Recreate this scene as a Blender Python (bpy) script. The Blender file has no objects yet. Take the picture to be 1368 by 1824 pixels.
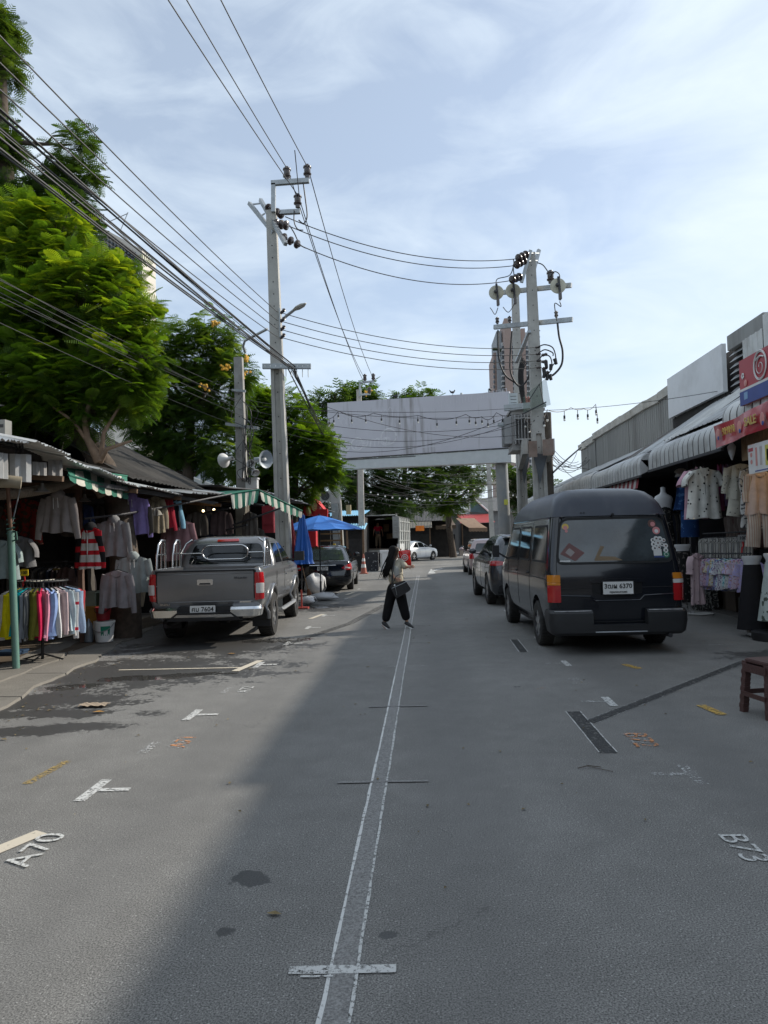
import bpy, bmesh, math, random
import numpy as np
from mathutils import Vector, Matrix
random.seed(7); RNG = np.random.default_rng(11)
R = math.radians; PI = math.pi
sc = bpy.context.scene; COL = sc.collection

# ------------------------------------------------------------------ camera
YAW, PITCH, ROLL, FPX, EYE = R(3.25), R(2.26), R(1.4), 1265.0, 1.6
fw = Vector((-math.sin(YAW)*math.cos(PITCH), math.cos(YAW)*math.cos(PITCH), math.sin(PITCH)))
r0 = Vector((math.cos(YAW), math.sin(YAW), 0)); u0 = r0.cross(fw)
cr = math.cos(ROLL)*r0 - math.sin(ROLL)*u0; cu = math.cos(ROLL)*u0 + math.sin(ROLL)*r0
cd = bpy.data.cameras.new('camera'); cam = bpy.data.objects.new('camera', cd); COL.objects.link(cam)
cam.matrix_world = Matrix(((cr.x, cu.x, -fw.x, 0), (cr.y, cu.y, -fw.y, 0), (cr.z, cu.z, -fw.z, EYE), (0, 0, 0, 1)))
cd.sensor_fit = 'VERTICAL'; cd.sensor_height = 36; cd.lens = FPX/1824*36; cd.clip_start = .05; cd.clip_end = 3000
sc.camera = cam

# ------------------------------------------------------------------ sun, sky, exposure
SUN_AZ, SUN_EL = R(62), R(32.5)          # azimuth measured from +Y (street direction) towards +X
sd = bpy.data.lights.new('sun', 'SUN'); sun = bpy.data.objects.new('sun', sd); COL.objects.link(sun)
sd.energy = 3.3; sd.angle = R(0.9); sd.color = (1.0, .93, .82)
sv = Vector((math.sin(SUN_AZ)*math.cos(SUN_EL), math.cos(SUN_AZ)*math.cos(SUN_EL), math.sin(SUN_EL)))
sun.rotation_euler = sv.to_track_quat('Z', 'Y').to_euler(); sun.location = sv*60
w = bpy.data.worlds.new('World'); sc.world = w; w.use_nodes = True
nt = w.node_tree; N = nt.nodes; L = nt.links; N.clear()
def wn(t, **k):
    n = N.new(t)
    for a, b in k.items(): setattr(n, a, b)
    return n
out = wn('ShaderNodeOutputWorld'); bg = wn('ShaderNodeBackground'); bg.inputs[1].default_value = .1
sky = wn('ShaderNodeTexSky', sky_type='NISHITA'); sky.sun_disc = False; sky.sun_elevation = SUN_EL; sky.sun_rotation = SUN_AZ
sky.air_density = 1.0; sky.dust_density = 1.5; sky.ozone_density = 1.5
tc = wn('ShaderNodeTexCoord'); mp = wn('ShaderNodeMapping'); mp.inputs['Scale'].default_value = (1, 1, 2.6); mp.inputs['Rotation'].default_value = (.3, .15, .5)
n1 = wn('ShaderNodeTexNoise'); n1.inputs['Scale'].default_value = 1.35; n1.inputs['Detail'].default_value = 7; n1.inputs['Roughness'].default_value = .52; n1.inputs['Distortion'].default_value = .35
n2 = wn('ShaderNodeTexNoise'); n2.inputs['Scale'].default_value = 4.2; n2.inputs['Detail'].default_value = 9; n2.inputs['Roughness'].default_value = .58; n2.inputs['Distortion'].default_value = .8
L.new(tc.outputs['Generated'], mp.inputs[0]); L.new(mp.outputs[0], n1.inputs[0]); L.new(mp.outputs[0], n2.inputs[0])
mx = wn('ShaderNodeMath', operation='MULTIPLY_ADD'); mx.inputs[1].default_value = .35; L.new(n2.outputs[0], mx.inputs[0])
sc1 = wn('ShaderNodeMath', operation='MULTIPLY'); sc1.inputs[1].default_value = .75; L.new(n1.outputs[0], sc1.inputs[0]); L.new(sc1.outputs[0], mx.inputs[2])
rp = wn('ShaderNodeValToRGB'); rp.color_ramp.elements[0].position = .46; rp.color_ramp.elements[1].position = .66
rp.color_ramp.elements[0].color = (.40, .40, .40, 1); rp.color_ramp.elements[1].color = (.92, .92, .92, 1); L.new(mx.outputs[0], rp.inputs[0])
mixc = wn('ShaderNodeMixRGB'); L.new(rp.outputs[0], mixc.inputs[0])
skm = wn('ShaderNodeMixRGB', blend_type='MULTIPLY'); skm.inputs[0].default_value = 1; skm.inputs[2].default_value = (.92, 1.0, 1.10, 1)
L.new(sky.outputs[0], skm.inputs[1]); L.new(skm.outputs[0], mixc.inputs[1]); mixc.inputs[2].default_value = (6.6, 7.5, 8.3, 1)
L.new(mixc.outputs[0], bg.inputs[0]); L.new(bg.outputs[0], out.inputs[0])
sc.view_settings.view_transform = 'Standard'; sc.view_settings.look = 'None'; sc.view_settings.gamma = 1
sc.view_settings.use_curve_mapping = False; sc.view_settings.exposure = 0.45
sc.cycles.max_bounces = 6; sc.cycles.transparent_max_bounces = 12

# ------------------------------------------------------------------ pixel -> place helpers (photo pixels, 1368x1824)
def ray(x, y): return fw*FPX + cr*(x-684) + cu*(912-y)
O = Vector((0, 0, EYE))
def PY(x, y, Y): d = ray(x, y); return O + d*(Y/d.y)
def PX(x, y, X): d = ray(x, y); return O + d*(X/d.x)
def PG(x, y, z=0): d = ray(x, y); return O + d*((z-EYE)/d.z)

# ------------------------------------------------------------------ materials
MATS = {}
def mat(name, col, rough=.7, metal=0., var=.12, scale=3., bump=0., bscale=40., coat=0., spec=.5, dirt=None, dscale=1.2, dstr=.5, emit=None, wavec=None, alpha=None, streak=False):
    if name in MATS: return MATS[name]
    m = bpy.data.materials.new(name); m.use_nodes = True; t = m.node_tree; n = t.nodes; l = t.links
    b = n['Principled BSDF']; b.inputs['Roughness'].default_value = rough; b.inputs['Metallic'].default_value = metal
    b.inputs['Coat Weight'].default_value = coat; b.inputs['Coat Roughness'].default_value = .06; b.inputs['Specular IOR Level'].default_value = spec
    co = n.new('ShaderNodeTexCoord'); c4 = (*col, 1)
    ns = n.new('ShaderNodeTexNoise'); ns.inputs['Scale'].default_value = scale; ns.inputs['Detail'].default_value = 6; ns.inputs['Roughness'].default_value = .6
    if streak:
        mpn = n.new('ShaderNodeMapping'); mpn.inputs['Scale'].default_value = (1, 1, .12); l.new(co.outputs['Object'], mpn.inputs[0]); l.new(mpn.outputs[0], ns.inputs[0])
    else: l.new(co.outputs['Object'], ns.inputs[0])
    r = n.new('ShaderNodeValToRGB'); r.color_ramp.elements[0].position = .3; r.color_ramp.elements[1].position = .7
    r.color_ramp.elements[0].color = (*[max(0, c*(1-var)) for c in col], 1); r.color_ramp.elements[1].color = (*[min(1, c*(1+var)) for c in col], 1)
    l.new(ns.outputs[0], r.inputs[0]); last = r.outputs[0]
    if dirt:
        nd = n.new('ShaderNodeTexNoise'); nd.inputs['Scale'].default_value = dscale; nd.inputs['Detail'].default_value = 8; nd.inputs['Roughness'].default_value = .65
        if streak: l.new(mpn.outputs[0], nd.inputs[0])
        else: l.new(co.outputs['Object'], nd.inputs[0])
        rd = n.new('ShaderNodeValToRGB'); rd.color_ramp.elements[0].position = .48; rd.color_ramp.elements[1].position = .68
        rd.color_ramp.elements[1].color = (dstr, dstr, dstr, 1); l.new(nd.outputs[0], rd.inputs[0])
        mm = n.new('ShaderNodeMixRGB'); l.new(rd.outputs[0], mm.inputs[0]); l.new(last, mm.inputs[1]); mm.inputs[2].default_value = (*dirt, 1); last = mm.outputs[0]
    l.new(last, b.inputs['Base Color'])
    if bump:
        nb = n.new('ShaderNodeTexNoise'); nb.inputs['Scale'].default_value = bscale; nb.inputs['Detail'].default_value = 4
        l.new(co.outputs['Object'], nb.inputs[0]); bp = n.new('ShaderNodeBump'); bp.inputs['Strength'].default_value = bump; bp.inputs['Distance'].default_value = .01
        l.new(nb.outputs[0], bp.inputs['Height']); l.new(bp.outputs[0], b.inputs['Normal'])
    if emit: b.inputs['Emission Color'].default_value = (*emit[0], 1); b.inputs['Emission Strength'].default_value = emit[1]
    if alpha is not None: b.inputs['Alpha'].default_value = alpha
    MATS[name] = m; return m

def paint(name, col, metal=.35, rough=.32, coat=.8, dust=.12):
    return mat(name, col, rough, metal, .08, 1.5, 0, 40, coat, dirt=(.16, .145, .12), dscale=2.2, dstr=dust)
def cloth(name, col, pat=None):
    if name in MATS: return MATS[name]
    m = mat(name, col, .9, 0, .18, 6, .35, 25, spec=.15)
    if pat:
        kind, col2, scl, thr = pat
        t = m.node_tree; n = t.nodes; l = t.links; b = n['Principled BSDF']; src = b.inputs['Base Color'].links[0].from_socket
        co = n.new('ShaderNodeTexCoord')
        if kind == 'spot':
            v = n.new('ShaderNodeTexVoronoi'); v.inputs['Scale'].default_value = scl; l.new(co.outputs['Object'], v.inputs[0]); s = v.outputs['Distance']
            r = n.new('ShaderNodeMath'); r.operation = 'LESS_THAN'; r.inputs[1].default_value = thr; l.new(s, r.inputs[0]); f = r.outputs[0]
        elif kind == 'noise':
            v = n.new('ShaderNodeTexNoise'); v.inputs['Scale'].default_value = scl; v.inputs['Detail'].default_value = 3; l.new(co.outputs['Object'], v.inputs[0])
            r = n.new('ShaderNodeMath'); r.operation = 'GREATER_THAN'; r.inputs[1].default_value = thr; l.new(v.outputs[0], r.inputs[0]); f = r.outputs[0]
        else:
            sx = n.new('ShaderNodeSeparateXYZ'); l.new(co.outputs['Object'], sx.inputs[0])
            a = n.new('ShaderNodeMath'); a.operation = 'MULTIPLY'; a.inputs[1].default_value = scl; l.new(sx.outputs['X' if kind == 'vstripe' else 'Z'], a.inputs[0])
            fr = n.new('ShaderNodeMath'); fr.operation = 'FRACT'; l.new(a.outputs[0], fr.inputs[0])
            r = n.new('ShaderNodeMath'); r.operation = 'LESS_THAN'; r.inputs[1].default_value = thr; l.new(fr.outputs[0], r.inputs[0]); f = r.outputs[0]
        mm = n.new('ShaderNodeMixRGB'); l.new(f, mm.inputs[0]); l.new(src, mm.inputs[1]); mm.inputs[2].default_value = (*col2, 1); l.new(mm.outputs[0], b.inputs['Base Color'])
    return m

M_conc = mat('pole_concrete', (.42, .41, .38), .85, 0, .12, 2, .25, 60, dirt=(.22, .21, .19), dscale=1.5, dstr=.5)
M_conc2 = mat('old_concrete', (.30, .29, .27), .9, 0, .2, 3, .3, 50, dirt=(.13, .12, .11), dscale=2, dstr=.7)
M_galv = mat('galvanised_steel', (.36, .38, .39), .45, .7, .15, 8, .1)
M_iron = mat('dark_iron', (.06, .06, .065), .6, .5)
M_porc = mat('brown_porcelain', (.045, .03, .028), .25, 0, .1, coat=.6)
M_wire = mat('wire_black', (.02, .02, .022), .6)
M_white = mat('white_paint', (.74, .74, .72), .5, 0, .06, dirt=(.45, .43, .40), dstr=.3)
M_chrome = mat('chrome', (.72, .73, .74), .12, 1., .05)
M_steel = mat('stainless_tube', (.62, .62, .62), .22, 1., .05)
M_tyre = mat('tyre_rubber', (.022, .021, .02), .85, 0, .2, 12, .3, 80, dirt=(.10, .09, .075), dstr=.35)
M_rim = mat('alloy_rim', (.48, .48, .48), .3, .85)
M_glass = mat('tinted_glass', (.012, .014, .016), .04, 0, .1, spec=.8)
M_glass2 = mat('rear_screen_glass', (.03, .04, .042), .05, 0, .3, 2, spec=1.0)
M_blackp = mat('black_plastic', (.018, .018, .02), .55)
M_rubber = mat('window_rubber', (.012, .012, .012), .7)
M_red = mat('red_lens', (.42, .012, .016), .12, 0, .1, coat=1)
M_amber = mat('amber_lens', (.62, .22, .02), .15, 0, .1, coat=1)
M_clear = mat('clear_lens', (.6, .58, .56), .15, 0, .1, coat=1)
M_plate = mat('plate_white', (.72, .72, .70), .4)
M_ink = mat('black_ink', (.015, .015, .016), .6)
M_tin = mat('tin_sheet', (.48, .49, .49), .45, .35, .15, 1.5, .1, dirt=(.2, .18, .16), dscale=1.2, dstr=.5)
M_tin_old = mat('rusty_tin', (.26, .25, .24), .6, .3, .25, 2, .1, dirt=(.14, .085, .05), dscale=2.5, dstr=.7)
M_tin_wh = mat('pale_tin', (.60, .60, .58), .5, .2, .12, 1.5, .1, dirt=(.33, .31, .28), dscale=1.8, dstr=.55)
M_dark = mat('dark_wall', (.035, .033, .032), .9, 0, .4, 2)
M_wood = mat('old_wood', (.14, .085, .05), .8, 0, .3, 5, .3)
M_bark = mat('tree_bark', (.085, .065, .05), .95, 0, .35, 8, 1., 18)

# ------------------------------------------------------------------ mesh builder
class MB:
    def __init__(s): s.v = []; s.f = []; s.m = []; s.mi = 0
    def add(s, vs, fs, mi=None):
        o = len(s.v); s.v += [tuple(p) for p in vs]; s.f += [tuple(i+o for i in f) for f in fs]; s.m += [s.mi if mi is None else mi]*len(fs)
    def box(s, c, d, rz=0, mi=None, M=None):
        x, y, z = d[0]/2, d[1]/2, d[2]/2; cs, sn = math.cos(rz), math.sin(rz)
        P = [(-x, -y, -z), (x, -y, -z), (x, y, -z), (-x, y, -z), (-x, -y, z), (x, -y, z), (x, y, z), (-x, y, z)]
        if M is not None: P = [M @ Vector(p) for p in P]; P = [(p[0]+c[0], p[1]+c[1], p[2]+c[2]) for p in P]
        else: P = [(p[0]*cs-p[1]*sn+c[0], p[0]*sn+p[1]*cs+c[1], p[2]+c[2]) for p in P]
        s.add(P, [(0, 3, 2, 1), (4, 5, 6, 7), (0, 1, 5, 4), (1, 2, 6, 5), (2, 3, 7, 6), (3, 0, 4, 7)], mi); return s
    def bx(s, a, b, mi=None): return s.box([(a[i]+b[i])/2 for i in range(3)], [abs(b[i]-a[i]) for i in range(3)], 0, mi)
    def hexa(s, P, mi=None): s.add(P, [(0, 3, 2, 1), (4, 5, 6, 7), (0, 1, 5, 4), (1, 2, 6, 5), (2, 3, 7, 6), (3, 0, 4, 7)], mi); return s
    def beam(s, a, b, w_, h_, up=(0, 0, 1), mi=None, w2=None, h2=None):
        a = Vector(a); b = Vector(b); d = (b-a).normalized(); u = Vector(up)
        if abs(d.dot(u)) > .98: u = Vector((0, 1, 0))
        x = d.cross(u).normalized(); u = x.cross(d); w2 = w2 or w_; h2 = h2 or h_
        P = [a-x*w_/2-u*h_/2, a+x*w_/2-u*h_/2, b+x*w2/2-u*h2/2, b-x*w2/2-u*h2/2, a-x*w_/2+u*h_/2, a+x*w_/2+u*h_/2, b+x*w2/2+u*h2/2, b-x*w2/2+u*h2/2]
        return s.hexa(P, mi)
    def tube(s, pts, r, n=8, mi=None, cap=True, flat=1.):
        pts = [Vector(p) for p in pts]; rs = r if isinstance(r, (list, tuple)) else [r]*len(pts); V = []; F = []
        pu = None
        for i, p in enumerate(pts):
            d = (pts[min(i+1, len(pts)-1)]-pts[max(i-1, 0)])
            d = d.normalized() if d.length > 1e-9 else Vector((0, 0, 1))
            if pu is None: pu = Vector((0, 0, 1)) if abs(d.z) < .9 else Vector((0, 1, 0))
            x = d.cross(pu)
            if x.length < 1e-6: x = d.cross(Vector((1, 0, 0)))
            x.normalize(); u = x.cross(d); pu = u
            for k in range(n):
                a = 2*PI*k/n; V.append(p + x*math.cos(a)*rs[i] + u*math.sin(a)*rs[i]*flat)
        for i in range(len(pts)-1):
            for k in range(n): F.append((i*n+k, i*n+(k+1) % n, (i+1)*n+(k+1) % n, (i+1)*n+k))
        if cap and n > 2: F.append(tuple(range(n))[::-1]); F.append(tuple((len(pts)-1)*n+k for k in range(n)))
        s.add(V, F, mi); return s
    def cyl(s, a, b, r, r2=None, n=12, mi=None): return s.tube([a, b], [r, r if r2 is None else r2], n, mi)
    def lathe(s, prof, c=(0, 0, 0), ax=(0, 0, 1), n=20, mi=None):
        ax = Vector(ax).normalized(); t = Vector((1, 0, 0)) if abs(ax.x) < .9 else Vector((0, 1, 0)); x = ax.cross(t).normalized(); y = ax.cross(x); c = Vector(c); V = []; F = []
        for (r, h) in prof:
            for k in range(n):
                a = 2*PI*k/n; V.append(c + x*math.cos(a)*r + y*math.sin(a)*r + ax*h)
        for i in range(len(prof)-1):
            for k in range(n): F.append((i*n+k, i*n+(k+1) % n, (i+1)*n+(k+1) % n, (i+1)*n+k))
        s.add(V, F, mi); return s
    def ball(s, c, r, n=12, mi=None, sx=1, sy=1, sz=1):
        V = []; F = []; m = n//2
        for i in range(m+1):
            th = PI*i/m
            for k in range(n): a = 2*PI*k/n; V.append((c[0]+r*sx*math.sin(th)*math.cos(a), c[1]+r*sy*math.sin(th)*math.sin(a), c[2]+r*sz*math.cos(th)))
        for i in range(m):
            for k in range(n): F.append((i*n+k, (i+1)*n+k, (i+1)*n+(k+1) % n, i*n+(k+1) % n))
        s.add(V, F, mi); return s
    def grid(s, fn, nu, nv, mi=None, flip=False):
        V = [fn(i/nu, j/nv) for j in range(nv+1) for i in range(nu+1)]; q = nu+1
        F = [(j*q+i, j*q+i+1, (j+1)*q+i+1, (j+1)*q+i) for j in range(nv) for i in range(nu)]
        if flip: F = [f[::-1] for f in F]
        s.add(V, F, mi); return s
    def prism(s, pts, fn, d, mi=None):     # 2d outline, fn maps (a,b,depth)->3d
        n = len(pts); V = [fn(a, b, 0) for a, b in pts]+[fn(a, b, d) for a, b in pts]
        s.add(V, [tuple(range(n))[::-1], tuple(range(n, 2*n))]+[(i, (i+1) % n, n+(i+1) % n, n+i) for i in range(n)], mi); return s
    def build(s, name, mats, parent=None, smooth=None, world=False, recalc=False):
        me = bpy.data.meshes.new(name); vs = s.v
        if world and parent is not None:
            o = parent.location; vs = [(p[0]-o[0], p[1]-o[1], p[2]-o[2]) for p in vs]
        me.from_pydata(vs, [], s.f)
        for m in (mats if isinstance(mats, (list, tuple)) else [mats]): me.materials.append(m)
        if len(set(s.m)) > 1: me.polygons.foreach_set('material_index', s.m)
        if recalc:
            bm = bmesh.new(); bm.from_mesh(me); bmesh.ops.recalc_face_normals(bm, faces=bm.faces); bm.to_mesh(me); bm.free()
        if smooth: me.shade_smooth(); me.set_sharp_from_angle(angle=R(smooth))
        o = bpy.data.objects.new(name, me); COL.objects.link(o)
        if parent is not None: o.parent = parent
        return o
def tag(o, label=None, cat=None, group=None, kind=None):
    if label: o['label'] = label
    if cat: o['category'] = cat
    if group: o['group'] = group
    if kind: o['kind'] = kind
    return o
def thing(name, label, cat, loc=(0, 0, 0), rz=0, group=None):
    o = bpy.data.objects.new(name, None); o.empty_display_size = .2; COL.objects.link(o); o.location = loc; o.rotation_euler = (0, 0, rz)
    return tag(o, label, cat, group)
def recenter(o):   # move the origin of a world-space mesh to its base
    me = o.data; n = len(me.vertices); a = np.empty(n*3, 'f'); me.vertices.foreach_get('co', a); a = a.reshape(-1, 3)
    c = np.array([a[:, 0].mean(), a[:, 1].mean(), a[:, 2].min()]); a -= c; me.vertices.foreach_set('co', a.ravel().astype('f')); me.update(); o.location = o.location + Vector(c); return o
def solo(mb, name, mats, label, cat, group=None, smooth=None, kind=None):
    o = mb.build(name, mats, None, smooth); recenter(o); return tag(o, label, cat, group, kind)
def kids(o): return [c for c in bpy.data.objects if c.parent == o]
def tree_of(root): return [(c, tree_of(c)) for c in kids(root)]
def dup(root, loc, rz=None, label=None, cache={}):
    if root.name not in cache: cache[root.name] = tree_of(root)
    def cp(o, sub, par):
        c = o.copy(); COL.objects.link(c); c.parent = par
        for a, b in sub: cp(a, b, c)
        return c
    r = root.copy(); COL.objects.link(r); r.location = loc
    if rz is not None: r.rotation_euler = (0, 0, rz)
    if label: r['label'] = label
    for a, b in cache[root.name]: cp(a, b, r)
    return r
def recolor(root, m, names):
    for c in bpy.data.objects:
        if c.parent == root and c.name.split('.')[0] in names and c.type == 'MESH':
            c.material_slots[0].link = 'OBJECT'; c.material_slots[0].material = m
def text_mesh(txt, size, ext=.001, shear=0, bold=0):
    cu_ = bpy.data.curves.new('t', 'FONT'); cu_.body = txt; cu_.size = size; cu_.extrude = ext; cu_.align_x = 'CENTER'; cu_.align_y = 'CENTER'; cu_.shear = shear; cu_.offset = bold; cu_.resolution_u = 3
    o = bpy.data.objects.new('t', cu_); COL.objects.link(o); dg = bpy.context.evaluated_depsgraph_get()
    me = bpy.data.meshes.new_from_object(o.evaluated_get(dg)); bpy.data.objects.remove(o); return me
def text(txt, size, m, parent, loc, rot, name='lettering', ext=.001, shear=0, bold=0, sx=1):
    me = text_mesh(txt, size, ext, shear, bold); me.materials.clear(); me.materials.append(m)
    o = bpy.data.objects.new(name, me); COL.objects.link(o); o.parent = parent; o.location = loc; o.rotation_euler = rot; o.scale = (sx, 1, 1); return o
REAR = (PI/2, 0, 0)        # text that faces -Y
def catenary(a, b, sag, n=24):
    a = Vector(a); b = Vector(b); return [a.lerp(b, i/n) - Vector((0, 0, 4*sag*(i/n)*(1-i/n))) for i in range(n+1)]
def rounded(pts, r, k=4):
    o = []; n = len(pts)
    for i in range(n):
        p = Vector(pts[i]).to_2d() if len(pts[i]) > 2 else Vector(pts[i]); a = Vector(pts[i-1]); b = Vector(pts[(i+1) % n])
        da = (a-p); db = (b-p); ra = min(r, da.length*.45); rb = min(r, db.length*.45); A = p+da.normalized()*ra; B = p+db.normalized()*rb
        for j in range(k+1): t = j/k; o.append(tuple(A*(1-t)**2+p*2*t*(1-t)+B*t*t))
    return o
def rect2(x0, y0, x1, y1): return [(x0, y0), (x1, y0), (x1, y1), (x0, y1)]

# ================================================================== ROAD AND GROUND
def road_material():
    m = bpy.data.materials.new('asphalt'); m.use_nodes = True; t = m.node_tree; n = t.nodes; l = t.links; b = n['Principled BSDF']
    def nd(ty, **k):
        x = n.new(ty)
        for a, c in k.items(): setattr(x, a, c)
        return x
    def math_(op, a, c=None, d=None):
        x = nd('ShaderNodeMath', operation=op)
        for i, v in enumerate((a, c, d)):
            if v is None: continue
            if isinstance(v, (int, float)): x.inputs[i].default_value = v
            else: l.new(v, x.inputs[i])
        return x.outputs[0]
    def noise(s, d, ro=.6, src=None):
        x = nd('ShaderNodeTexNoise'); x.inputs['Scale'].default_value = s; x.inputs['Detail'].default_value = d; x.inputs['Roughness'].default_value = ro; l.new(src or co.outputs['Object'], x.inputs[0]); return x.outputs[0]
    def ramp(src, p0, p1, c0=(0, 0, 0, 1), c1=(1, 1, 1, 1)):
        x = nd('ShaderNodeValToRGB'); e = x.color_ramp.elements; e[0].position = p0; e[1].position = p1; e[0].color = c0; e[1].color = c1; l.new(src, x.inputs[0]); return x.outputs[0]
    def mix(f, a, c, bt='MIX'):
        x = nd('ShaderNodeMixRGB', blend_type=bt)
        for i, v in enumerate((f, a, c)):
            if isinstance(v, tuple): x.inputs[i].default_value = v
            elif isinstance(v, (int, float)): x.inputs[i].default_value = v
            else: l.new(v, x.inputs[i])
        return x.outputs[0]
    co = nd('ShaderNodeTexCoord')
    base = ramp(noise(.35, 5), .3, .72, (.160, .155, .146, 1), (.222, .216, .206, 1))
    mid = ramp(noise(3.5, 6, .7), .3, .75, (.84, .84, .84, 1), (1.1, 1.1, 1.1, 1)); base = mix(1., base, mid, 'MULTIPLY')
    # aggregate
    fine = noise(135, 3, .7); agg = ramp(fine, .36, .66, (.22, .22, .22, 1), (1.75, 1.75, 1.73, 1)); base = mix(.9, base, agg, 'MULTIPLY')
    v = nd('ShaderNodeTexVoronoi'); v.inputs['Scale'].default_value = 85; l.new(co.outputs['Object'], v.inputs[0])
    vr = nd('ShaderNodeSeparateXYZ'); l.new(v.outputs['Color'], vr.inputs[0])
    chip = math_('MULTIPLY', math_('LESS_THAN', v.outputs['Distance'], .30), math_('GREATER_THAN', vr.outputs[0], .93)); base = mix(math_('MULTIPLY', chip, .7), base, (.42, .41, .39, 1))
    # tyre-polished lanes (long soft bands) and small oil spots
    sx = nd('ShaderNodeSeparateXYZ'); l.new(co.outputs['Object'], sx.inputs[0]); X = sx.outputs[0]; Y = sx.outputs[1]
    wob = math_('MULTIPLY_ADD', noise(.25, 2), .6, X)
    band = math_('SINE', math_('MULTIPLY', wob, 3.4)); base = mix(ramp(band, .2, 1., (0, 0, 0, 1), (.30, .30, .30, 1)), base, (.10, .099, .097, 1))
    vo = nd('ShaderNodeTexVoronoi'); vo.inputs['Scale'].default_value = .75; dist = nd('ShaderNodeMixRGB', blend_type='ADD'); dist.inputs[0].default_value = .12
    nn = nd('ShaderNodeTexNoise'); nn.inputs['Scale'].default_value = 14; l.new(co.outputs['Object'], nn.inputs[0]); l.new(co.outputs['Object'], dist.inputs[1]); l.new(nn.outputs['Color'], dist.inputs[2]); l.new(dist.outputs[0], vo.inputs[0])
    vs = nd('ShaderNodeSeparateXYZ'); l.new(vo.outputs['Color'], vs.inputs[0])
    spot = math_('LESS_THAN', vo.outputs['Distance'], math_('MULTIPLY', math_('SUBTRACT', vs.outputs[0], .55), .12)); base = mix(math_('MULTIPLY', spot, .8), base, (.03, .03, .03, 1))
    # cracks
    vc = nd('ShaderNodeTexVoronoi', feature='DISTANCE_TO_EDGE'); vc.inputs['Scale'].default_value = .22; l.new(dist.outputs[0], vc.inputs[0])
    crk = math_('MULTIPLY', math_('LESS_THAN', vc.outputs['Distance'], .0013), math_('GREATER_THAN', noise(.6, 3), .52)); base = mix(math_('MULTIPLY', crk, .25), base, (.03, .03, .03, 1))
    # wet patches: ellipses broken up by noise
    wn_ = noise(2.6, 10, .68)
    def ell(cx, cy, rx, ry, ang=0):
        ca, sa = math.cos(ang), math.sin(ang); dx = math_('SUBTRACT', X, cx); dy = math_('SUBTRACT', Y, cy)
        a = math_('DIVIDE', math_('ADD', math_('MULTIPLY', dx, ca), math_('MULTIPLY', dy, sa)), rx); c = math_('DIVIDE', math_('SUBTRACT', math_('MULTIPLY', dy, ca), math_('MULTIPLY', dx, sa)), ry)
        return math_('SUBTRACT', 1., math_('SQRT', math_('ADD', math_('MULTIPLY', a, a), math_('MULTIPLY', c, c))))
    E = None
    for e in WET:
        q = ell(*e); E = q if E is None else math_('MAXIMUM', E, q)
    wv = math_('ADD', math_('ADD', E, math_('MULTIPLY', math_('SUBTRACT', wn_, .5), 3.0)), math_('MULTIPLY', math_('SUBTRACT', noise(17, 6, .7), .5), 2.2)); wet = ramp(wv, .04, .12)
    base = mix(wet, base, (.25, .25, .25, 1), 'MULTIPLY') if False else mix(math_('MULTIPLY', wet, .80), base, (.028, .027, .026, 1))
    P = None
    for e in PUDDLE:
        q = ell(*e); P = q if P is None else math_('MAXIMUM', P, q)
    pv = math_('ADD', P, math_('MULTIPLY', math_('SUBTRACT', noise(3.2, 7), .5), 2.2)); pud = ramp(pv, .08, .14)
    l.new(base, b.inputs['Base Color'])
    rr = math_('SUBTRACT', math_('SUBTRACT', .82, math_('MULTIPLY', wet, .32)), math_('MULTIPLY', pud, .46)); l.new(rr, b.inputs['Roughness'])
    bp = nd('ShaderNodeBump'); bp.inputs['Distance'].default_value = .0035; l.new(math_('SUBTRACT', .5, math_('MULTIPLY', pud, .5)), bp.inputs['Strength']); l.new(noise(150, 3, .75), bp.inputs['Height']); l.new(bp.outputs[0], b.inputs['Normal'])
    return m
WET = [(-3.7, 8.9, 1.9, 1.15, .25), (-3.3, 11.0, 1.6, 1.0, .1), (-4.0, 7.3, 1.0, .55, .1), (-3.7, 6.1, 1.0, .22, .2), (-2.9, 17.2, 1.3, 1.1, 0), (-3.5, 4.95, .35, .15, .1), (-.88, 3.42, .085, .075, 0), (-.18, 2.95, .05, .04, 0), (-.86, 2.95, .04, .04, 0), (-3.9, 6.75, 1.1, .2, .0), (4.8, 9.6, 1.2, .35, .2)]
PUDDLE = [(-3.25, 8.55, .9, .2, .25), (-4.1, 8.0, .45, .2, .3), (-2.5, 11.6, .6, .28, .2), (-2.9, 17.2, .8, .4, 0)]
M_road = road_material()
mb = MB(); mb.grid(lambda u, v: (-150+300*u, -40+400*v, 0), 30, 40)
road = tag(mb.build('road', M_road), kind='structure')
M_ground = mat('bare_ground', (.16, .145, .12), .95, 0, .3, .5, .3)
mb = MB(); mb.grid(lambda u, v: (-1500+3000*u, -1500+3000*v, -.02), 6, 6); tag(mb.build('ground', M_ground), kind='structure')
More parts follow.
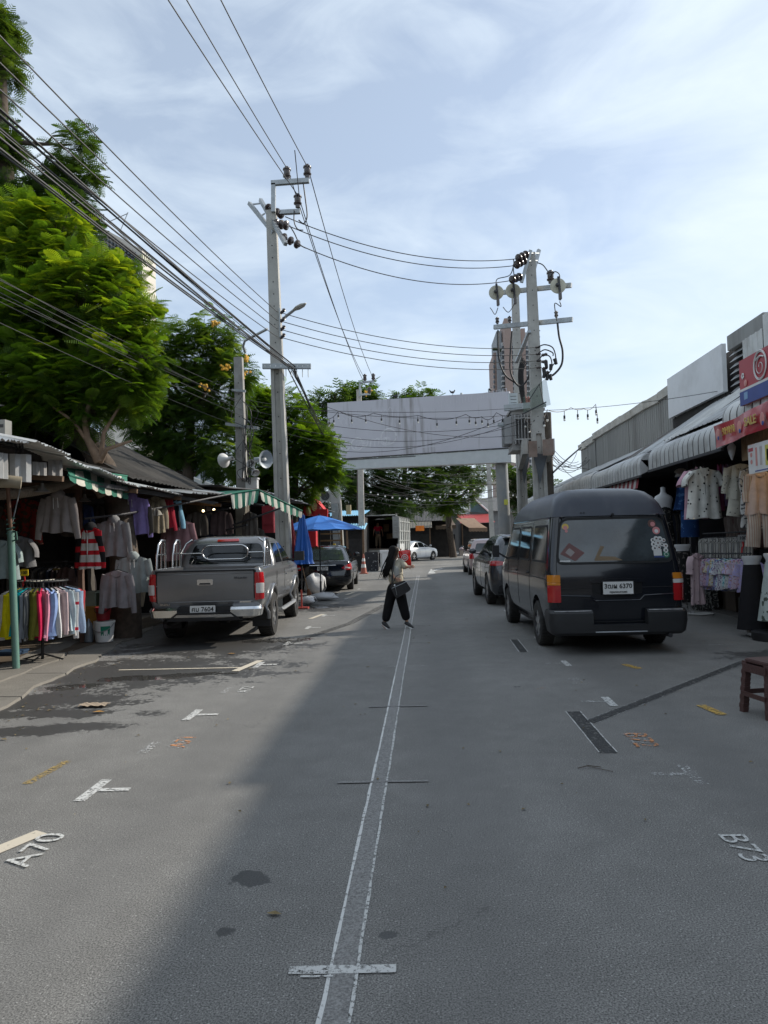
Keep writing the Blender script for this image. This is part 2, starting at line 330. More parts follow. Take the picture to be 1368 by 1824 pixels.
# concrete pavement on the left: irregular edge
M_pave = mat('worn_pavement', (.20, .185, .16), .9, 0, .25, 2.2, .5, 45, dirt=(.12, .11, .10), dscale=1.1, dstr=.6)
pav = thing('pavement', None, None, (-4.9, 3, 0)); pav['kind'] = 'structure'; del_keys = None
edgeX = {}
def pedge(y): return -4.22 - .155*(y-6.6) + .05*math.sin(y*2.1) + .03*math.sin(y*5.3)
yb = [-6]+[2+i*1.35 for i in range(12)]
def slab(x0f, x1f, ya, yb_, z):
    m_ = MB(); n = 7; V = []; 
    lo = [(x0f(ya+(yb_-ya)*i/n)+random.uniform(-.012, .012), ya+.012+(yb_-ya-.024)*i/n) for i in range(n+1)]; hi = [(x1f(ya+(yb_-ya)*i/n)+random.uniform(-.02, .02), ya+.012+(yb_-ya-.024)*i/n) for i in range(n+1)]
    for i in range(n):
        a, b2, c, d = lo[i], hi[i], hi[i+1], lo[i+1]; dz = .004*math.sin(i)
        m_.hexa([(a[0], a[1], -.03), (b2[0], b2[1], -.03), (c[0], c[1], -.03), (d[0], d[1], -.03), (a[0], a[1], z), (b2[0]-.015, b2[1], z-.004), (c[0]-.015, c[1], z-.004), (d[0], d[1], z)])
    return m_.build('slab', M_pave, pav, world=True)
for i in range(len(yb)-1):
    slab(lambda y: pedge(y)-.52, pedge, yb[i], yb[i+1], .03+random.uniform(-.004, .004))
    slab(lambda y: pedge(y)-1.15, lambda y: pedge(y)-.535, yb[i]+.3, yb[i+1]+.3, .045+random.uniform(-.004, .006))
mb = MB(); mb.bx((-12, -8, -.02), (-5.4, 40, .04)); tag(mb.build('stall_floor', mat('stall_floor', (.10, .075, .05), .8, 0, .3, 2)), kind='structure')
mb = MB(); mb.bx((5.75, -8, -.02), (12, 34, .035)); tag(mb.build('shop_floor', mat('shop_floor', (.08, .075, .07), .85, 0, .3, 2)), kind='structure')

# painted marks: children of the road
def worn(name, col, thr, sc_=38., base=.0):
    m = bpy.data.materials.new(name); m.use_nodes = True; t = m.node_tree; n = t.nodes; l = t.links; b = n['Principled BSDF']; b.inputs['Roughness'].default_value = .75
    co = n.new('ShaderNodeTexCoord'); ns = n.new('ShaderNodeTexNoise'); ns.inputs['Scale'].default_value = sc_; ns.inputs['Detail'].default_value = 10; ns.inputs['Roughness'].default_value = .78; l.new(co.outputs['Object'], ns.inputs[0])
    r = n.new('ShaderNodeValToRGB'); r.color_ramp.elements[0].position = thr-.035; r.color_ramp.elements[1].position = thr+.035; l.new(ns.outputs[0], r.inputs[0])
    mm = n.new('ShaderNodeMath'); mm.operation = 'MULTIPLY_ADD'; mm.inputs[1].default_value = 1-base; mm.inputs[2].default_value = base; l.new(r.outputs[0], mm.inputs[0]); l.new(mm.outputs[0], b.inputs['Alpha'])
    b.inputs['Base Color'].default_value = (*col, 1); return m
M_p1 = worn('worn_white_marking', (.55, .55, .53), .46); M_p2 = worn('very_worn_white_marking', (.5, .5, .49), .54); M_p3 = worn('cream_marking', (.56, .50, .40), .38)
M_p4 = worn('worn_yellow_marking', (.50, .32, .07), .47); M_p5 = worn('orange_scribble_paint', (.62, .27, .11), .50, 14); M_p6 = worn('black_cover_paint', (.04, .04, .04), .47, 26); M_p0 = mat('faint_white_marking', (.205, .20, .193), .8, 0, .6, 110, .5, 150, dirt=(.33, .33, .32), dscale=45, dstr=.55)
MZ = [.004]
def strip(name, pts, wd, m, jag=.003, parent=road):
    mb = MB(); z = MZ[0]; MZ[0] = .004 + ((MZ[0]-.004+.0004) % .004); P = []
    pts = [Vector((p[0], p[1], 0)) for p in pts]; Q = []
    for i in range(len(pts)-1):
        k = max(2, int((pts[i+1]-pts[i]).length/.12)); Q += [pts[i].lerp(pts[i+1], j/k) for j in range(k)]
    Q.append(pts[-1]); V = []
    for i, p in enumerate(Q):
        d = (Q[min(i+1, len(Q)-1)]-Q[max(0, i-1)]).normalized(); nrm = Vector((-d.y, d.x, 0)); a = wd/2
        V += [(*(p+nrm*(a+random.uniform(-jag, jag))).to_2d(), z), (*(p-nrm*(a+random.uniform(-jag, jag))).to_2d(), z)]
    mb.add(V, [(2*i+1, 2*i+3, 2*i+2, 2*i) for i in range(len(Q)-1)]); return mb.build(name, m, parent)
def roadtext(t, x, y, size, m, rz, sx=1):
    z = MZ[0]; MZ[0] = .004 + ((MZ[0]-.004+.0004) % .004)
    o = text(t, size, m, road, (x, y, z), (0, 0, rz), 'painted_number', .0002, 0, .0, sx); return o
cx = lambda y: -.345 + .0015*math.sin(y*1.3)
ys = [1.9+.5*i for i in range(60)]
strip('centre_line', [(cx(y)-.05, y) for y in ys[:14]], .016, worn('line_edge_paint', (.62, .62, .60), .42, 18)); strip('centre_line', [(cx(y)+.05, y) for y in ys[:14]], .014, M_p1)
strip('centre_line', [(cx(y)-.05, y) for y in ys[13:]], .016, M_p1); strip('centre_line', [(cx(y)+.05, y) for y in ys[13:]], .016, M_p1)
strip('centre_line', [(cx(y), y) for y in ys], .085, M_p0)
strip('cross_mark', [(-.55, 2.69), (-.15, 2.71)], .05, M_p1, .004); strip('cross_mark', [(-.50, 2.65), (-.38, 2.655)], .012, MATS.get('x', M_p1))
for i, y in enumerate([4.74, 6.86, 9.02, 11.1, 13.3, 15.4, 17.6]): strip('cross_mark', [(-.62+.04*i % .1, y), (-.02, y+.02)], .035, M_p0 if i != 2 else M_p2)
for y in [4.62, 6.62, 9.27, 11.2, 13.2, 15.3, 19.6, 23.4]:   # T marks on the left
    strip('parking_mark', [(-2.22, y-.20), (-2.22, y+.20)], .075, M_p1); strip('parking_mark', [(-2.18, y), (-1.98, y+.01)], .06, M_p1)
for y in [4.87, 6.98, 9.07, 11.3, 13.4, 15.6]:               # and their twins on the right
    strip('parking_mark', [(1.72, y-.19), (1.72, y+.19)], .075, M_p1 if y != 4.87 else M_p2); strip('parking_mark', [(1.68, y), (1.46, y+.01)], .06, M_p2)
strip('bay_line', [(-2.62, 3.1), (-2.36, 3.5), (-2.2, 3.92)][:1]+[(-2.2, 3.95)], .10, M_p3)
strip('bay_line', [(-4.0, 9.05), (-2.42, 9.10)], .05, M_p3); strip('bay_line', [(-2.42, 8.85), (-2.28, 9.62)], .10, M_p3)
strip('bay_line', [(-2.42, 14.7), (-2.28, 15.6)], .10, M_p3); strip('bay_line', [(-2.38, 21.0), (-2.25, 22.0)], .1, M_p3)
strip('parking_mark', [(-2.22, 5.42), (-2.22, 5.72)], .08, M_p2); strip('parking_mark', [(-2.2, 7.55), (-2.2, 7.85)], .07, M_p2)
roadtext('A70', -2.10, 3.72, .22, M_p1, PI/2, 1.15); roadtext('A71', -2.02, 5.72, .2, M_p2, PI/2); roadtext('A71', -2.00, 5.74, .2, M_p5, PI/2)
roadtext('A72', -2.0, 7.74, .19, M_p1, PI/2); roadtext('A73', -2.0, 9.95, .18, M_p2, PI/2); roadtext('A74', -2.0, 12.4, .18, M_p2, PI/2)
roadtext('B73', 1.56, 3.75, .2, M_p1, -PI/2, 1.1); roadtext('B72', 1.62, 5.68, .26, M_p5, -PI/2); roadtext('B72', 1.6, 5.72, .2, M_p2, -PI/2)
roadtext('B71', 1.6, 7.95, .2, M_p2, -PI/2, 1.2); roadtext('B70', 1.6, 10.3, .2, M_p2, -PI/2, 1.2)
strip('covered_line', [(1.30, 6.6), (1.30, 5.35)], .13, M_p6, .004)
for dx in (-.065, .065): strip('covered_line', [(1.30+dx, 6.6), (1.30+dx, 5.36)], .01, M_p1, .002)
strip('covered_line', [(1.36, 6.22), (2.2, 7.15), (3.85, 9.0)], .10, M_p6, .004)
for d in (-.05, .05): strip('covered_line', [(1.37+d*.8, 6.22-d*.7), (2.2+d*.8, 7.15-d*.7), (3.85+d*.8, 9.0-d*.7)], .008, M_p2, .002)
strip('covered_line', [(1.32, 10.0), (1.34, 11.2)], .12, M_p6, .004)
for dx in (-.06, .06): strip('covered_line', [(1.32+dx, 10.0), (1.34+dx, 11.2)], .012, M_p1, .002)
strip('yellow_mark', [(2.50, 6.78), (2.55, 6.42)], .09, M_p4); strip('yellow_mark', [(2.4, 8.95), (2.5, 8.65)], .09, M_p4); strip('yellow_mark', [(-2.75, 4.75), (-2.72, 5.25)], .07, worn('faded_yellow', (.35, .25, .09), .5)); strip('yellow_mark', [(1.12, 7.6), (1.22, 7.62)], .05, M_p5)
strip('bay_line', [(3.0, 10.35), (5.2, 10.4)], .025, M_p2); strip('bay_line', [(3.6, 12.3), (4.7, 13.1)], .05, M_p2)
# worn arrow far down the road and tyre marks
P_a = [PG(a, b, .006) for a, b in ((762, 1022), (776, 1021), (768, 1013), (769, 1016), (774, 1017), (790, 1012.5), (786, 1012.2))]; mb = MB(); mb.add(P_a, [(0, 1, 2), (3, 4, 5, 6)]); mb.build('painted_arrow', M_p1, road)
for k in range(3): strip('tyre_mark', [(-2.4+.06*k, 10.6), (-1.55+.06*k, 13.8), (-1.1+.06*k, 17.5)], .03, worn('tyre_black_%d' % k, (.03, .03, .03), .47, 20), .003)
# twig and crumpled litter
mb = MB(); mb.tube([(1.0, 4.98, .012), (1.08, 5.03, .014), (1.16, 5.0, .012)], .003, 5); mb.tube([(1.07, 5.02, .013), (1.22, 4.92, .008)], .002, 5)
solo(mb, 'twig', M_bark, 'thin forked twig lying alone on the shaded right half of the road', 'twig')
mb = MB(); mb.grid(lambda u, v: (-3.5+.28*u, 6.95+.14*v, .012+.02*abs(math.sin(u*9+v*4))), 8, 4); solo(mb, 'paper_scrap', mat('brown_paper', (.33, .26, .19), .8), 'crumpled brownish paper scrap at the edge of the wet patch', 'litter')
for i, (x, y, lab) in enumerate([(-3.25, 6.75, 'small orange dried leaf beside the paper scrap on the road'), (-2.9, 10.2, 'small yellow dried leaf on the wet road behind the pickup')]):
    mb = MB(); mb.add([(x, y, .012), (x+.06, y-.03, .02), (x+.12, y+.01, .012), (x+.05, y+.04, .016)], [(0, 1, 2, 3)]); solo(mb, 'fallen_leaf', mat('dry_leaf', (.5, .25, .05), .8), lab, 'leaf')

# ================================================================== VEHICLES
class Body:
    """stack of rounded-rectangle slices; keys: z -> half width, y rear, y front, corner r rear, corner r front"""
    def __init__(s, keys, bow=.04): s.k = sorted(keys); s.bow = bow
    def at(s, z):
        K = s.k
        if z <= K[0][0]: return K[0][1:]
        for a, b in zip(K, K[1:]):
            if z <= b[0]:
                t = (z-a[0])/(b[0]-a[0]); return tuple(a[i]*(1-t)+b[i]*t for i in range(1, 6))
        return K[-1][1:]
    def ring(s, z):
        W, yr, yf, rr, rf = s.at(z); P = []; bow = s.bow
        for i in range(9): x = -(W-rr)+2*(W-rr)*i/8; P.append((x, yr+bow*(x/W)**2))
        ye = yr+bow*((W-rr)/W)**2
        for i in range(1, 6): a = PI/2*i/6; P.append((W-rr+rr*math.sin(a), ye+rr-rr*math.cos(a)))
        for i in range(17): P.append((W, ye+rr+(yf-rf-bow*1.5-ye-rr)*i/16))
        yq = yf-rf-bow*1.5
        for i in range(1, 6): a = PI/2*i/6; P.append((W-rf+rf*math.cos(a), yq+rf*math.sin(a)))
        for i in range(9): x = (W-rf)-2*(W-rf)*i/8; P.append((x, yf-bow*1.5*(x/(W-rf+1e-6))**2))
        Q = P[:]
        # mirror left side
        for i in range(5, 0, -1): a = PI/2*i/6; P.append((-(W-rf+rf*math.cos(a)), yq+rf*math.sin(a)))
        for i in range(16, -1, -1): P.append((-W, ye+rr+(yf-rf-bow*1.5-ye-rr)*i/16))
        for i in range(5, 0, -1): a = PI/2*i/6; P.append((-(W-rr+rr*math.sin(a)), ye+rr-rr*math.cos(a)))
        return [(x, y, z) for x, y in P]
    def mesh(s, zs=None):
        mb = MB(); zs = zs or [k[0] for k in s.k]; V = []; n = None
        for z in zs: r = s.ring(z); n = len(r); V += r
        F = [(i*n+k, i*n+(k+1) % n, (i+1)*n+(k+1) % n, (i+1)*n+k) for i in range(len(zs)-1) for k in range(n)]
        F.append(tuple(range(n))[::-1]); F.append(tuple((len(zs)-1)*n+k for k in range(n))); mb.add(V, F); return mb
    def side(s, sg):
        def f(y, z, off=0):
            W, yr, yf, rr, rf = s.at(z); ye = yr+s.bow*((W-rr)/W)**2; yq = yf-rf-s.bow*1.5
            if y < ye+rr: d = min(rr, ye+rr-y); x = W-rr+math.sqrt(max(0, rr*rr-d*d))
            elif y > yq: d = min(rf, y-yq); x = W-rf+math.sqrt(max(0, rf*rf-d*d))
            else: x = W
            return (sg*(x+off), y, z)
        return f
    def rear(s, x, z, off=0):
        W, yr, yf, rr, rf = s.at(z); ax = abs(x); y = yr+s.bow*(min(ax, W-rr)/W)**2
        if ax > W-rr: d = min(rr*.999, ax-(W-rr)); y += rr-math.sqrt(rr*rr-d*d)
        return (x, y-off, z)
    def front(s, x, z, off=0):
        W, yr, yf, rr, rf = s.at(z); ax = abs(x); y = yf-s.bow*1.5*(min(ax, W-rf)/(W-rf+1e-6))**2
        if ax > W-rf: d = min(rf*.999, ax-(W-rf)); y -= rf-math.sqrt(rf*rf-d*d)
        return (x, y+off, z)
def patch(mb, pts, f, off=.004, rad=0., k=3, mi=None, sub=.12, th=.012):
    if rad: pts = rounded(pts, rad, k)
    P = []; n = len(pts)
    for i in range(n):
        a = Vector(pts[i]); b = Vector(pts[(i+1) % n]); q = max(1, int((b-a).length/sub)); P += [a.lerp(b, j/q) for j in range(q)]
    c = sum(P, Vector((0, 0)))/len(P); V = []; m = len(P)
    V += [f(p.x, p.y, off-th) for p in P]
    for sfr in (1, .75, .5, .25): V += [f(*(c+(p-c)*sfr), off) for p in P]
    V.append(f(c.x, c.y, off)); F = []
    for r in range(4): F += [(r*m+i, r*m+(i+1) % m, (r+1)*m+(i+1) % m, (r+1)*m+i) for i in range(m)]
    F += [(4*m+i, 4*m+(i+1) % m, 5*m) for i in range(m)]
    mb.add(V, F, mi)
def seam(mb, pts, f, wd=.008, off=.003):
    Q = []
    for i in range(len(pts)-1):
        a = Vector(pts[i]); b = Vector(pts[i+1]); q = max(1, int((b-a).length/.1)); Q += [a.lerp(b, j/q) for j in range(q)]
    Q.append(Vector(pts[-1])); mb.tube([f(p.x, p.y, off-wd*.35) for p in Q], wd/2, 5)
def cut(o, cutters):
    for c in cutters:
        c.parent = o.parent
        m = o.modifiers.new('b', 'BOOLEAN'); m.operation = 'DIFFERENCE'; m.object = c; m.solver = 'EXACT'
    dg = bpy.context.evaluated_depsgraph_get(); me = bpy.data.meshes.new_from_object(o.evaluated_get(dg)); o.modifiers.clear(); o.data = me
    for c in cutters: bpy.data.objects.remove(c)
    me.shade_smooth(); me.set_sharp_from_angle(angle=R(32))
def wheel(par, x, y, r=.33, wd=.2, side=1, spokes=6, rimr=.62, rim_mat=None):
    mb = MB(); h = wd/2; ax = (side, 0, 0)
    mb.lathe([(r*.6, -h), (r*.9, -h), (r*.985, -h*.8), (r, -h*.4), (r, h*.4), (r*.985, h*.8), (r*.93, h), (r*rimr, h*.95), (r*rimr, -h)], (x, y, r), ax, 32)
    for k in range(40):   # tread blocks
        a = 2*PI*k/40; c = Vector((x, y+math.cos(a)*(r+.002), r+math.sin(a)*(r+.002))); mb.box(c, (wd*.86, .018, .012), M=Matrix.Rotation(a-PI/2, 3, 'X'))
    w_ = mb.build('wheel', M_tyre, par, 40)
    mb = MB(); rr = r*rimr; mb.lathe([(rr*1.0, h*.96), (rr*.94, h*.98), (rr*.9, h*.55), (rr*.2, h*.25), (.001, h*.25)], (x, y, r), ax, 28, 1)
    for k in range(spokes):
        a = 2*PI*k/spokes+.3; d = Vector((0, math.cos(a), math.sin(a))); c = Vector((x+side*h*.78, y, r))
        mb.beam(c+d*rr*.12, c+d*rr*.95, rr*.26, h*.22, (1, 0, 0), 0, rr*.34)
    mb.lathe([(rr*.24, h*.5), (rr*.24, h*.9), (rr*.18, h*.97), (.001, h*.98)], (x, y, r), ax, 16, 0)
    mb.build('rim', [rim_mat or M_rim, M_iron], w_, 35)
    return w_
def wheelarch_cutters(body_w, ys, r, zc):
    cs = []
    for y in ys:
        for sg in (-1, 1):
            mb = MB(); mb.cyl((sg*(body_w+.15), y, zc), (sg*(body_w-.30), y, zc), r, n=28); cs.append(mb.build('cutter', M_blackp, None, recalc=True))
    return cs
def plate(par, x, y, z, wd, ht, l1, l2, name='number_plate', ns=.075):
    mb = MB(); mb.bx((x-wd/2, y-.012, z-ht/2), (x+wd/2, y, z+ht/2)); mb.bx((x-wd/2-.012, y-.008, z-ht/2-.012), (x+wd/2+.012, y+.004, z+ht/2+.012), 1)
    p = mb.build(name, [M_plate, M_blackp], par)
    text(l1, ns, M_ink, p, (x, y-.015, z+ht*.13), REAR, 'plate_number', .001, 0, .0016); text(l2, ns*.42, M_ink, p, (x, y-.015, z-ht*.33), REAR, 'plate_province', .001, 0, .0008)
    return p

# ---- high roof van ------------------------------------------------------
def build_van():
    P_ = mat('van_paint', (.007, .009, .014), .16, .0, .1, 1.2, 0, 40, .45, spec=.5, dirt=(.09, .085, .08), dscale=1.8, dstr=.10)
    P2 = mat('van_roof_paint', (.036, .042, .056), .42, .2, .15, 1.2, 0, 40, .2, dirt=(.16, .16, .155), dscale=1.5, dstr=.25, streak=True)
    t = thing('parked_van', 'dark navy high roof van with stickers on its rear window, seen from behind', 'van', (2.56, 9.72, 0), R(2.2))
    B = Body([(.30, .80, .10, 4.55, .12, .3), (.42, .875, .03, 4.68, .12, .3), (.62, .90, .015, 4.70, .10, .3), (.95, .905, .02, 4.68, .09, .3), (1.08, .895, .03, 4.62, .09, .3), (1.16, .885, .05, 4.5, .09, .3),
              (1.4, .855, .10, 4.2, .10, .28), (1.70, .815, .165, 3.95, .11, .28), (1.86, .79, .20, 3.85, .13, .28)], .035)
    Bz = [.30, .36, .42, .5, .62, .78, .95, 1.08, 1.16, 1.28, 1.4, 1.55, 1.70, 1.86]
    b = B.mesh(Bz).build('body', P_, t); cut(b, wheelarch_cutters(.9, (.98, 3.83), .40, .34))
    T = Body([(1.862, .80, .185, 3.9, .13, .3), (1.90, .785, .20, 3.9, .14, .35), (2.02, .745, .25, 3.75, .16, .4), (2.12, .69, .31, 3.5, .2, .4), (2.20, .61, .40, 3.2, .22, .4), (2.25, .50, .55, 2.95, .25, .4), (2.275, .30, .8, 2.6, .2, .25)], .05)
    T.mesh().build('raised_roof', P2, t, 50)
    mb = MB(); s = B.side(-1); s2 = B.side(1)
    seam(mb, [(.12, 1.845), (3.9, 1.845)], s, .03, .006); seam(mb, [(.12, 1.845), (3.9, 1.845)], s2, .03, .006); seam(mb, [(-.77, 1.86), (.77, 1.86)], B.rear, .03, .006)
    mb.build('roof_gutter', P_, t, 60)
    # rear door: seams, glass, recess
    mb = MB()
    seam(mb, [(-.70, 1.84), (-.79, 1.2), (-.80, .70), (-.74, .50), (-.70, .43), (.70, .43), (.74, .5), (.80, .70), (.79, 1.2), (.70, 1.84), (-.70, 1.84)], B.rear, .012)
    seam(mb, [(-.80, .885), (-.34, .885)], B.rear, .008); seam(mb, [(.34, .885), (.80, .885)], B.rear, .008)
    for sg in (-1, 1):
        f = B.side(sg); seam(mb, [(1.5, .44), (1.5, 1.80)], f); seam(mb, [(2.55, .40), (2.55, 1.80)], f); seam(mb, [(3.55, .42), (3.62, 1.2), (3.35, 1.78)], f); seam(mb, [(1.5, 1.80), (3.35, 1.8)], f); seam(mb, [(1.3, .98), (4.4, .98)], f, .012); seam(mb, [(.2, 1.0), (1.4, 1.0)], f, .02)
    mb.build('door_seams', M_rubber, t, 60)
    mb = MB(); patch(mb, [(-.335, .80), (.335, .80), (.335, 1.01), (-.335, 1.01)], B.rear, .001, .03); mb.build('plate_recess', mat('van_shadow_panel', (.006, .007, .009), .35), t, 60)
    mb = MB(); patch(mb, [(-.36, .955), (.36, .955), (.34, 1.005), (-.34, 1.005)], B.rear, .028, .02, th=.03); mb.build('plate_lamp_strip', P_, t, 60)
    mb = MB(); seam(mb, [(-.80, .79), (-.36, .775)], B.rear, .02, .01); seam(mb, [(-.36, .775), (-.30, .715), (.30, .715), (.36, .775)], B.rear, .02, .01); seam(mb, [(.36, .775), (.80, .79)], B.rear, .02, .01); mb.build('pressed_ridge', P_, t, 60)
    mb = MB(); patch(mb, [(-.80, 1.205), (.80, 1.205), (.705, 1.835), (-.705, 1.835)], B.rear, .008, .12, 5, th=.02); mb.build('window_rubber', M_rubber, t, 50)
    mb = MB(); patch(mb, [(-.765, 1.235), (.765, 1.235), (.675, 1.808), (-.675, 1.808)], B.rear, .011, .11, 5, th=.01); g = mb.build('rear_window', mat('van_rear_glass', (.045, .055, .06), .06, 0, .55, 1.6, spec=1.0, dirt=(.015, .016, .018), dscale=2.2, dstr=.8), t, 50)
    def stick(pts_or_c, r_, m, zoff=.014, name='sticker'):
        mb = MB()
        if isinstance(r_, (int, float)): patch(mb, [(pts_or_c[0]+r_*math.cos(a*PI/8), pts_or_c[1]+r_*math.sin(a*PI/8)) for a in range(16)], B.rear, zoff, 0, th=.003)
        else: patch(mb, rect2(pts_or_c[0], pts_or_c[1], r_[0], r_[1]), B.rear, zoff, 0, th=.003)
        return mb.build(name, m, g)
    SW = mat('sticker_white', (.62, .62, .60), .4); SG = mat('sticker_green', (.02, .16, .09), .4); SP = mat('sticker_pink', (.55, .22, .22), .4); SB = mat('sticker_brown', (.11, .05, .04), .4); SY = mat('sticker_yellow', (.6, .42, .06), .4)
    stick((.55, 1.735), .055, SB); stick((.56, 1.728), .032, SP, .017); stick((.60, 1.64), .052, SP); stick((.60, 1.632), .026, SW, .017)
    for i, (x, z) in enumerate([(.535, 1.51), (.585, 1.53), (.635, 1.52), (.685, 1.505), (.54, 1.455), (.60, 1.47), (.655, 1.45), (.705, 1.43), (.55, 1.40), (.61, 1.41), (.70, 1.37)]): stick((x, z), .027+.006*(i % 3), SW); stick((x+.003, z), .012, SB if i % 2 else M_ink, .017)
    stick((.53, 1.30), (.64, 1.385), SW); stick((.53, 1.275), (.67, 1.295), mat('sticker_blue', (.03, .06, .2), .4), .017); stick((.70, 1.315), .045, SG); stick((.70, 1.315), .028, SW, .017); stick((.70, 1.315), .020, SG, .020)
    stick((-.63, 1.72), .045, SY); stick((-.63, 1.705), .03, SP, .017); stick((-.62, 1.66), .02, SP)
    stick((-.74, 1.245), (-.60, 1.262), SW)
    # parcel box and stick seen through the glass, kept inside the pane
    mb = MB(); patch(mb, [(-.73, 1.35), (-.60, 1.50), (-.40, 1.36), (-.53, 1.25)], B.rear, .013, .01, th=.002); mb.build('label_sheet', mat('box_red_print', (.14, .06, .055), .5), g)
    mb = MB(); patch(mb, [(-.66, 1.37), (-.60, 1.43), (-.53, 1.37), (-.59, 1.31)], B.rear, .015, .01, th=.002); mb.build('label_sheet', mat('box_print_pale', (.28, .25, .24), .5), g)
    mb = MB(); patch(mb, [(-.28, 1.26), (-.24, 1.25), (-.13, 1.44), (-.18, 1.45)], B.rear, .013, 0, th=.002); patch(mb, [(-.28, 1.25), (.1, 1.25), (.0, 1.30), (-.2, 1.31)], B.rear, .0131, .01, th=.002); mb.build('wooden_slat', mat('slat_wood', (.20, .14, .08), .6), g)
    # wiper stub and bolts
    mb = MB(); mb.cyl(B.rear(.02, 1.875, 0), B.rear(.02, 1.875, .05), .018, n=10); [mb.ball(B.rear(x, 1.91, .004), .010, 8) for x in (-.40, -.36)]; mb.build('wiper_spindle', M_blackp, t)
    for sg in (-1, 1):   # tail lamps
        mb = MB(); z0, z1 = .70, 1.07
        def lf(a, z, off=0, sg=sg):
            # a: 0 inner rear .. wraps to side
            return B.rear(sg*(.755+a), z, off) if a < .13 else B.side(sg)(B.rear(sg*.885, z)[1]+(a-.13)*1.0, z, off)
        for (za, zb, mi) in [(z0, .93, 0), (.932, .965 if sg < 0 else .985, 1 if sg > 0 else 2), (.968 if sg < 0 else .988, z1, 2)]:
            patch(mb, [(0.0, za), (.15, za), (.15, zb), (0.0, zb)], lf, .022, .01, th=.03, mi=mi, sub=.03)
        mb.build('tail_lamp', [M_red, M_clear, M_amber], t, 40)
    # bumper: three pieces with step
    D = Body([(.26, .86, -.06, .5, .10, .05), (.30, .90, -.10, .5, .12, .05), (.44, .925, -.11, .5, .12, .05), (.56, .925, -.10, .5, .12, .05), (.60, .905, -.06, .5, .1, .05)], .05)
    m_ = D.mesh(); bp_ = m_.build('rear_bumper', mat('bumper_plastic', (.022, .023, .025), .5, 0, .2), t)
    c1 = MB().bx((-.36, -.3, .40), (.36, .06, .8)).build('cutter', M_blackp); c2 = MB().bx((-1.2, .30, .0), (1.2, 1.4, 1)).build('cutter', M_blackp); cut(bp_, [c1, c2])
    mb = MB(); mb.bx((-.34, -.10, .305), (.34, .04, .335)); mb.build('bumper_step', M_blackp, bp_)
    mb = MB(); mb.tube([D.rear(-.34+.68*i/18, .325, .012)+() if False else D.rear(-.34+.68*i/18, .31, .006) for i in range(19)], .009, 6); mb.build('step_edge', M_galv, bp_)
    mb = MB(); seam(mb, [(-.86, .585), (-.38, .59)], D.rear, .014, .012); seam(mb, [(.38, .59), (.84, .585)], D.rear, .016, .012); mb.build('scuffed_edge', mat('scuffed_trim', (.35, .35, .35), .4, .3, .4, 12), bp_)
    plate(t, .0, -.015, .885, .40, .165, '3ฒผ 6370', 'กรุงเทพมหานคร', ns=.086)
    # side windows
    for sg in (-1, 1):
        f = B.side(sg)
        for q in ([(.30, 1.22), (1.38, 1.22), (1.38, 1.76), (.42, 1.76)], [(1.58, 1.22), (2.48, 1.22), (2.48, 1.76), (1.58, 1.76)], [(2.62, 1.20), (3.72, 1.20), (3.42, 1.76), (2.62, 1.76)]):
            mb = MB(); patch(mb, q, f, .004, .07); mb.build('window_rubber', M_rubber, t, 50)
            c = (sum(p[0] for p in q)/4, sum(p[1] for p in q)/4); mb = MB(); patch(mb, [(c[0]+(p[0]-c[0])*.93, c[1]+(p[1]-c[1])*.88) for p in q], f, .008, .06, th=.006); mb.build('side_window', M_glass, t, 50)
        mb = MB(); mb.box(f(2.68, 1.04, .01), (.02, .14, .03)); mb.box(f(1.62, 1.04, .01), (.02, .14, .03)); mb.build('door_handle', M_blackp, t)
        mb = MB(); a = Vector(f(3.75, 1.2, 0)); mb.beam(a, a+Vector((sg*.16, 0, .1)), .03, .03); mb.box(a+Vector((sg*.22, 0, .14)), (.12, .07, .22)); mb.build('wing_mirror', M_blackp, t, 40)
    mb = MB(); patch(mb, [(-.66, 1.2), (.66, 1.2), (.58, 1.8), (-.58, 1.8)], B.front, .006, .08); mb.build('windscreen', M_glass, t, 50)
    mb = MB(); mb.cyl((.62, .35, .26), (.66, -.06, .245), .03, n=12); mb.build('exhaust_pipe', M_iron, t, 40)
    mb = MB(); mb.bx((-.75, .4, .22), (.75, 4.2, .36)); mb.cyl((-.6, .98, .3), (.6, .98, .3), .05); mb.ball((0, .98, .3), .13); mb.build('chassis', M_iron, t)
    for sg in (-1, 1): wheel(t, sg*.80, .98, .325, .2, sg, 6); wheel(t, sg*.80, 3.83, .325, .2, sg, 6)
    return t
build_van()

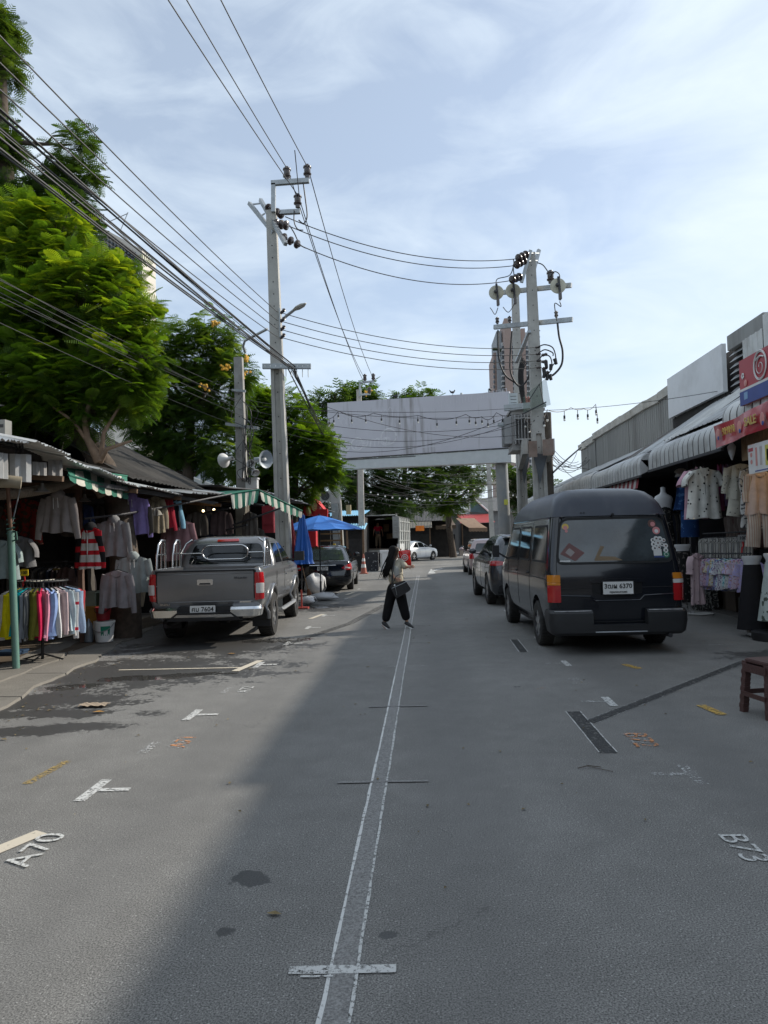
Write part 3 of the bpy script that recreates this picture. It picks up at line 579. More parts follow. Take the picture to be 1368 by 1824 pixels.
# ---- silver-grey pickup -------------------------------------------------
def build_pickup():
    P_ = paint('pickup_paint', (.20, .202, .208), .55, .30, .7, .14)
    t = thing('parked_pickup', 'grey pickup truck with chrome rack bars over its open bed', 'pickup', (-3.50, 11.12, 0), R(3.2))
    B = Body([(.50, .80, .12, 4.85, .08, .3), (.58, .86, .05, 4.92, .07, .3), (.72, .895, .015, 4.95, .06, .3), (.95, .905, .0, 4.95, .06, .3), (1.10, .895, .01, 4.85, .06, .35), (1.17, .875, .015, 4.6, .05, .35), (1.20, .86, .02, 4.3, .05, .4)], .02)
    b = B.mesh([.50, .58, .65, .72, .83, .95, 1.02, 1.10, 1.17, 1.20]).build('body', P_, t)
    c0 = MB().bx((-.74, .06, .72), (.74, 1.46, 1.6)).build('cutter', M_blackp)
    cut(b, [c0]+wheelarch_cutters(.9, (1.12, 4.12), .44, .40))
    C = Body([(1.198, .86, 1.52, 3.95, .10, .2), (1.30, .845, 1.54, 3.75, .12, .2), (1.45, .80, 1.60, 3.45, .14, .2), (1.60, .74, 1.67, 3.15, .16, .2), (1.68, .68, 1.74, 2.95, .18, .2), (1.725, .58, 1.85, 2.75, .2, .2), (1.74, .45, 2.0, 2.6, .2, .15)], .03)
    C.mesh().build('cab', P_, t, 45)
    # tailgate
    mb = MB(); patch(mb, [(-.765, .60), (.765, .60), (.765, 1.165), (-.765, 1.165)], B.rear, .012, .02, th=.02); tg = mb.build('tailgate', P_, t, 40)
    mb = MB(); patch(mb, [(-.83, .575), (.83, .575), (.80, 1.185), (-.80, 1.185)], B.rear, .004, .02, th=.01); mb.build('tailgate_gap', M_rubber, t, 40)
    mb = MB(); seam(mb, [(-.75, .69), (.75, .69)], B.rear, .012, .016); seam(mb, [(-.75, 1.13), (.75, 1.13)], B.rear, .01, .016); mb.build('pressed_line', P_, tg, 60)
    mb = MB(); mb.bx((-.79, -.012, 1.172), (.79, .05, 1.192)); mb.build('tailgate_cap', M_blackp, t)
    mb = MB(); patch(mb, [(-.125, .955), (.125, .955), (.125, 1.045), (-.125, 1.045)], B.rear, .022, .02); h = mb.build('tailgate_handle', M_chrome, t, 40)
    mb = MB(); patch(mb, [(-.095, .962), (.095, .962), (.08, .99), (-.08, .99)], B.rear, .026, .01); mb.build('handle_recess', M_blackp, h)
    text('Hi-Lander', .05, M_ink, tg, (.56, -.02, 1.06), REAR, 'badge', .003, .3); text('ISUZU', .045, M_chrome, tg, (-.64, -.02, .655), REAR, 'badge', .003, 0, .001, 1.25)
    mb = MB(); [mb.bx((.55+.022*k, -.02, .668), (.566+.022*k, -.016, .69)) for k in range(8)]; o_ = mb.build('small_badge', M_chrome, tg); o_['kind'] = 'stuff'; mb = MB(); [mb.bx((.36+.022*k, -.02, .655), (.374+.022*k, -.016, .672)) for k in range(8)]; o_ = mb.build('small_badge', M_ink, tg); o_['kind'] = 'stuff'
    for sg in (-1, 1):
        mb = MB()
        def lf(a, z, off=0, sg=sg): return B.rear(sg*(.785+a), z, off) if a < .09 else B.side(sg)(B.rear(sg*.875, z)[1]+(a-.09)*1.1, z, off)
        patch(mb, [(0, .70), (.155, .72), (.155, 1.14), (0, 1.14)], lf, .02, .015, th=.03, mi=0, sub=.03); patch(mb, [(.02, .81), (.12, .81), (.12, .97), (.02, .97)], lf, .026, .015, th=.01, mi=1, sub=.03)
        mb.build('tail_lamp', [M_red, M_clear], t, 40)
        f = B.side(sg); mb = MB()
        for yy in (1.12, 4.12):   # flared arches
            pts = [(yy+math.cos(a)*.455, .42+math.sin(a)*.455) for a in [PI*(-.06+1.12*i/16) for i in range(17)]]; pts = [p for p in pts if p[1] > .52 or True]
            mb = MB(); mb.tube([f(p[0], max(.5, p[1]), .012) if p[1] > .5 else (sg*.885, p[0], p[1]) for p in pts], .035, 8); mb.build('wheel_arch_flare', P_, t, 50)
        mb = MB()
        seam(mb, [(1.49, .52), (1.49, 1.19)], f); seam(mb, [(1.62, .56), (1.62, 1.19)], f); seam(mb, [(2.55, .54), (2.55, 1.2)], f); seam(mb, [(3.5, .56), (3.62, .9), (3.6, 1.19)], f); seam(mb, [(1.62, .56), (3.5, .56)], f)
        g = C.side(sg); seam(mb, [(1.66, 1.2), (1.76, 1.62), (2.8, 1.64)], g); seam(mb, [(2.55, 1.2), (2.5, 1.64)], g); seam(mb, [(3.65, 1.21), (2.95, 1.62)], g)
        mb.build('door_seams', M_rubber, t, 60)
        mb = MB(); mb.tube([f(2.4, 1.0, .03), f(2.5, 1.0, .035)], .014, 6); mb.tube([f(3.3, 1.0, .03), f(3.42, 1.0, .035)], .014, 6); mb.build('door_handle', M_chrome, t, 50)
        for q in ([(1.74, 1.235), (2.47, 1.235), (2.42, 1.60), (1.86, 1.60)], [(2.60, 1.235), (3.55, 1.235), (2.98, 1.60), (2.56, 1.60)]):
            mb = MB(); patch(mb, q, g, .004, .03); mb.build('side_window', M_glass, t, 50)
        mb = MB(); a = Vector(g(3.42, 1.25, 0)); mb.beam(a, a+Vector((sg*.15, 0, .0)), .03, .04); mb.box(a+Vector((sg*.23, .02, .07)), (.2, .09, .19)); mb.build('wing_mirror', M_blackp, t, 40)
        mb = MB(); mb.tube([(sg*.93, 1.65, .40), (sg*.95, 1.8, .385), (sg*.95, 3.4, .385), (sg*.93, 3.55, .40)], .055, 8, flat=.55); mb.build('side_step', mat('step_silver', (.34, .34, .34), .4, .5), t, 50)
        mb = MB(); mb.bx((sg*.60, .74, .20), (sg*.90, .75, .50)); mb.build('mudflap', M_blackp, t)
        wheel(t, sg*.80, 1.12, .38, .25, sg, 6, .60); wheel(t, sg*.80, 4.12, .38, .25, sg, 6, .6)
        # bed rack: bent tubes on each rail
        mb = MB(); x = sg*.80
        for ya, yb_ in ((.10, .55), (.95, 1.40)) if sg < 0 else ((.85, 1.42),):
            mb.tube([(x, ya, 1.19), (x, ya+.02, 1.42), (x*.99, ya+.07, 1.60), (x*.97, ya+.16, 1.68), (x*.97, yb_-.12, 1.68), (x*.985, yb_-.04, 1.6), (x, yb_, 1.42), (x, yb_, 1.19)], .021, 8)
            mb.tube([(x, (ya+yb_)/2, 1.19), (x*.985, (ya+yb_)/2, 1.68)], .016, 8); mb.tube([(x, ya+.03, 1.45), (x, yb_-.01, 1.45)], .013, 6)
        mb.tube([(x, .08, 1.20), (x, 1.42, 1.20)], .024, 8)
        mb.build('bed_rail', M_steel, t, 60)
    mb = MB()   # roll bar behind the cab with oval hoop
    for z, xx in ((1.44, .78),): mb.tube([(-xx, 1.44, z), (-.42, 1.44, z)], .013, 8); mb.tube([(.42, 1.44, z), (xx, 1.44, z)], .013, 8)
    ov = [(math.copysign(1, math.cos(a))*.27+.14*math.cos(a), 1.44, 1.45+.125*math.sin(a)) for a in [2*PI*(i+.5)/32 for i in range(32)]]; mb.tube(ov+[ov[0]], .015, 8)
    mb.tube([(-.80, 1.42, 1.19), (-.78, 1.43, 1.45), (-.70, 1.46, 1.62), (-.60, 1.5, 1.69)], .02, 8); mb.tube([(.80, 1.42, 1.19), (.78, 1.43, 1.45), (.70, 1.46, 1.62), (.60, 1.5, 1.69)], .02, 8); mb.build('roll_bar', M_steel, t, 60)
    mb = MB(); patch(mb, [(-.70, 1.24), (.70, 1.24), (.60, 1.60), (-.60, 1.60)], C.rear, .006, .08, 4); mb.build('rear_window', mat('pickup_glass', (.006, .008, .009), .05, 0, .2, spec=.7), t, 50)
    mb = MB(); patch(mb, [(-.20, 1.645), (.20, 1.645), (.19, 1.69), (-.19, 1.69)], C.rear, .03, .015, th=.05); mb.build('brake_lamp', M_red, t, 40)
    D = Body([(.43, .80, -.10, .3, .1, .03), (.46, .87, -.13, .3, .12, .03), (.57, .895, -.14, .3, .12, .03), (.61, .88, -.11, .3, .12, .03)], .06)
    bp_ = D.mesh().build('rear_bumper', M_chrome, t); c1 = MB().bx((-.42, -.5, .50), (.42, .08, .8)).build('cutter', M_blackp); c2 = MB().bx((-1.2, .16, .0), (1.2, 1.4, 1)).build('cutter', M_blackp); cut(bp_, [c1, c2])
    mb = MB(); mb.hexa([(-.60, -.10, .40), (.60, -.10, .40), (.60, .05, .40), (-.60, .05, .40), (-.43, -.125, .53), (.43, -.125, .53), (.43, .05, .53), (-.43, .05, .53)]); mb.bx((-.42, -.03, .49), (.42, .06, .62)); mb.build('bumper_insert', M_blackp, bp_)
    plate(t, -.03, -.055, .555, .40, .165, 'ศม 7604', 'กรุงเทพมหานคร', ns=.10)
    mb = MB(); mb.bx((-.45, .2, .42), (.45, 4.6, .56)); mb.cyl((-.75, 1.12, .38), (.75, 1.12, .38), .05); mb.ball((.05, 1.12, .36), .15); mb.cyl((-.7, .2, .3), (-.5, 1.8, .35), .035); mb.bx((-.5, .25, .45), (.5, .9, .52)); mb.build('chassis', M_iron, t)
    mb = MB(); patch(mb, [(-.68, 1.24), (.68, 1.24), (.55, 1.6), (-.55, 1.6)], C.front, .004, .06); mb.build('windscreen', M_glass, t, 50)
    mb = MB(); mb.bx((-.72, .08, .722), (.72, 1.44, .73)); mb.build('bed_floor', M_blackp, t)
build_pickup()

# ---- generic cars -------------------------------------------------------
def car(name, label, cat, loc, rz, K, GK, P_, gh, wheels, wr, lamps, seams=(), rearwin=None, platetxt=None, ps=None, group=None, badge=None, exhaust=None, spoiler=None, trim=None, lower=None):
    t = thing(name, label, cat, loc, rz, group); B = Body(K, .06); C = Body(GK, .05)
    zs = []; 
    for a, b in zip(K, K[1:]): zs += [a[0]+(b[0]-a[0])*i/2 for i in range(2)]
    zs.append(K[-1][0]); W = max(k[1] for k in K); L_ = K[3][3]
    b = B.mesh(zs).build('body', P_, t); cut(b, wheelarch_cutters(W, wheels, wr+.06, wr))
    C.mesh().build('cabin', P_, t, 45)
    for sg in (-1, 1):
        g = C.side(sg); f = B.side(sg)
        for q in gh:
            mb = MB(); patch(mb, q, g, .005, .03); mb.build('side_window', M_glass, t, 50)
        mb = MB()
        for s_ in seams: seam(mb, s_, f, .008)
        if seams: mb.build('door_seams', M_rubber, t, 60)
        for y in wheels: wheel(t, sg*(W-.10), y, wr, .21, sg, 5, .66)
        q = gh[-1]; yy = max(p[0] for p in q)-.12; zz = min(p[1] for p in q)
        mb = MB(); a = Vector(g(yy, zz+.02, 0)); mb.beam(a, a+Vector((sg*.12, 0, .03)), .03, .03); mb.ball(a+Vector((sg*.17, .02, .08)), .1, 12, sx=1, sy=.55, sz=.75); mb.build('wing_mirror', P_, t, 40)
        mb = MB(); [mb.tube([f(y, zz-.10, .02), f(y+.13, zz-.10, .025)], .012, 6) for y in (gh[0][0][0]+.55, gh[0][0][0]+1.45)]; mb.build('door_handle', trim or P_, t, 50)
        if lamps:
            pts, mi_pts = lamps; mb = MB(); xr = K[3][1]-.16
            def lf(a, z, off=0, sg=sg, xr=xr):
                x = xr+a; yr_ = B.at(z)[1]; lim = B.at(z)[0]-.06
                return B.rear(sg*x, z, off) if x < lim else B.side(sg)(B.rear(sg*lim, z)[1]+(x-lim)*1.3, z, off)
            patch(mb, pts, lf, .014, .02, mi=0, sub=.04, th=.03)
            if mi_pts: patch(mb, mi_pts, lf, .019, .01, mi=1, sub=.04, th=.01)
            mb.build('tail_lamp', [M_red, M_clear], t, 40)
            mb = MB(); patch(mb, [(W-.45, K[-1][0]-.32), (W-.12, K[-1][0]-.30), (W-.12, K[-1][0]-.18), (W-.5, K[-1][0]-.2)], lambda x, z, off=0: B.front(sg*x, z, off), .01, .02); mb.build('headlamp', M_clear, t, 40)
    mb = MB(); patch(mb, rearwin, C.rear, .006, .06, 4); mb.build('rear_window', M_glass2, t, 50)
    zb, zt = GK[0][0]+.03, GK[-3][0]; mb = MB(); w1, w2 = C.at(zb)[0]-.1, C.at(zt)[0]-.1; patch(mb, [(-w1, zb), (w1, zb), (w2, zt), (-w2, zt)], C.front, .005, .06); mb.build('windscreen', M_glass, t, 50)
    if lower:
        mb = MB(); patch(mb, lower, B.rear, .012, .04, th=.03); mb.build('lower_valance', M_blackp, t, 40)
    if platetxt: plate(t, 0, B.rear(0, ps[0])[1]-.012, ps[0], .34, .12, platetxt, 'กรุงเทพมหานคร', ns=.085)
    if trim: mb = MB(); seam(mb, [(-.42, ps[0]+.10), (.42, ps[0]+.10)], B.rear, .022, .014); mb.build('boot_trim', trim, t, 50)
    if exhaust: mb = MB(); [mb.lathe([(.052, 0), (.06, -.02), (.06, .12), (.045, .12), (.045, .02)], (x, B.rear(x, .34)[1]-.02, .33), (0, 1, 0), 18) for x in exhaust]; mb.build('exhaust_tip', M_chrome, t, 40)
    if badge: text(badge[0], badge[1], M_chrome, t, (badge[2], B.rear(badge[2], badge[3])[1]-.012, badge[3]), REAR, 'badge', .003)
    if spoiler:
        mb = MB(); z, y0, y1, w_ = spoiler; mb.hexa([(-w_, y0, z-.03), (w_, y0, z-.03), (w_, y1, z), (-w_, y1, z), (-w_, y0, z-.005), (w_, y0, z-.005), (w_, y1, z+.03), (-w_, y1, z+.03)]); mb.build('roof_spoiler', P_, t, 30)
    mb = MB(); mb.bx((-.6, .3, .18), (.6, K[3][3]-.4, .3)); mb.build('underbody', M_iron, t)
    return t
# black saloon
K = [(.20, .78, .10, 4.70, .1, .3), (.28, .88, .02, 4.78, .22, .35), (.42, .90, -.02, 4.82, .25, .38), (.60, .905, .0, 4.82, .25, .4), (.80, .895, .04, 4.72, .22, .4), (.92, .865, .07, 4.45, .2, .4), (.965, .84, .10, 4.1, .18, .4), (.985, .80, .16, 3.8, .15, .3)]
GK = [(.983, .80, .50, 3.75, .15, .3), (1.05, .77, .62, 3.55, .16, .3), (1.20, .71, .88, 3.25, .18, .3), (1.36, .63, 1.22, 2.85, .2, .3), (1.43, .56, 1.45, 2.6, .22, .25), (1.465, .42, 1.75, 2.3, .2, .2)]
car('parked_sedan', 'glossy black saloon parked behind the open blue umbrella', 'car', (-3.27, 22.45, 0), R(2.5), K, GK, paint('black_paint', (.010, .011, .014), .3, .15, 1., .04),
    [[(.95, 1.02), (1.7, 1.02), (1.66, 1.36), (1.40, 1.34)], [(1.76, 1.02), (2.55, 1.02), (2.5, 1.38), (1.72, 1.37)], [(2.6, 1.02), (3.45, 1.02), (2.82, 1.36), (2.56, 1.38)]], (1.05, 3.82), .33,
    ([(-.16, .74), (.02, .68), (.34, .72), (.34, .88), (.16, .90), (-.08, .80)], [(-.04, .75), (.1, .72), (.12, .76), (-.02, .79)]), [[(1.75, .35), (1.75, .97)], [(2.6, .3), (2.6, .97)], [(3.55, .35), (3.6, .97)]],
    [(-.66, 1.0), (.66, 1.0), (.50, 1.37), (-.50, 1.37)], 'ฎศ 9751', (.74,), trim=M_chrome, exhaust=(.55, -.55), lower=[(-.7, .22), (.7, .22), (.62, .34), (-.62, .34)])
# dark grey SUV
K = [(.26, .82, .12, 4.45, .1, .3), (.36, .90, .04, 4.52, .2, .35), (.55, .925, .0, 4.55, .25, .38), (.80, .925, .02, 4.55, .25, .4), (.98, .905, .05, 4.45, .22, .4), (1.04, .89, .06, 4.2, .22, .4), (1.09, .86, .10, 3.7, .2, .4)]
GK = [(1.088, .86, .12, 3.65, .25, .3), (1.2, .82, .20, 3.4, .26, .3), (1.38, .75, .34, 3.0, .28, .3), (1.52, .69, .46, 2.75, .28, .3), (1.62, .60, .62, 2.5, .28, .25), (1.67, .45, .9, 2.2, .25, .2)]
car('parked_suv', 'dark grey SUV with its left flank towards the road, parked just ahead of the van', 'car', (2.42, 16.45, 0), R(2.4), K, GK, paint('suv_paint', (.055, .058, .065), .5, .25, .9, .06),
    [[(.55, 1.14), (1.15, 1.14), (1.15, 1.48), (.85, 1.46)], [(1.22, 1.14), (2.1, 1.14), (2.05, 1.53), (1.2, 1.5)], [(2.16, 1.14), (3.2, 1.14), (2.55, 1.50), (2.11, 1.53)]], (.92, 3.66), .36,
    ([(-.22, .98), (.02, .94), (.38, .96), (.40, 1.04), (.0, 1.06), (-.22, 1.02)], None), [[(1.2, .4), (1.2, 1.08)], [(2.13, .38), (2.13, 1.08)], [(3.2, .4), (3.3, 1.08)]],
    [(-.66, 1.14), (.66, 1.14), (.52, 1.48), (-.52, 1.48)], None, (.8,), exhaust=(-.62, .62), badge=('CX-5', .09, -.55, .86), spoiler=(1.60, .36, .8, .55), lower=[(-.78, .30), (.78, .30), (.74, .5), (-.74, .5)], trim=M_chrome)
# pale pink hatchback, dark hatch with pale roof, white saloon
K = [(.22, .74, .10, 3.75, .1, .3), (.32, .82, .02, 3.82, .2, .35), (.5, .84, -.01, 3.85, .22, .38), (.70, .84, .0, 3.85, .22, .4), (.90, .82, .03, 3.7, .2, .4), (.96, .80, .05, 3.4, .18, .4)]
GK = [(.958, .80, .07, 3.2, .2, .3), (1.1, .76, .14, 2.95, .2, .3), (1.3, .69, .26, 2.6, .22, .3), (1.45, .62, .36, 2.3, .24, .3), (1.52, .52, .5, 2.1, .24, .2), (1.55, .4, .8, 1.9, .2, .2)]
hg = [[(.45, 1.0), (1.2, 1.0), (1.2, 1.38), (.72, 1.36)], [(1.26, 1.0), (2.75, 1.0), (2.2, 1.38), (1.26, 1.4)]]; hl = ([(-.05, .70), (.22, .70), (.24, .92), (.0, .93)], None); hs = [[(1.23, .35), (1.23, .95)], [(2.5, .35), (2.6, .95)]]; hr = [(-.62, 1.0), (.62, 1.0), (.5, 1.36), (-.5, 1.36)]
car('parked_hatchback', 'pale pink hatchback half hidden beyond the grey SUV', 'car', (2.72, 30.6, 0), R(2), K, GK, paint('pink_paint', (.46, .36, .36), .2, .3, .8, .08), hg, (.7, 3.1), .3, hl, hs, hr, None, (.6,))
car('parked_hatchback', 'dark hatchback with a pale roof, farthest in the right row of cars', 'car', (3.1, 37.2, 0), R(2), K, GK, paint('dark_teal_paint', (.02, .024, .028), .3, .25, .8, .08), hg, (.7, 3.1), .3, hl, hs, hr, None, (.6,))
K = [(.20, .76, .10, 4.40, .1, .3), (.28, .84, .02, 4.48, .22, .35), (.42, .86, -.02, 4.5, .25, .38), (.60, .865, .0, 4.5, .25, .4), (.80, .855, .04, 4.4, .22, .4), (.90, .83, .07, 4.15, .2, .4), (.95, .80, .12, 3.7, .18, .4)]
GK = [(.948, .78, .40, 3.5, .15, .3), (1.05, .75, .55, 3.3, .16, .3), (1.20, .69, .8, 3.0, .18, .3), (1.36, .61, 1.12, 2.65, .2, .3), (1.43, .54, 1.35, 2.4, .22, .25), (1.47, .42, 1.6, 2.1, .2, .2)]
car('white_sedan', 'white saloon standing across the far end of the street beside the truck', 'car', (-2.05, 51.9, 0), R(-33), K, GK, paint('white_car_paint', (.66, .67, .68), .1, .3, .8, .05),
    [[(.95, 1.0), (1.7, 1.0), (1.66, 1.34), (1.36, 1.32)], [(1.76, 1.0), (2.45, 1.0), (2.4, 1.36), (1.72, 1.35)], [(2.5, 1.0), (3.3, 1.0), (2.7, 1.33), (2.46, 1.36)]], (.95, 3.55), .32,
    ([(-.12, .70), (.28, .70), (.3, .88), (.0, .88)], None), [[(1.72, .35), (1.72, .94)], [(2.5, .3), (2.5, .94)], [(3.4, .35), (3.45, .94)]], [(-.62, .98), (.62, .98), (.48, 1.34), (-.48, 1.34)], None, (.74,))

# ================================================================== SHEETS, ROOFS, AWNINGS
def corr(mb, o, u, v, pitch=.076, amp=.012, nv=1, trap=False, jag=0, mi=None, sag=0):
    """corrugated sheet: ribs run along v, repeat along u"""
    o = Vector(o); u = Vector(u); v = Vector(v); nrm = u.cross(v).normalized(); n = max(2, int(u.length/pitch)); 
    prof = [(0, -1), (.25, 0), (.5, 1), (.75, 0)] if not trap else [(0, 0), (.70, 0), (.76, 1), (.94, 1)]
    A = [((i+a)/n, h*amp) for i in range(n) for a, h in prof]+[(1, prof[0][1]*amp)]; V = []
    for j in range(nv+1):
        for a, h in A:
            jj = (random.uniform(-jag, jag) if j in (0, nv) and jag else 0); V.append(o+u*a+v*(j/nv)+nrm*(h-sag*math.sin(PI*j/nv))+v.normalized()*jj)
    q = len(A); mb.add(V, [(j*q+i, j*q+i+1, (j+1)*q+i+1, (j+1)*q+i) for j in range(nv) for i in range(q-1)], mi); return mb

# ------------------------------------------------------------------ right hand shop row
M_gtrap = mat('grey_cladding', (.30, .30, .285), .6, .25, .1, 1.2, .05, dirt=(.13, .12, .11), dscale=1.5, dstr=.5, streak=True)
M_gcap = mat('parapet_flashing', (.52, .50, .45), .6, .1, .15, 1.5, .1, dirt=(.26, .23, .18), dstr=.6)
M_panel = mat('white_sign_panel', (.78, .79, .80), .5, .0, .04, 1., dirt=(.38, .37, .35), dscale=.8, dstr=.3)
M_awn = mat('rolled_awning_steel', (.52, .52, .51), .45, .3, .12, 2., .25, 60, dirt=(.16, .15, .14), dscale=2.2, dstr=.55)
M_hw = mat('dark_shop_wall', (.045, .043, .045), .9, 0, .4, 1.5)  # near-black colour carries the shade of the shop interior
rb = thing('shop_row_building', 'long low shop row on the right with grey clad parapet and curved steel awnings', 'building', (7.0, 8, 0))
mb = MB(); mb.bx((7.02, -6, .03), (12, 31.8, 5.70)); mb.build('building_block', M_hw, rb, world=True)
def clad(y0, y1, z0, z1, m, name='wall_sheet', trap=True, pitch=.19, x=6.99):
    n = max(1, round((y1-y0)/1.15)); 
    for i in range(n):
        a = y0+(y1-y0)*i/n; b = y0+(y1-y0)*(i+1)/n; mb = MB(); corr(mb, (x-random.uniform(0, .012), b-.004, z0), (0, -(b-a)+.008, 0), (0, 0, z1-z0+random.uniform(-.02, .02)), pitch, .022, 1, trap); mb.build(name, m, rb, world=True)
clad(19.7, 29.0, 3.9, 5.62, M_gtrap); clad(29.1, 31.7, 3.9, 5.5, M_gtrap)
for i in range(9):   # folded flashing pieces with bent tops
    a = 19.72+i*1.35; b = a+1.33; dz = random.uniform(-.04, .03); mb = MB(); z = 5.60 if i < 7 else 5.48
    mb.hexa([(6.90, a, z-.13+dz), (7.05, a, z-.13+dz), (7.05, b, z-.13), (6.90, b, z-.13), (6.88, a, z+.12+dz), (7.2, a, z+.22+dz), (7.2, b, z+.21), (6.88, b, z+.10)]); mb.build('parapet_flashing', M_gcap, rb, world=True)
mb = MB(); mb.bx((6.72, 16.12, 4.72), (6.82, 19.68, 5.80)); mb.build('white_fascia_panel', M_panel, rb, world=True)
mb = MB(); [mb.beam((6.82, y, 4.7), (7.0, y, 4.7), .05, .05) for y in (16.3, 18, 19.5)]; mb.bx((6.84, 16.1, 4.45), (6.98, 19.7, 4.71)); mb.build('panel_bracket', M_dark, rb, world=True)
for i in range(9): mb = MB(); z = 4.40+i*.135; mb.hexa([(6.86, 14.9, z), (6.98, 14.9, z+.11), (6.98, 16.08, z+.11), (6.86, 16.08, z), (6.87, 14.9, z+.012), (6.99, 14.9, z+.122), (6.99, 16.08, z+.122), (6.87, 16.08, z+.012)]); mb.build('louvre_slat', M_tin, rb, world=True)
mb = MB(); mb.bx((6.84, 14.4, 5.62), (7.1, 16.1, 5.95)); mb.build('parapet_cap', M_gtrap, rb, world=True)
clad(14.35, 15.25, 4.5, 5.6, M_tin_wh, x=6.80)
mb = MB(); mb.bx((6.78, 9.0, 3.9), (7.2, 14.3, 5.86)); mb.build('signboard_back', M_tin_wh, rb, world=True)
# sloping sheet roofs between awning heads and parapet
def slope(y0, y1, xa, za, xb, zb, m, pitch=.2, n=1):
    for i in range(n):
        a = y0+(y1-y0)*i/n; b = y0+(y1-y0)*(i+1)/n; mb = MB(); corr(mb, (xa, b-.005, za+.01*(i % 2)), (0, a-b+.01, 0), (xb-xa, 0, zb-za), pitch, .018, 3, True, .012); mb.build('roof_sheet', m, rb, world=True)
slope(11.0, 13.6, 4.95, 3.48, 6.7, 4.55, M_tin, .2, 2); slope(13.6, 15.1, 5.0, 3.50, 6.85, 4.72, M_tin_wh, .2, 1); slope(15.1, 17.0, 5.0, 3.42, 6.85, 4.62, M_tin, .2, 2)
slope(17.0, 20.0, 5.2, 3.42, 6.9, 4.45, M_tin_old, .08, 3); slope(20.0, 33.2, 4.95, 3.42, 6.95, 4.30, M_tin, .2, 11)
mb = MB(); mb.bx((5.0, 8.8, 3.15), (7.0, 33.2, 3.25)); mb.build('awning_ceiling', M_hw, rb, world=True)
def awning(y0, y1, zl=2.93, m=M_awn):
    mb = MB(); n = int((y1-y0)/.24); prof = [(0, -1.3), (.11, -.6), (.18, .2), (.34, .75), (.5, .95), (.66, .75), (.82, .2), (.89, -.6)]
    path = [(5.35, zl+.66), (5.15, zl+.56), (5.0, zl+.485)]+[(4.98-.26*math.sin(a), zl+.22+.26*math.cos(a)) for a in [PI/2*i/7 for i in range(1, 8)]]+[(4.72, zl+.1), (4.725, zl)]
    A = [((i+a)/n, h) for i in range(n) for a, h in prof]+[(1, -1.3)]; V = []
    for j, (x, z) in enumerate(path):
        p0 = Vector(path[max(0, j-1)]); p1 = Vector(path[min(len(path)-1, j+1)]); d = (p1-p0).normalized(); nx, nz = d.y, -d.x
        for a, h in A: V.append((x+nx*h*.016, y0+(y1-y0)*a, z+nz*h*.016))
    q = len(A)
    mb.add(V, [(j*q+i, j*q+i+1, (j+1)*q+i+1, (j+1)*q+i) for j in range(len(path)-1) for i in range(q-1)]); mb.m = [1 if k % (q-1) % 8 in (7, 0) else 0 for k in range(len(mb.f))]  # valley faces coloured dark for grime and the shade in the grooves
    # end cap
    for y in (y0-.004, y1+.004):
        mb.add([(x, y, z) for x, z in path]+[(5.35, y, zl+.3), (4.95, y, zl+.1)], [tuple(range(len(path)+2))])
    o = mb.build('rolled_awning', [m, mat('awning_groove_grime_shade', (.085, .082, .08), .8, 0, .3, 6)], rb, 50, world=True)
    mb = MB(); mb.bx((4.70, y0, zl-.05), (4.75, y1, zl-.003)); mb.bx((4.78, y0, zl+.05), (4.82, y1, zl+.1)); mb.build('awning_edge_bar', M_iron, o)
    o2 = kids(o)[0]; 
    return o
for a, b, z in ((11.45, 15.15, 2.93), (15.75, 20.3, 2.88), (20.36, 25.0, 2.92), (25.06, 29.4, 2.9), (29.46, 34.2, 2.9)): awning(a, b, z)
awning(8.9, 11.4, 3.14, M_tin_wh)
for k in [c for c in bpy.data.objects if c.name.startswith('awning_edge_bar')]:
    for v in k.data.vertices: v.co -= Vector((7.0, 8, 0))
for y in (8.9, 11.4, 15.45, 20.3, 25.0, 29.4, 34.0): mb = MB(); mb.bx((5.62, y-.05, 0), (5.72, y+.05, 3.2)); mb.build('shop_post', M_iron, rb, world=True)
for y in (9.9, 15.45, 20.3, 25.0, 29.4, 33.9): mb = MB(); mb.bx((5.8, y-.03, 0), (7.0, y+.03, 3.14)); mb.build('partition_wall', M_hw, rb, world=True)
# far-end white structure on top near the camera and long shadow-casting parapet continues out of frame
mb = MB(); mb.bx((6.95, -6, 5.7), (12, 9.0, 5.85)); mb.build('flat_roof', M_gtrap, rb, world=True)
# wooden slat reveal under the near awning and the red and white striped flap
for i in range(7): mb = MB(); mb.bx((5.0, 11.28-.15*i, 2.70), (5.03, 11.42-.15*i, 3.1)); mb.build('wall_board', mat('pine_board', (.36, .24, .13), .6, 0, .2, 4), rb, world=True)
mb = MB()
for i in range(14): mb.mi = i % 2; mb.add([(4.80, 16.1+.18*i, 2.84), (4.80, 16.28+.18*i, 2.84), (4.76, 16.28+.18*i, 2.62), (4.76, 16.1+.18*i, 2.62)], [(0, 1, 2, 3)])
mb.build('striped_flap', [cloth('flap_red', (.25, .06, .07)), cloth('flap_white', (.45, .42, .40))], rb, world=True)

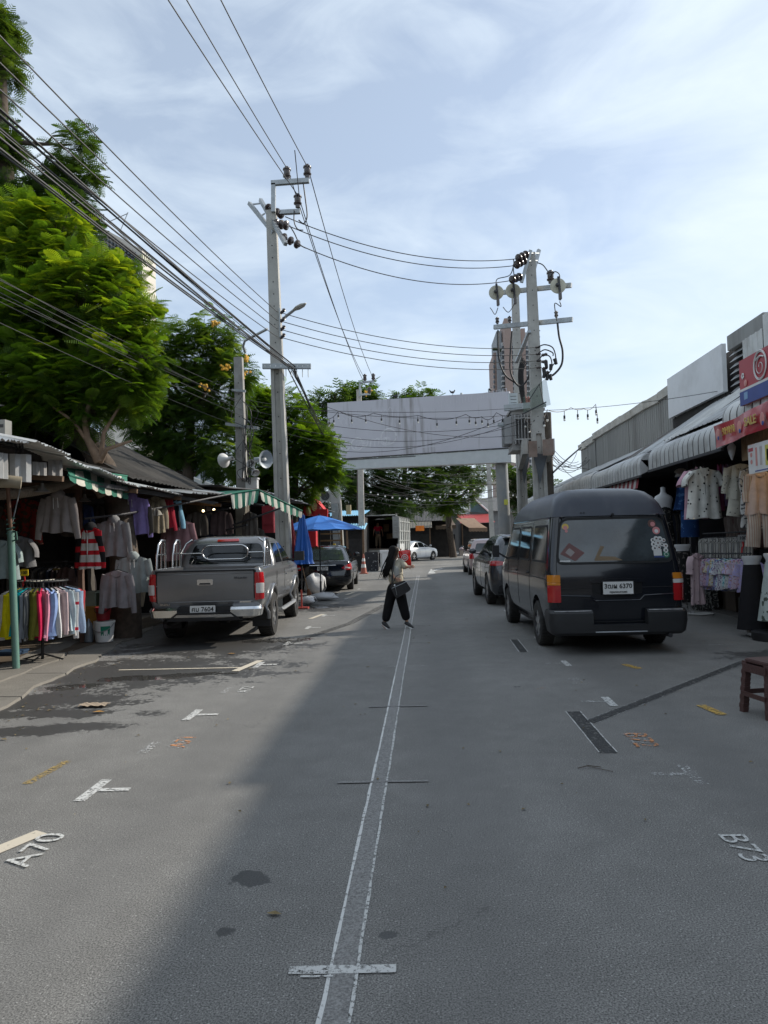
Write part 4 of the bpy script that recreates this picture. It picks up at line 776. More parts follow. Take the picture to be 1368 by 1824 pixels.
# signs on the right
M_sred = mat('sign_red', (.42, .045, .06), .4, 0, .05); M_sblue = mat('sign_blue', (.03, .06, .26), .4); M_swh = mat('sign_white', (.68, .67, .65), .4); M_spink = mat('sign_pink', (.62, .25, .22), .4); M_sgold = mat('sign_gold', (.55, .38, .10), .35)
sg_ = thing('shop_sign', 'red shop signboard with a white oval emblem and a blue lower band', 'sign', (4.70, 8.3, 3.42))
def SX(y0, y1, z0, z1, m, name, x=-.0, th=.03): mb = MB(); mb.bx((x-th, y0, z0), (x, y1, z1)); return mb.build(name, m, sg_)
SX(0, 2.28, 0, .66, M_sred, 'sign_board', 0, .05); SX(0, 2.28, .0, .20, M_sblue, 'blue_band', -.051, .006); SX(0, 2.28, .20, .235, M_swh, 'white_stripe', -.051, .006)
def yz(path, r, m, name, x=-.062, flat=1): mb = MB(); mb.tube([(x, a, b) for a, b in path], r, 6); return mb.build(name, m, sg_)
EC = (1.62, .45)
for k, (ra, rb_, th) in enumerate([(.20, .20, .010), (.185, .18, .006)]): yz([(EC[0]+ra*math.cos(2*PI*i/32)*.9, EC[1]+rb_*math.sin(2*PI*i/32)) for i in range(33)], th, M_swh, 'emblem_ring')
yz([(EC[0]+(.03+.0045*i)*math.cos(.35*i), EC[1]-.02+(.03+.0045*i)*math.sin(.35*i)) for i in range(24)], .006, M_swh, 'emblem_swirl')
yz([(EC[0]-.12+.012*i, EC[1]+.09+.03*math.sin(PI*i/20)) for i in range(21)], .012, M_swh, 'emblem_arc')
for k in range(5): a = 2*PI*k/5; mb = MB(); mb.ball((-.058, 2.16+.03*math.cos(a), .42+.03*math.sin(a)), .02, 8, sx=.3); mb.build('flower_petal', M_swh, sg_)
mb = MB(); mb.ball((-.058, 2.08, .30), .05, 10, sx=.15); mb.build('printed_spot', M_spink, sg_); mb = MB(); mb.bx((-.060, 2.03, .07), (-.055, 2.14, .17)); mb.build('printed_patch', mat('sign_lightblue', (.2, .35, .55), .4), sg_)
# banner draped in front of the near awning
bn = thing('banner', 'glossy red cloth banner with gold lettering below the red signboard', 'banner', (4.62, 8.8, 2.95))
mb = MB(); mb.grid(lambda u, v: (.015*math.sin(u*19)+.02*math.sin(u*7+v*3), 2.68*u, .0+.03*math.sin(u*5)+.30*v+.05*v), 60, 6); mb.build('banner_cloth', mat('banner_red', (.42, .03, .045), .3, 0, .08, coat=.4), bn, 60)
text('SALE', .17, M_sgold, bn, (-.045, 1.35, .19), (PI/2, 0, -PI/2), 'gold_lettering', .004, 0, .004)
for k in range(6): mb = MB(); mb.tube([(-.045, 2.25-.075*k+.022*math.cos(a), .17+.055*math.sin(a*(1+.2*(k % 2)))) for a in [PI*1.6*i/8 for i in range(9)]], .009, 5); mb.build('gold_lettering', M_sgold, bn)
for y in (2.45, 1.70, 1.0): mb = MB(); mb.ball((-.04, y, .16), .07, 10, sx=.12, sz=1.3); mb.ball((-.045, y-.02, .10), .035, 8, mi=1, sx=.2); mb.build('printed_motif', [M_spink, M_sblue], bn)
mb = MB(); mb.lathe([(.02, .12), (.07, .05), (.05, -.05), (.01, -.16)], (4.85, 11.42, 2.88), n=8); solo(mb, 'plastic_bag', mat('bag_white', (.55, .55, .55), .5), 'small white plastic bag tied below the left end of the red banner', 'bag', smooth=60)
ps_ = thing('menu_poster', 'white price poster with yellow panel hung under the pine boards', 'poster', (4.72, 9.55, 2.42))
mb = MB(); mb.bx((-.01, 0, 0), (0, 1.0, .42)); mb.build('poster_sheet', M_swh, ps_)
for (a, b, c, d, m) in [(.2, .08, .48, .36, mat('poster_yellow', (.55, .5, .1), .5)), (.24, .14, .44, .30, mat('poster_pale', (.6, .58, .42), .5)), (.58, .1, .64, .36, mat('poster_grey', (.45, .40, .38), .5)), (.72, .1, .77, .36, M_spink), (.84, .32, .98, .37, M_sred), (.3, .02, .8, .035, M_sblue)]: mb = MB(); mb.bx((-.014, a, b), (-.011, c, d)); mb.build('printed_patch', m, ps_)
for z in (.27, .17): mb = MB(); mb.ball((-.012, .90, z), .035, 10, sx=.1); mb.build('printed_patch', M_spink, ps_)
M_bulb = mat('lit_bulb', (.9, .75, .4), .4, emit=((1.0, .72, .30), 3))
lp = thing('hanging_lamp', 'lit yellow bulb in a dark holder hanging under the near right awning', 'lamp', (5.3, 10.35, 2.86)); mb = MB(); mb.cyl((0, 0, .06), (0, 0, .16), .03); mb.cyl((0, 0, .16), (0, 0, .4), .006, n=5); mb.build('lamp_holder', M_blackp, lp); mb = MB(); mb.ball((0, 0, 0), .055, 12, sz=1.1); mb.build('bulb', M_bulb, lp, 60)
pl = bpy.data.lights.new('bulb_light', 'POINT'); pl.energy = 4; pl.color = (1, .7, .35); pl.shadow_soft_size = .05; po = bpy.data.objects.new('bulb_light', pl); COL.objects.link(po); po.parent = lp; po.location = (0, 0, -.08)
dk = thing('hanging_lamp', 'unlit dark bulb holder hanging left of the lit yellow bulb', 'lamp', (5.25, 11.0, 2.92)); mb = MB(); mb.cyl((0, 0, .0), (0, 0, .10), .03); mb.cyl((0, 0, .1), (0, 0, .35), .006, n=5); mb.build('lamp_holder', M_blackp, dk); mb = MB(); mb.ball((0, 0, -.04), .05, 12); mb.build('bulb', mat('amber_glass', (.5, .35, .15), .2), dk, 60)

# ================================================================== CONCRETE POLES AND HARDWARE
def pole(name, label, x, y, h, w0, w1, lean=(0, 0), web=0, m=None, holes=True, cat='utility pole', group=None):
    t = thing(name, label, cat, (x, y, 0), 0, group); m = m or M_conc; mb = MB(); d0, d1 = w0*.82, w1*.82
    lx, ly = lean; a = (0, 0, -.3); b = (lx, ly, h)
    if web:
        k = web/h
        def P(z, fx, fy): s_ = z/h; return (lx*s_+fx*(w0+(w1-w0)*s_)/2, ly*s_+fy*(d0+(d1-d0)*s_)/2, z)
        # H section below, solid above
        for sx_ in (-1, 1):
            mb.hexa([P(0, sx_*1, -1), P(0, sx_*.45, -1), P(0, sx_*.45, 1), P(0, sx_*1, 1), P(web, sx_*1, -1), P(web, sx_*.45, -1), P(web, sx_*.45, 1), P(web, sx_*1, 1)])
        mb.hexa([P(0, -.5, -.45), P(0, .5, -.45), P(0, .5, .45), P(0, -.5, .45), P(web, -.5, -.45), P(web, .5, -.45), P(web, .5, .45), P(web, -.5, .45)])
        mb.hexa([P(web, -1, -1), P(web, 1, -1), P(web, 1, 1), P(web, -1, 1), P(h, -1, -1), P(h, 1, -1), P(h, 1, 1), P(h, -1, 1)])
    else: mb.beam(a, b, w0, d0, (0, 1, 0), None, w1, d1)
    mb.build('pole_shaft', m, t, recalc=True)
    if holes:
        mb = MB(); z = 1.2
        while z < h-.3:
            s_ = z/h; mb.cyl((lx*s_, ly*s_-(d0+(d1-d0)*s_)/2*(.46 if z < web else 1)-.004, z), (lx*s_, ly*s_-(d0+(d1-d0)*s_)/2*(.46 if z < web else 1)+.01, z), .016, n=8); z += random.choice([.3, .45, .6])
        o = mb.build('bolt_holes', M_ink, t); o['kind'] = 'stuff'
    return t
def insul(mb, p, ax=(0, 0, 1), s=1., mi=0):
    mb.lathe([(.0, -.02*s), (.05*s, -.02*s), (.055*s, .03*s), (.085*s, .05*s), (.088*s, .075*s), (.06*s, .09*s), (.07*s, .12*s), (.07*s, .19*s), (.088*s, .20*s), (.088*s, .225*s), (.05*s, .24*s), (.045*s, .27*s), (.0, .29*s)], p, ax, 14, mi)
def disc_string(par, p, q, n=3, s=1.):
    p = Vector(p); q = Vector(q); d = (q-p).normalized(); g = (q-p).length/n
    mb = MB(); mb.cyl(p, q, .018*s, n=6, mi=1)
    for i in range(n):
        c = p+d*g*(i+.35); mb.lathe([(.02, 0), (.10*s, .015), (.105*s, .045), (.045*s, .07), (.04*s, g*.55), (.0, g*.6)], c, d, 16, 0)
    mb.build('disc_insulator', [M_porc, M_galv], par, 50)
def chan(par, a, b, w_=.09, h_=.09, name='cross_arm', holes=0, m=None):
    mb = MB(); a = Vector(a); b = Vector(b); mb.beam(a, b, w_, h_)
    o = mb.build(name, m or M_galv, par)
    if holes:
        mb = MB(); d = (b-a)
        for i in range(holes): c = a+d*((i+.5)/holes); mb.cyl(c-Vector((0, w_/2+.003, 0)), c-Vector((0, w_/2-.005, 0)), .016, n=8)
        mb.build('arm_holes', MATS['white_paint'], o)
    return o
W1 = PY(500, 985, 17).x
lp1 = pole('power_pole', 'tall pale concrete power pole beyond the pickup, with insulators at its top', PY(508, 990, 17).x, 17, 9.75, .36, .235, (PY(483, 345, 17).x-PY(508, 990, 17).x, 0), 5.8)
lx = lambda z: PY(508, 990, 17).x*0 + (PY(483, 345, 17).x-PY(508, 990, 17).x)*z/9.75
def LP(px, py, Y=17): p = PY(px, py, Y); return Vector((p.x-lp1.location.x, p.y-17, p.z))
chan(lp1, LP(489, 382)+Vector((0, -.12, 0)), LP(489, 332)+Vector((0, -.12, 0)), .10, .10, 'cross_arm'); chan(lp1, LP(485, 331)+Vector((0, -.12, 0)), LP(552, 326)+Vector((0, -.12, 0)), .10, .11, 'cross_arm'); chan(lp1, LP(500, 382)+Vector((0, -.1, 0)), LP(536, 380)+Vector((0, -.1, 0)), .10, .10)
mb = MB()
for (a, b) in ((513, 324), (549, 320), (532, 372)): insul(mb, LP(a, b)+Vector((0, -.12, 0)), s=1.0)
for (a, b) in ((513, 324), (549, 320), (532, 372)): o_ = MB(); insul(o_, LP(a, b)+Vector((0, -.12, 0)), s=1.15); o_.build('pin_insulator', M_porc, lp1, 50)
for off in (-.16, .20):   # double slanting arms (they run diagonally towards the camera)
    chan(lp1, LP(444+(off > 0)*20, 362-(off > 0)*6, 17.6), LP(487+(off > 0)*22, 415+(off > 0)*20, 16.3 if off > 0 else 16.9), .08, .09)
chan(lp1, LP(450, 364, 17.6), LP(466, 362, 17.6), .03, .03, 'arm_bolt'); chan(lp1, LP(472, 380, 17.4), LP(466, 384, 17.4), .03, .03, 'arm_bolt')
disc_string(lp1, LP(474, 368, 17.2), LP(504, 384, 16.9), 4, 1.0); disc_string(lp1, LP(488, 398, 17), LP(513, 402, 16.8), 3, 1.1); disc_string(lp1, LP(500, 420, 16.6), LP(535, 438, 16.4), 3, 1.0)
for py in (556, 571, 586, 600): o_ = MB(); insul(o_, LP(494, py)+Vector((.12, -.12, -.07)), (.7, -.5, .5), .55); o_.build('spool_insulator', M_porc, lp1, 50)
chan(lp1, LP(500, 552)+Vector((0, -.15, 0)), LP(501, 604)+Vector((0, -.15, 0)), .03, .02, 'insulator_rack')
chan(lp1, LP(471, 656)+Vector((0, -.19, 0)), LP(556, 656)+Vector((0, -.19, 0)), .09, .12, 'cross_arm', 9)
for i, px in enumerate((512, 521, 531, 541, 551)): mb = MB(); p = LP(px, 652)+Vector((0, -.20, 0)); mb.cyl(p, p+Vector((0, 0, -.32)), .009, n=6); mb.build('drop_bolt', M_galv, lp1)
# street lamps: one arm on the tall pole, one on the old pole
def street_lamp(lab, pts, head_to, grp=None):
    t = thing('street_lamp', lab, 'street lamp', pts[0]); q = [Vector(p)-Vector(pts[0]) for p in pts]
    mb = MB(); mb.tube(q, .035, 8); mb.build('lamp_arm', M_galv, t, 60)
    if head_to is not None:
        e = q[-1]; h = Vector(head_to)-Vector(pts[0]); mb = MB(); mb.tube([e, e.lerp(h, .3), e.lerp(h, .7), h], [.05, .09, .085, .02], 10, flat=.5); mb.build('lamp_head', mat('lamp_head_grey', (.42, .41, .37), .5), t, 60)
    return t
street_lamp('slim street lamp reaching right from the tall pale power pole', [PY(497, 575, 17.1), PY(510, 563, 16.9), PY(524, 552, 16.7)], PY(545, 540, 16.5))
street_lamp('curved street lamp arm clamped to the old grey pole left of the tall one', [PY(437, 628, 18.4), PY(433, 617, 18.3), PY(436, 607, 18.2), PY(455, 597, 17.9), PY(476, 586, 17.5)], None)
# old pole with loudspeakers
op = pole('old_pole', 'short old grey pole carrying white and grey loudspeakers', PY(437, 990, 18.5).x, 18.5, 6.55, .30, .22, (PY(425, 640, 18.5).x-PY(437, 990, 18.5).x, 0), 0, M_conc2)
def OP(px, py, Y=18.5): p = PY(px, py, Y); return Vector((p.x-op.location.x, p.y-18.5, p.z))
chan(op, OP(405, 757)+Vector((0, -.16, 0)), OP(462, 764)+Vector((0, -.16, 0)), .07, .07, 'cross_arm', 0, M_galv); chan(op, OP(416, 697)+Vector((0, -.15, 0)), OP(440, 699)+Vector((0, -.15, 0)), .06, .06)
def horn(lab, px, py, Y, d, r, ln, m):
    p = PY(px, py, Y); t = thing('loudspeaker', lab, 'loudspeaker', p, 0, 'loudspeakers on the old pole'); d = Vector(d).normalized()
    mb = MB(); mb.lathe([(.03, -ln), (r*.28, -ln*.95), (r*.28, -ln*.6), (r*.2, -ln*.55), (r*.3, -ln*.35), (r*.55, -ln*.12), (r*.95, 0), (r, .02), (r*.93, .015), (r*.5, -ln*.13), (r*.24, -ln*.4), (.0, -ln*.4)], (0, 0, 0), d, 24); mb.build('horn', m, t, 45)
    mb = MB(); mb.lathe([(.0, -ln*.42), (r*.17, -ln*.4), (r*.17, -ln*.02), (.0, 0)], (0, 0, 0), d, 14); mb.build('horn_centre', MATS['white_paint'], t, 50)
    mb = MB(); mb.beam(-d*ln*.6, -d*ln*.6+Vector((-.12 if px > 430 else .12, .1, 0)), .04, .04); mb.build('speaker_bracket', M_galv, t)
    return t
M_horn = mat('horn_grey', (.33, .37, .40), .5, .1, .1); M_hw2 = mat('horn_white', (.58, .58, .56), .5, 0, .1, dirt=(.3, .28, .25), dstr=.4)
horn('large pale loudspeaker horn on the left of the old pole facing away', 399, 820, 18.7, (-.75, .55, -.1), .20, .36, M_hw2)
horn('grey blue loudspeaker horn on the right of the old pole, widest of the four', 473, 818, 18.3, (.8, -.6, -.05), .235, .46, M_horn)
horn('small beige loudspeaker facing the street between pole and grey horn', 447, 826, 18.1, (.15, -1, -.1), .115, .2, M_hw2)
horn('small cream loudspeaker lowest on the old pole', 455, 842, 18.15, (.4, -.7, -.8), .115, .2, M_hw2)
mb = MB(); p = PY(449, 862, 18.4); mb.box(p, (.30, .22, .25)); mb.box(p+Vector((0, 0, .14)), (.34, .26, .04)); solo(mb, 'meter_box', M_hw2, 'pale junction box with a lid on the old pole below the loudspeakers', 'box')
mb = MB(); p = PY(429, 845, 18.3); mb.box(p, (.15, .1, .2)); solo(mb, 'meter_box', mat('meter_grey', (.35, .35, .35), .5), 'small grey meter strapped to the old pole above the junction box', 'box')
# poles behind
p3 = pole('power_pole', 'pale power pole passing behind the left half of the grey billboard', PY(645, 985, 38).x, 38, 9.75, .34, .25, (PY(639, 683, 38).x-PY(645, 985, 38).x, 0))
def P3(px, py): p = PY(px, py, 37.8); return Vector((p.x-p3.location.x, p.y-38, p.z))
chan(p3, P3(641, 706), P3(641, 682), .1, .1); chan(p3, P3(641, 682), P3(666, 679), .1, .1); chan(p3, P3(643, 703), P3(660, 702), .1, .1)
for a, b in ((650, 678), (665, 677)): o_ = MB(); insul(o_, P3(a, b), s=1.3); o_.build('pin_insulator', M_porc, p3, 50)
o_ = MB(); insul(o_, P3(658, 701), s=1.3); o_.build('pin_insulator', M_porc, p3, 50)
pole('steel_post', 'plump grey steel post standing beyond the black saloon', PY(604, 985, 35.3).x, 35.3, 5.3, .40, .38, (-.2, 0), 0, M_galv, False, 'post')
p4 = thing('concrete_post', 'thin leaning post wrapped in cables beside the steel post', 'post', (PY(612, 990, 33.5).x, 33.5, 0)); mb = MB(); e = PY(601, 835, 33.5); mb.tube([(0, 0, 0), (e.x-p4.location.x, 0, e.z)], .09, 10); mb.build('post_shaft', M_conc, p4, 50); mb = MB(); mb.tube([(e.x-p4.location.x+.05*math.sin(i), -.1, e.z-i*.25) for i in range(18)], .012, 5); mb.build('wrapped_cable', M_wire, p4)
M_pig = mat('pale_post', (.55, .54, .50), .8)
p5 = pole('power_pole', 'slim pale pole with tangled cables between the billboard post and the trees', PY(878, 960, 44).x, 44, 6.8, .30, .24, (-.15, 0), 0, M_conc, False)
# right pole pair carrying the transformer
rp1 = pole('power_pole', 'tall concrete power pole rising above the van, nearer of the transformer pair', PY(968, 985, 21).x, 21, 10.0, .43, .26, (PY(945, 470, 21).x-PY(968, 985, 21).x, 0), 4.6)
rp2 = pole('power_pole', 'second concrete pole of the transformer pair, standing behind and left', PY(934, 985, 25).x, 25, 10.3, .36, .24, (PY(918, 538, 25).x-PY(934, 985, 25).x, 0), 4.2)
def RP(px, py, Y=21): p = PY(px, py, Y); return Vector((p.x-rp1.location.x, p.y-21, p.z))
chan(rp1, RP(877, 523, 22.0), RP(1018, 508, 20.6), .10, .13, 'cross_arm', 12); chan(rp1, RP(880, 583, 21.8), RP(1020, 569, 20.6), .10, .13, 'cross_arm', 12)
chan(rp1, RP(945, 446, 20.7), RP(929, 503, 20.7), .08, .10, 'cross_arm'); chan(rp1, RP(960, 445, 21.4), RP(951, 480, 21.3), .08, .10, 'cross_arm'); chan(rp1, RP(945, 451, 20.7), RP(960, 451, 21.3), .03, .03, 'arm_bolt'); chan(rp1, RP(942, 465, 20.7), RP(957, 464, 21.3), .03, .03, 'arm_bolt')
chan(rp1, RP(943, 590, 20.8), RP(920, 645, 23.5), .10, .08, 'brace')
disc_string(rp1, RP(940, 452, 20.7), RP(921, 461, 20.4), 3, 1.15); disc_string(rp1, RP(936, 463, 20.7), RP(918, 473, 20.4), 3, 1.15); disc_string(rp1, RP(928, 492, 20.7), RP(910, 499, 20.4), 3, 1.15)
M_disc = mat('cream_disc', (.50, .48, .38), .45, 0, .1, dirt=(.3, .27, .2), dstr=.4)
for (a, b, Y) in ((884, 521, 21.7), (914, 518, 21.4), (994, 509, 20.6)):
    c = RP(a, b, Y-.15); mb = MB(); mb.lathe([(.0, 0), (.05, -.004), (.21, -.004), (.225, .0), (.225, .02), (.05, .03), (0, .03)], c, (0, 1, 0), 28); mb.build('bird_guard_disc', M_disc, rp1, 40)
    mb = MB(); mb.beam(c+Vector((0, -.08, .24)), c+Vector((.03, -.08, -.22)), .06, .05); mb.ball(c+Vector((-.03, -.08, 0)), .06, 10); mb.build('fuse_holder', M_iron, rp1, 50)
    mb = MB(); mb.beam(c+Vector((.03, -.08, -.24)), c+Vector((.035, -.08, -.42)), .09, .08); mb.cyl(c+Vector((.03, -.08, -.2)), c+Vector((.03, -.08, -.45)), .03); mb.build('fuse_tube', M_porc, rp1, 50)
o_ = MB(); insul(o_, RP(981, 503, 20.7), (0, 0, 1), 1.3); o_.build('pin_insulator', M_porc, rp1, 50)
for (a, b) in ((868+18, 576), (908, 574), (991, 565)): o_ = MB(); insul(o_, RP(a, b, 21.2), (0, .1, 1), .7); o_.build('pin_insulator', M_porc, rp1, 50)
for i, (a, b) in enumerate(((954, 619), (955, 631), (956, 643), (956, 655))): o_ = MB(); insul(o_, RP(a, b, 20.75), (1, -.2, 0), .5); o_.build('spool_insulator', M_porc, rp1, 50)
for i, (a, b) in enumerate(((965, 633), (965, 645), (966, 657), (968, 665))): o_ = MB(); insul(o_, RP(a, b, 20.6), (1, 0, .2), .6); o_.build('spool_insulator', M_porc, rp1, 50)
for i, (a, b) in enumerate(((988, 644), (972, 649), (982, 654), (971, 668), (976, 672), (969, 664), (979, 672))): o_ = MB(); o_.tube([RP(a, b-5, 20.5), RP(a+3*math.cos(i), b+5, 20.5)], [.06, .045], 8); o_.build('cable_clamp', M_blackp, rp1, 50)
for i, py in enumerate((589, 600, 609)): chan(rp1, RP(956, py, 21), RP(962, py, 21), .03, .03, 'step_bolt')
# transformer on its concrete beams
tr = thing('transformer', 'grey finned oil transformer on concrete beams between the two right poles', 'transformer', PY(930, 800, 22.8)); tl = tr.location.copy()
def TP(px, py, Y): p = PY(px, py, Y); return p-tl
c = TP(936, 770, 22.4); mb = MB(); mb.box(c, (.95, 1.1, 1.15)); mb.box(c+Vector((0, 0, .62)), (1.05, 1.2, .07)); mb.box(c+Vector((0, 0, -.6)), (1.0, 1.15, .05)); mb.build('tank', mat('transformer_grey', (.30, .29, .28), .5, .3, .1, dirt=(.2, .17, .14), dstr=.4), tr)
for i in range(10): mb = MB(); mb.bx((c.x-.42+i*.093, c.y-.78, c.z-.45), (c.x-.40+i*.093, c.y-.55, c.z+.45)); mb.build('cooling_fin', mat('fin_grey', (.36, .36, .36), .5, .3), tr)
mb = MB(); mb.bx((c.x-.46, c.y-.80, c.z+.30), (c.x+.48, c.y-.77, c.z+.34)); mb.bx((c.x-.46, c.y-.80, c.z-.34), (c.x+.48, c.y-.77, c.z-.30)); mb.build('fin_bar', MATS['fin_grey'], tr)
for i in range(8): mb = MB(); mb.bx((c.x-.70, c.y-.45+i*.12, c.z-.4), (c.x-.48, c.y-.43+i*.12, c.z+.42)); mb.build('cooling_fin', MATS['fin_grey'], tr)
for k in range(3): o_ = MB(); M_rb = mat('red_bushing', (.30, .045, .03), .4); o_.lathe([(.03, 0)]+[(r_, .06*i+dz) for i in range(6) for r_, dz in ((.075, .02), (.04, .05))]+[(.0, .42)], TP(936+5*k-4, 728, 22.3+.3*k), (0, 0, 1), 14); o_.build('red_bushing', M_rb, tr, 50)
mb = MB(); mb.box(TP(914, 716, 22), (.26, .2, .52)); mb.build('control_box', mat('control_box_white', (.55, .6, .62), .5), tr)
mb = MB(); [mb.bx(tuple(TP(914, 716, 22)+Vector((-.09, -.104, z))), tuple(TP(914, 716, 22)+Vector((.09, -.101, z+.015)))) for z in (-.15, -.05, .05, .15)]; mb.build('box_slots', M_iron, tr)
for k in range(6): o_ = MB(); o_.lathe([(.05, 0), (.10, .02), (.10, .06), (.05, .08)]*2+[(0, .1)], TP(918+4*k, 750-3*(k % 2), 22.1+.05*k), (0, 0, 1), 10); o_.build('stacked_insulator', M_blackp, tr, 50)
pf = thing('transformer_platform', 'heavy concrete beam platform joining the two right poles under the transformer', 'platform', (rp1.location.x, 21, 0))
def beam2(a, b, w_, h_, name, m, **k): mb = MB(); mb.beam(Vector(a)-pf.location, Vector(b)-pf.location, w_, h_, **k); return mb.build(name, m, pf)
beam2(PY(957, 798, 20.6)+Vector((-.35, 0, .05)), PY(926, 829, 25.4), .16, .42, 'side_beam', M_conc); beam2(PY(957, 798, 20.6)+Vector((.42, 0, .05)), PY(926, 829, 25.4)+Vector((.75, 0, 0)), .16, .42, 'side_beam', M_conc)
M_rust = mat('rust_end_plate', (.24, .15, .11), .8, 0, .3, 3, dirt=(.33, .31, .28), dstr=.5)
beam2(PY(949, 800, 20.45), PY(949, 800, 20.43)+Vector((0, -.03, 0)), .24, .46, 'beam_end_plate', M_rust); beam2(PY(976, 797, 20.45), PY(976, 797, 20.43)+Vector((0, -.03, 0)), .30, .46, 'beam_end_plate', M_rust)
beam2(PY(898, 727, 21.9), PY(945, 722, 21.7), .1, .18, 'upper_channel', M_galv); beam2(PY(887, 757, 22.1), PY(918, 755, 22.1), .1, .12, 'upper_channel', M_galv)
for px, Y in ((950, 20.7), (976, 20.7), (925, 24.7), (945, 24.7)):
    mb = MB(); p = PY(px, 808, Y)-pf.location; q = PY(962 if Y < 22 else 934, 862, Y)-pf.location; mb.prism([(p.x, p.z), (q.x, p.z), (q.x, q.z)], lambda a, b, d, y=p.y: (a, y+d, b), .05); mb.build('support_bracket', mat('bracket_dark', (.09, .10, .11), .6, .3), pf, recalc=True)
# weathered wood pole and small far items at right
wp = thing('wooden_pole', 'weathered brown pole just right of the transformer pole', 'pole', (PY(982, 985, 23).x, 23, 0)); mb = MB(); mb.tube([(0, 0, 0), (PY(975, 735, 23).x-wp.location.x, 0, PY(975, 735, 23).z)], [.16, .12], 10); mb.build('pole_shaft', mat('weathered_pole', (.10, .085, .07), .95, 0, .3, 5, .6), wp, 50)
mb = MB()

mb.grid(lambda u, v: tuple(PY(932+(973-932)*u+ (1-v)*8*u, 735-14*u - v*(28+20*u), 20.62+.05*math.sin(u*9)*v)), 10, 8); solo(mb, 'torn_netting', mat('green_netting', (.14, .2, .16), .9, alpha=.45), 'scrap of grey green netting snagged on the transformer pole', 'netting')
mb = MB(); mb.tube([PY(930, 738, 20.5), PY(973, 716, 20.5)], .02, 6); mb.tube([PY(943, 712, 20.5), PY(961, 684, 20.5)], .014, 6); mb.tube([PY(961, 684, 20.5), PY(968, 718, 20.5)], .014, 6); solo(mb, 'bent_rod', M_iron, 'bent thin iron rod frame holding the netting scrap on the pole', 'rod')
mb = MB(); mb.box(PY(969, 722, 21), (.12, .05, .10)); solo(mb, 'number_tag', M_galv, 'little square tag on the right side of the transformer pole', 'tag')

# ================================================================== BILLBOARD
bl, br = PY(583, 718, 35.5), PY(907, 697, 31); bd = (br-bl); bd.z = 0; bdn = bd.normalized(); bn_ = Vector((bdn.y, -bdn.x, 0)); BZ0 = 5.55; BW = bd.length
bb = thing('billboard', 'huge blank grey billboard with ghost lettering spanning the street', 'billboard', (bl.x, bl.y, 0), math.atan2(bd.y, bd.x))
def M_board():
    m = mat('billboard_vinyl', (.56, .545, .585), .7, 0, .05, .5); t = m.node_tree; n = t.nodes; l = t.links; b = n['Principled BSDF']; src = b.inputs['Base Color'].links[0].from_socket
    co = n.new('ShaderNodeTexCoord'); mpn = n.new('ShaderNodeMapping'); mpn.inputs['Scale'].default_value = (3.5, 1, .35); l.new(co.outputs['Object'], mpn.inputs[0])
    ns = n.new('ShaderNodeTexNoise'); ns.inputs['Scale'].default_value = 1.3; ns.inputs['Detail'].default_value = 7; l.new(mpn.outputs[0], ns.inputs[0])
    sx = n.new('ShaderNodeSeparateXYZ'); l.new(co.outputs['Object'], sx.inputs[0])
    a = n.new('ShaderNodeMath'); a.operation = 'SUBTRACT'; a.inputs[1].default_value = 4.75; l.new(sx.outputs[0], a.inputs[0]); a2 = n.new('ShaderNodeMath'); a2.operation = 'ABSOLUTE'; l.new(a.outputs[0], a2.inputs[0])
    r1 = n.new('ShaderNodeMapRange'); r1.inputs[1].default_value = .2; r1.inputs[2].default_value = 1.9; r1.inputs[3].default_value = .17; r1.inputs[4].default_value = 0; l.new(a2.outputs[0], r1.inputs[0])
    s_ = n.new('ShaderNodeMath'); s_.operation = 'ADD'; l.new(ns.outputs[0], s_.inputs[0]); l.new(r1.outputs[0], s_.inputs[1])
    rp_ = n.new('ShaderNodeValToRGB'); rp_.color_ramp.elements[0].position = .60; rp_.color_ramp.elements[1].position = .80; rp_.color_ramp.elements[1].color = (.65, .65, .65, 1); l.new(s_.outputs[0], rp_.inputs[0])
    mm = n.new('ShaderNodeMixRGB'); l.new(rp_.outputs[0], mm.inputs[0]); l.new(src, mm.inputs[1]); mm.inputs[2].default_value = (.19, .17, .15, 1); l.new(mm.outputs[0], b.inputs['Base Color']); return m
zl, zr = bl.z, br.z
def BZ(s_, top): return (zl+(zr-zl)*s_/BW) if top else (5.75+(5.50-5.75)*s_/BW)
mb = MB(); zc = PY(583, 768, 35.5).z
mb.prism([(0, zl), (0, zc), (.75, BZ(.75, 0)), (BW, BZ(BW, 0)), (BW, zr)][::-1], lambda a, b, d: (a, d, b), .12); face = mb.build('board_face', M_board(), bb, recalc=True)
mb = MB(); z0 = lambda s_: 5.2+(4.85-5.2)*s_/BW
mb.hexa([(.85, -.02, z0(.85)), (BW, -.02, z0(BW)), (BW, .55, z0(BW)), (.85, .55, z0(.85)), (.75, -.02, BZ(.75, 0)-.09), (BW, -.02, BZ(BW, 0)-.07), (BW, .55, BZ(BW, 0)-.07), (.75, .55, BZ(.75, 0)-.09)]); mb.build('lower_fascia', mat('fascia_grey', (.55, .57, .57), .5, .1, .06), bb)
mb = MB(); mb.beam((.9, .0, BZ(.9, 0)-.045), (BW, .0, BZ(BW, 0)-.035), .10, .05); mb.beam((.8, -.03, BZ(.8, 0)-.10), (5.0, -.03, BZ(5, 0)-.13), .03, .03); mb.build('gap_rail', M_iron, bb)
M_gh = mat('ghost_print', (.66, .645, .67), .7); M_gh2 = mat('ghost_print_faint', (.60, .585, .62), .7)
def ghost_sc(path, r, m): mb = MB(); mb.tube([(a, -.003, b) for a, b in path], r, 4, flat=.25); mb.build('ghost_lettering', m, face)
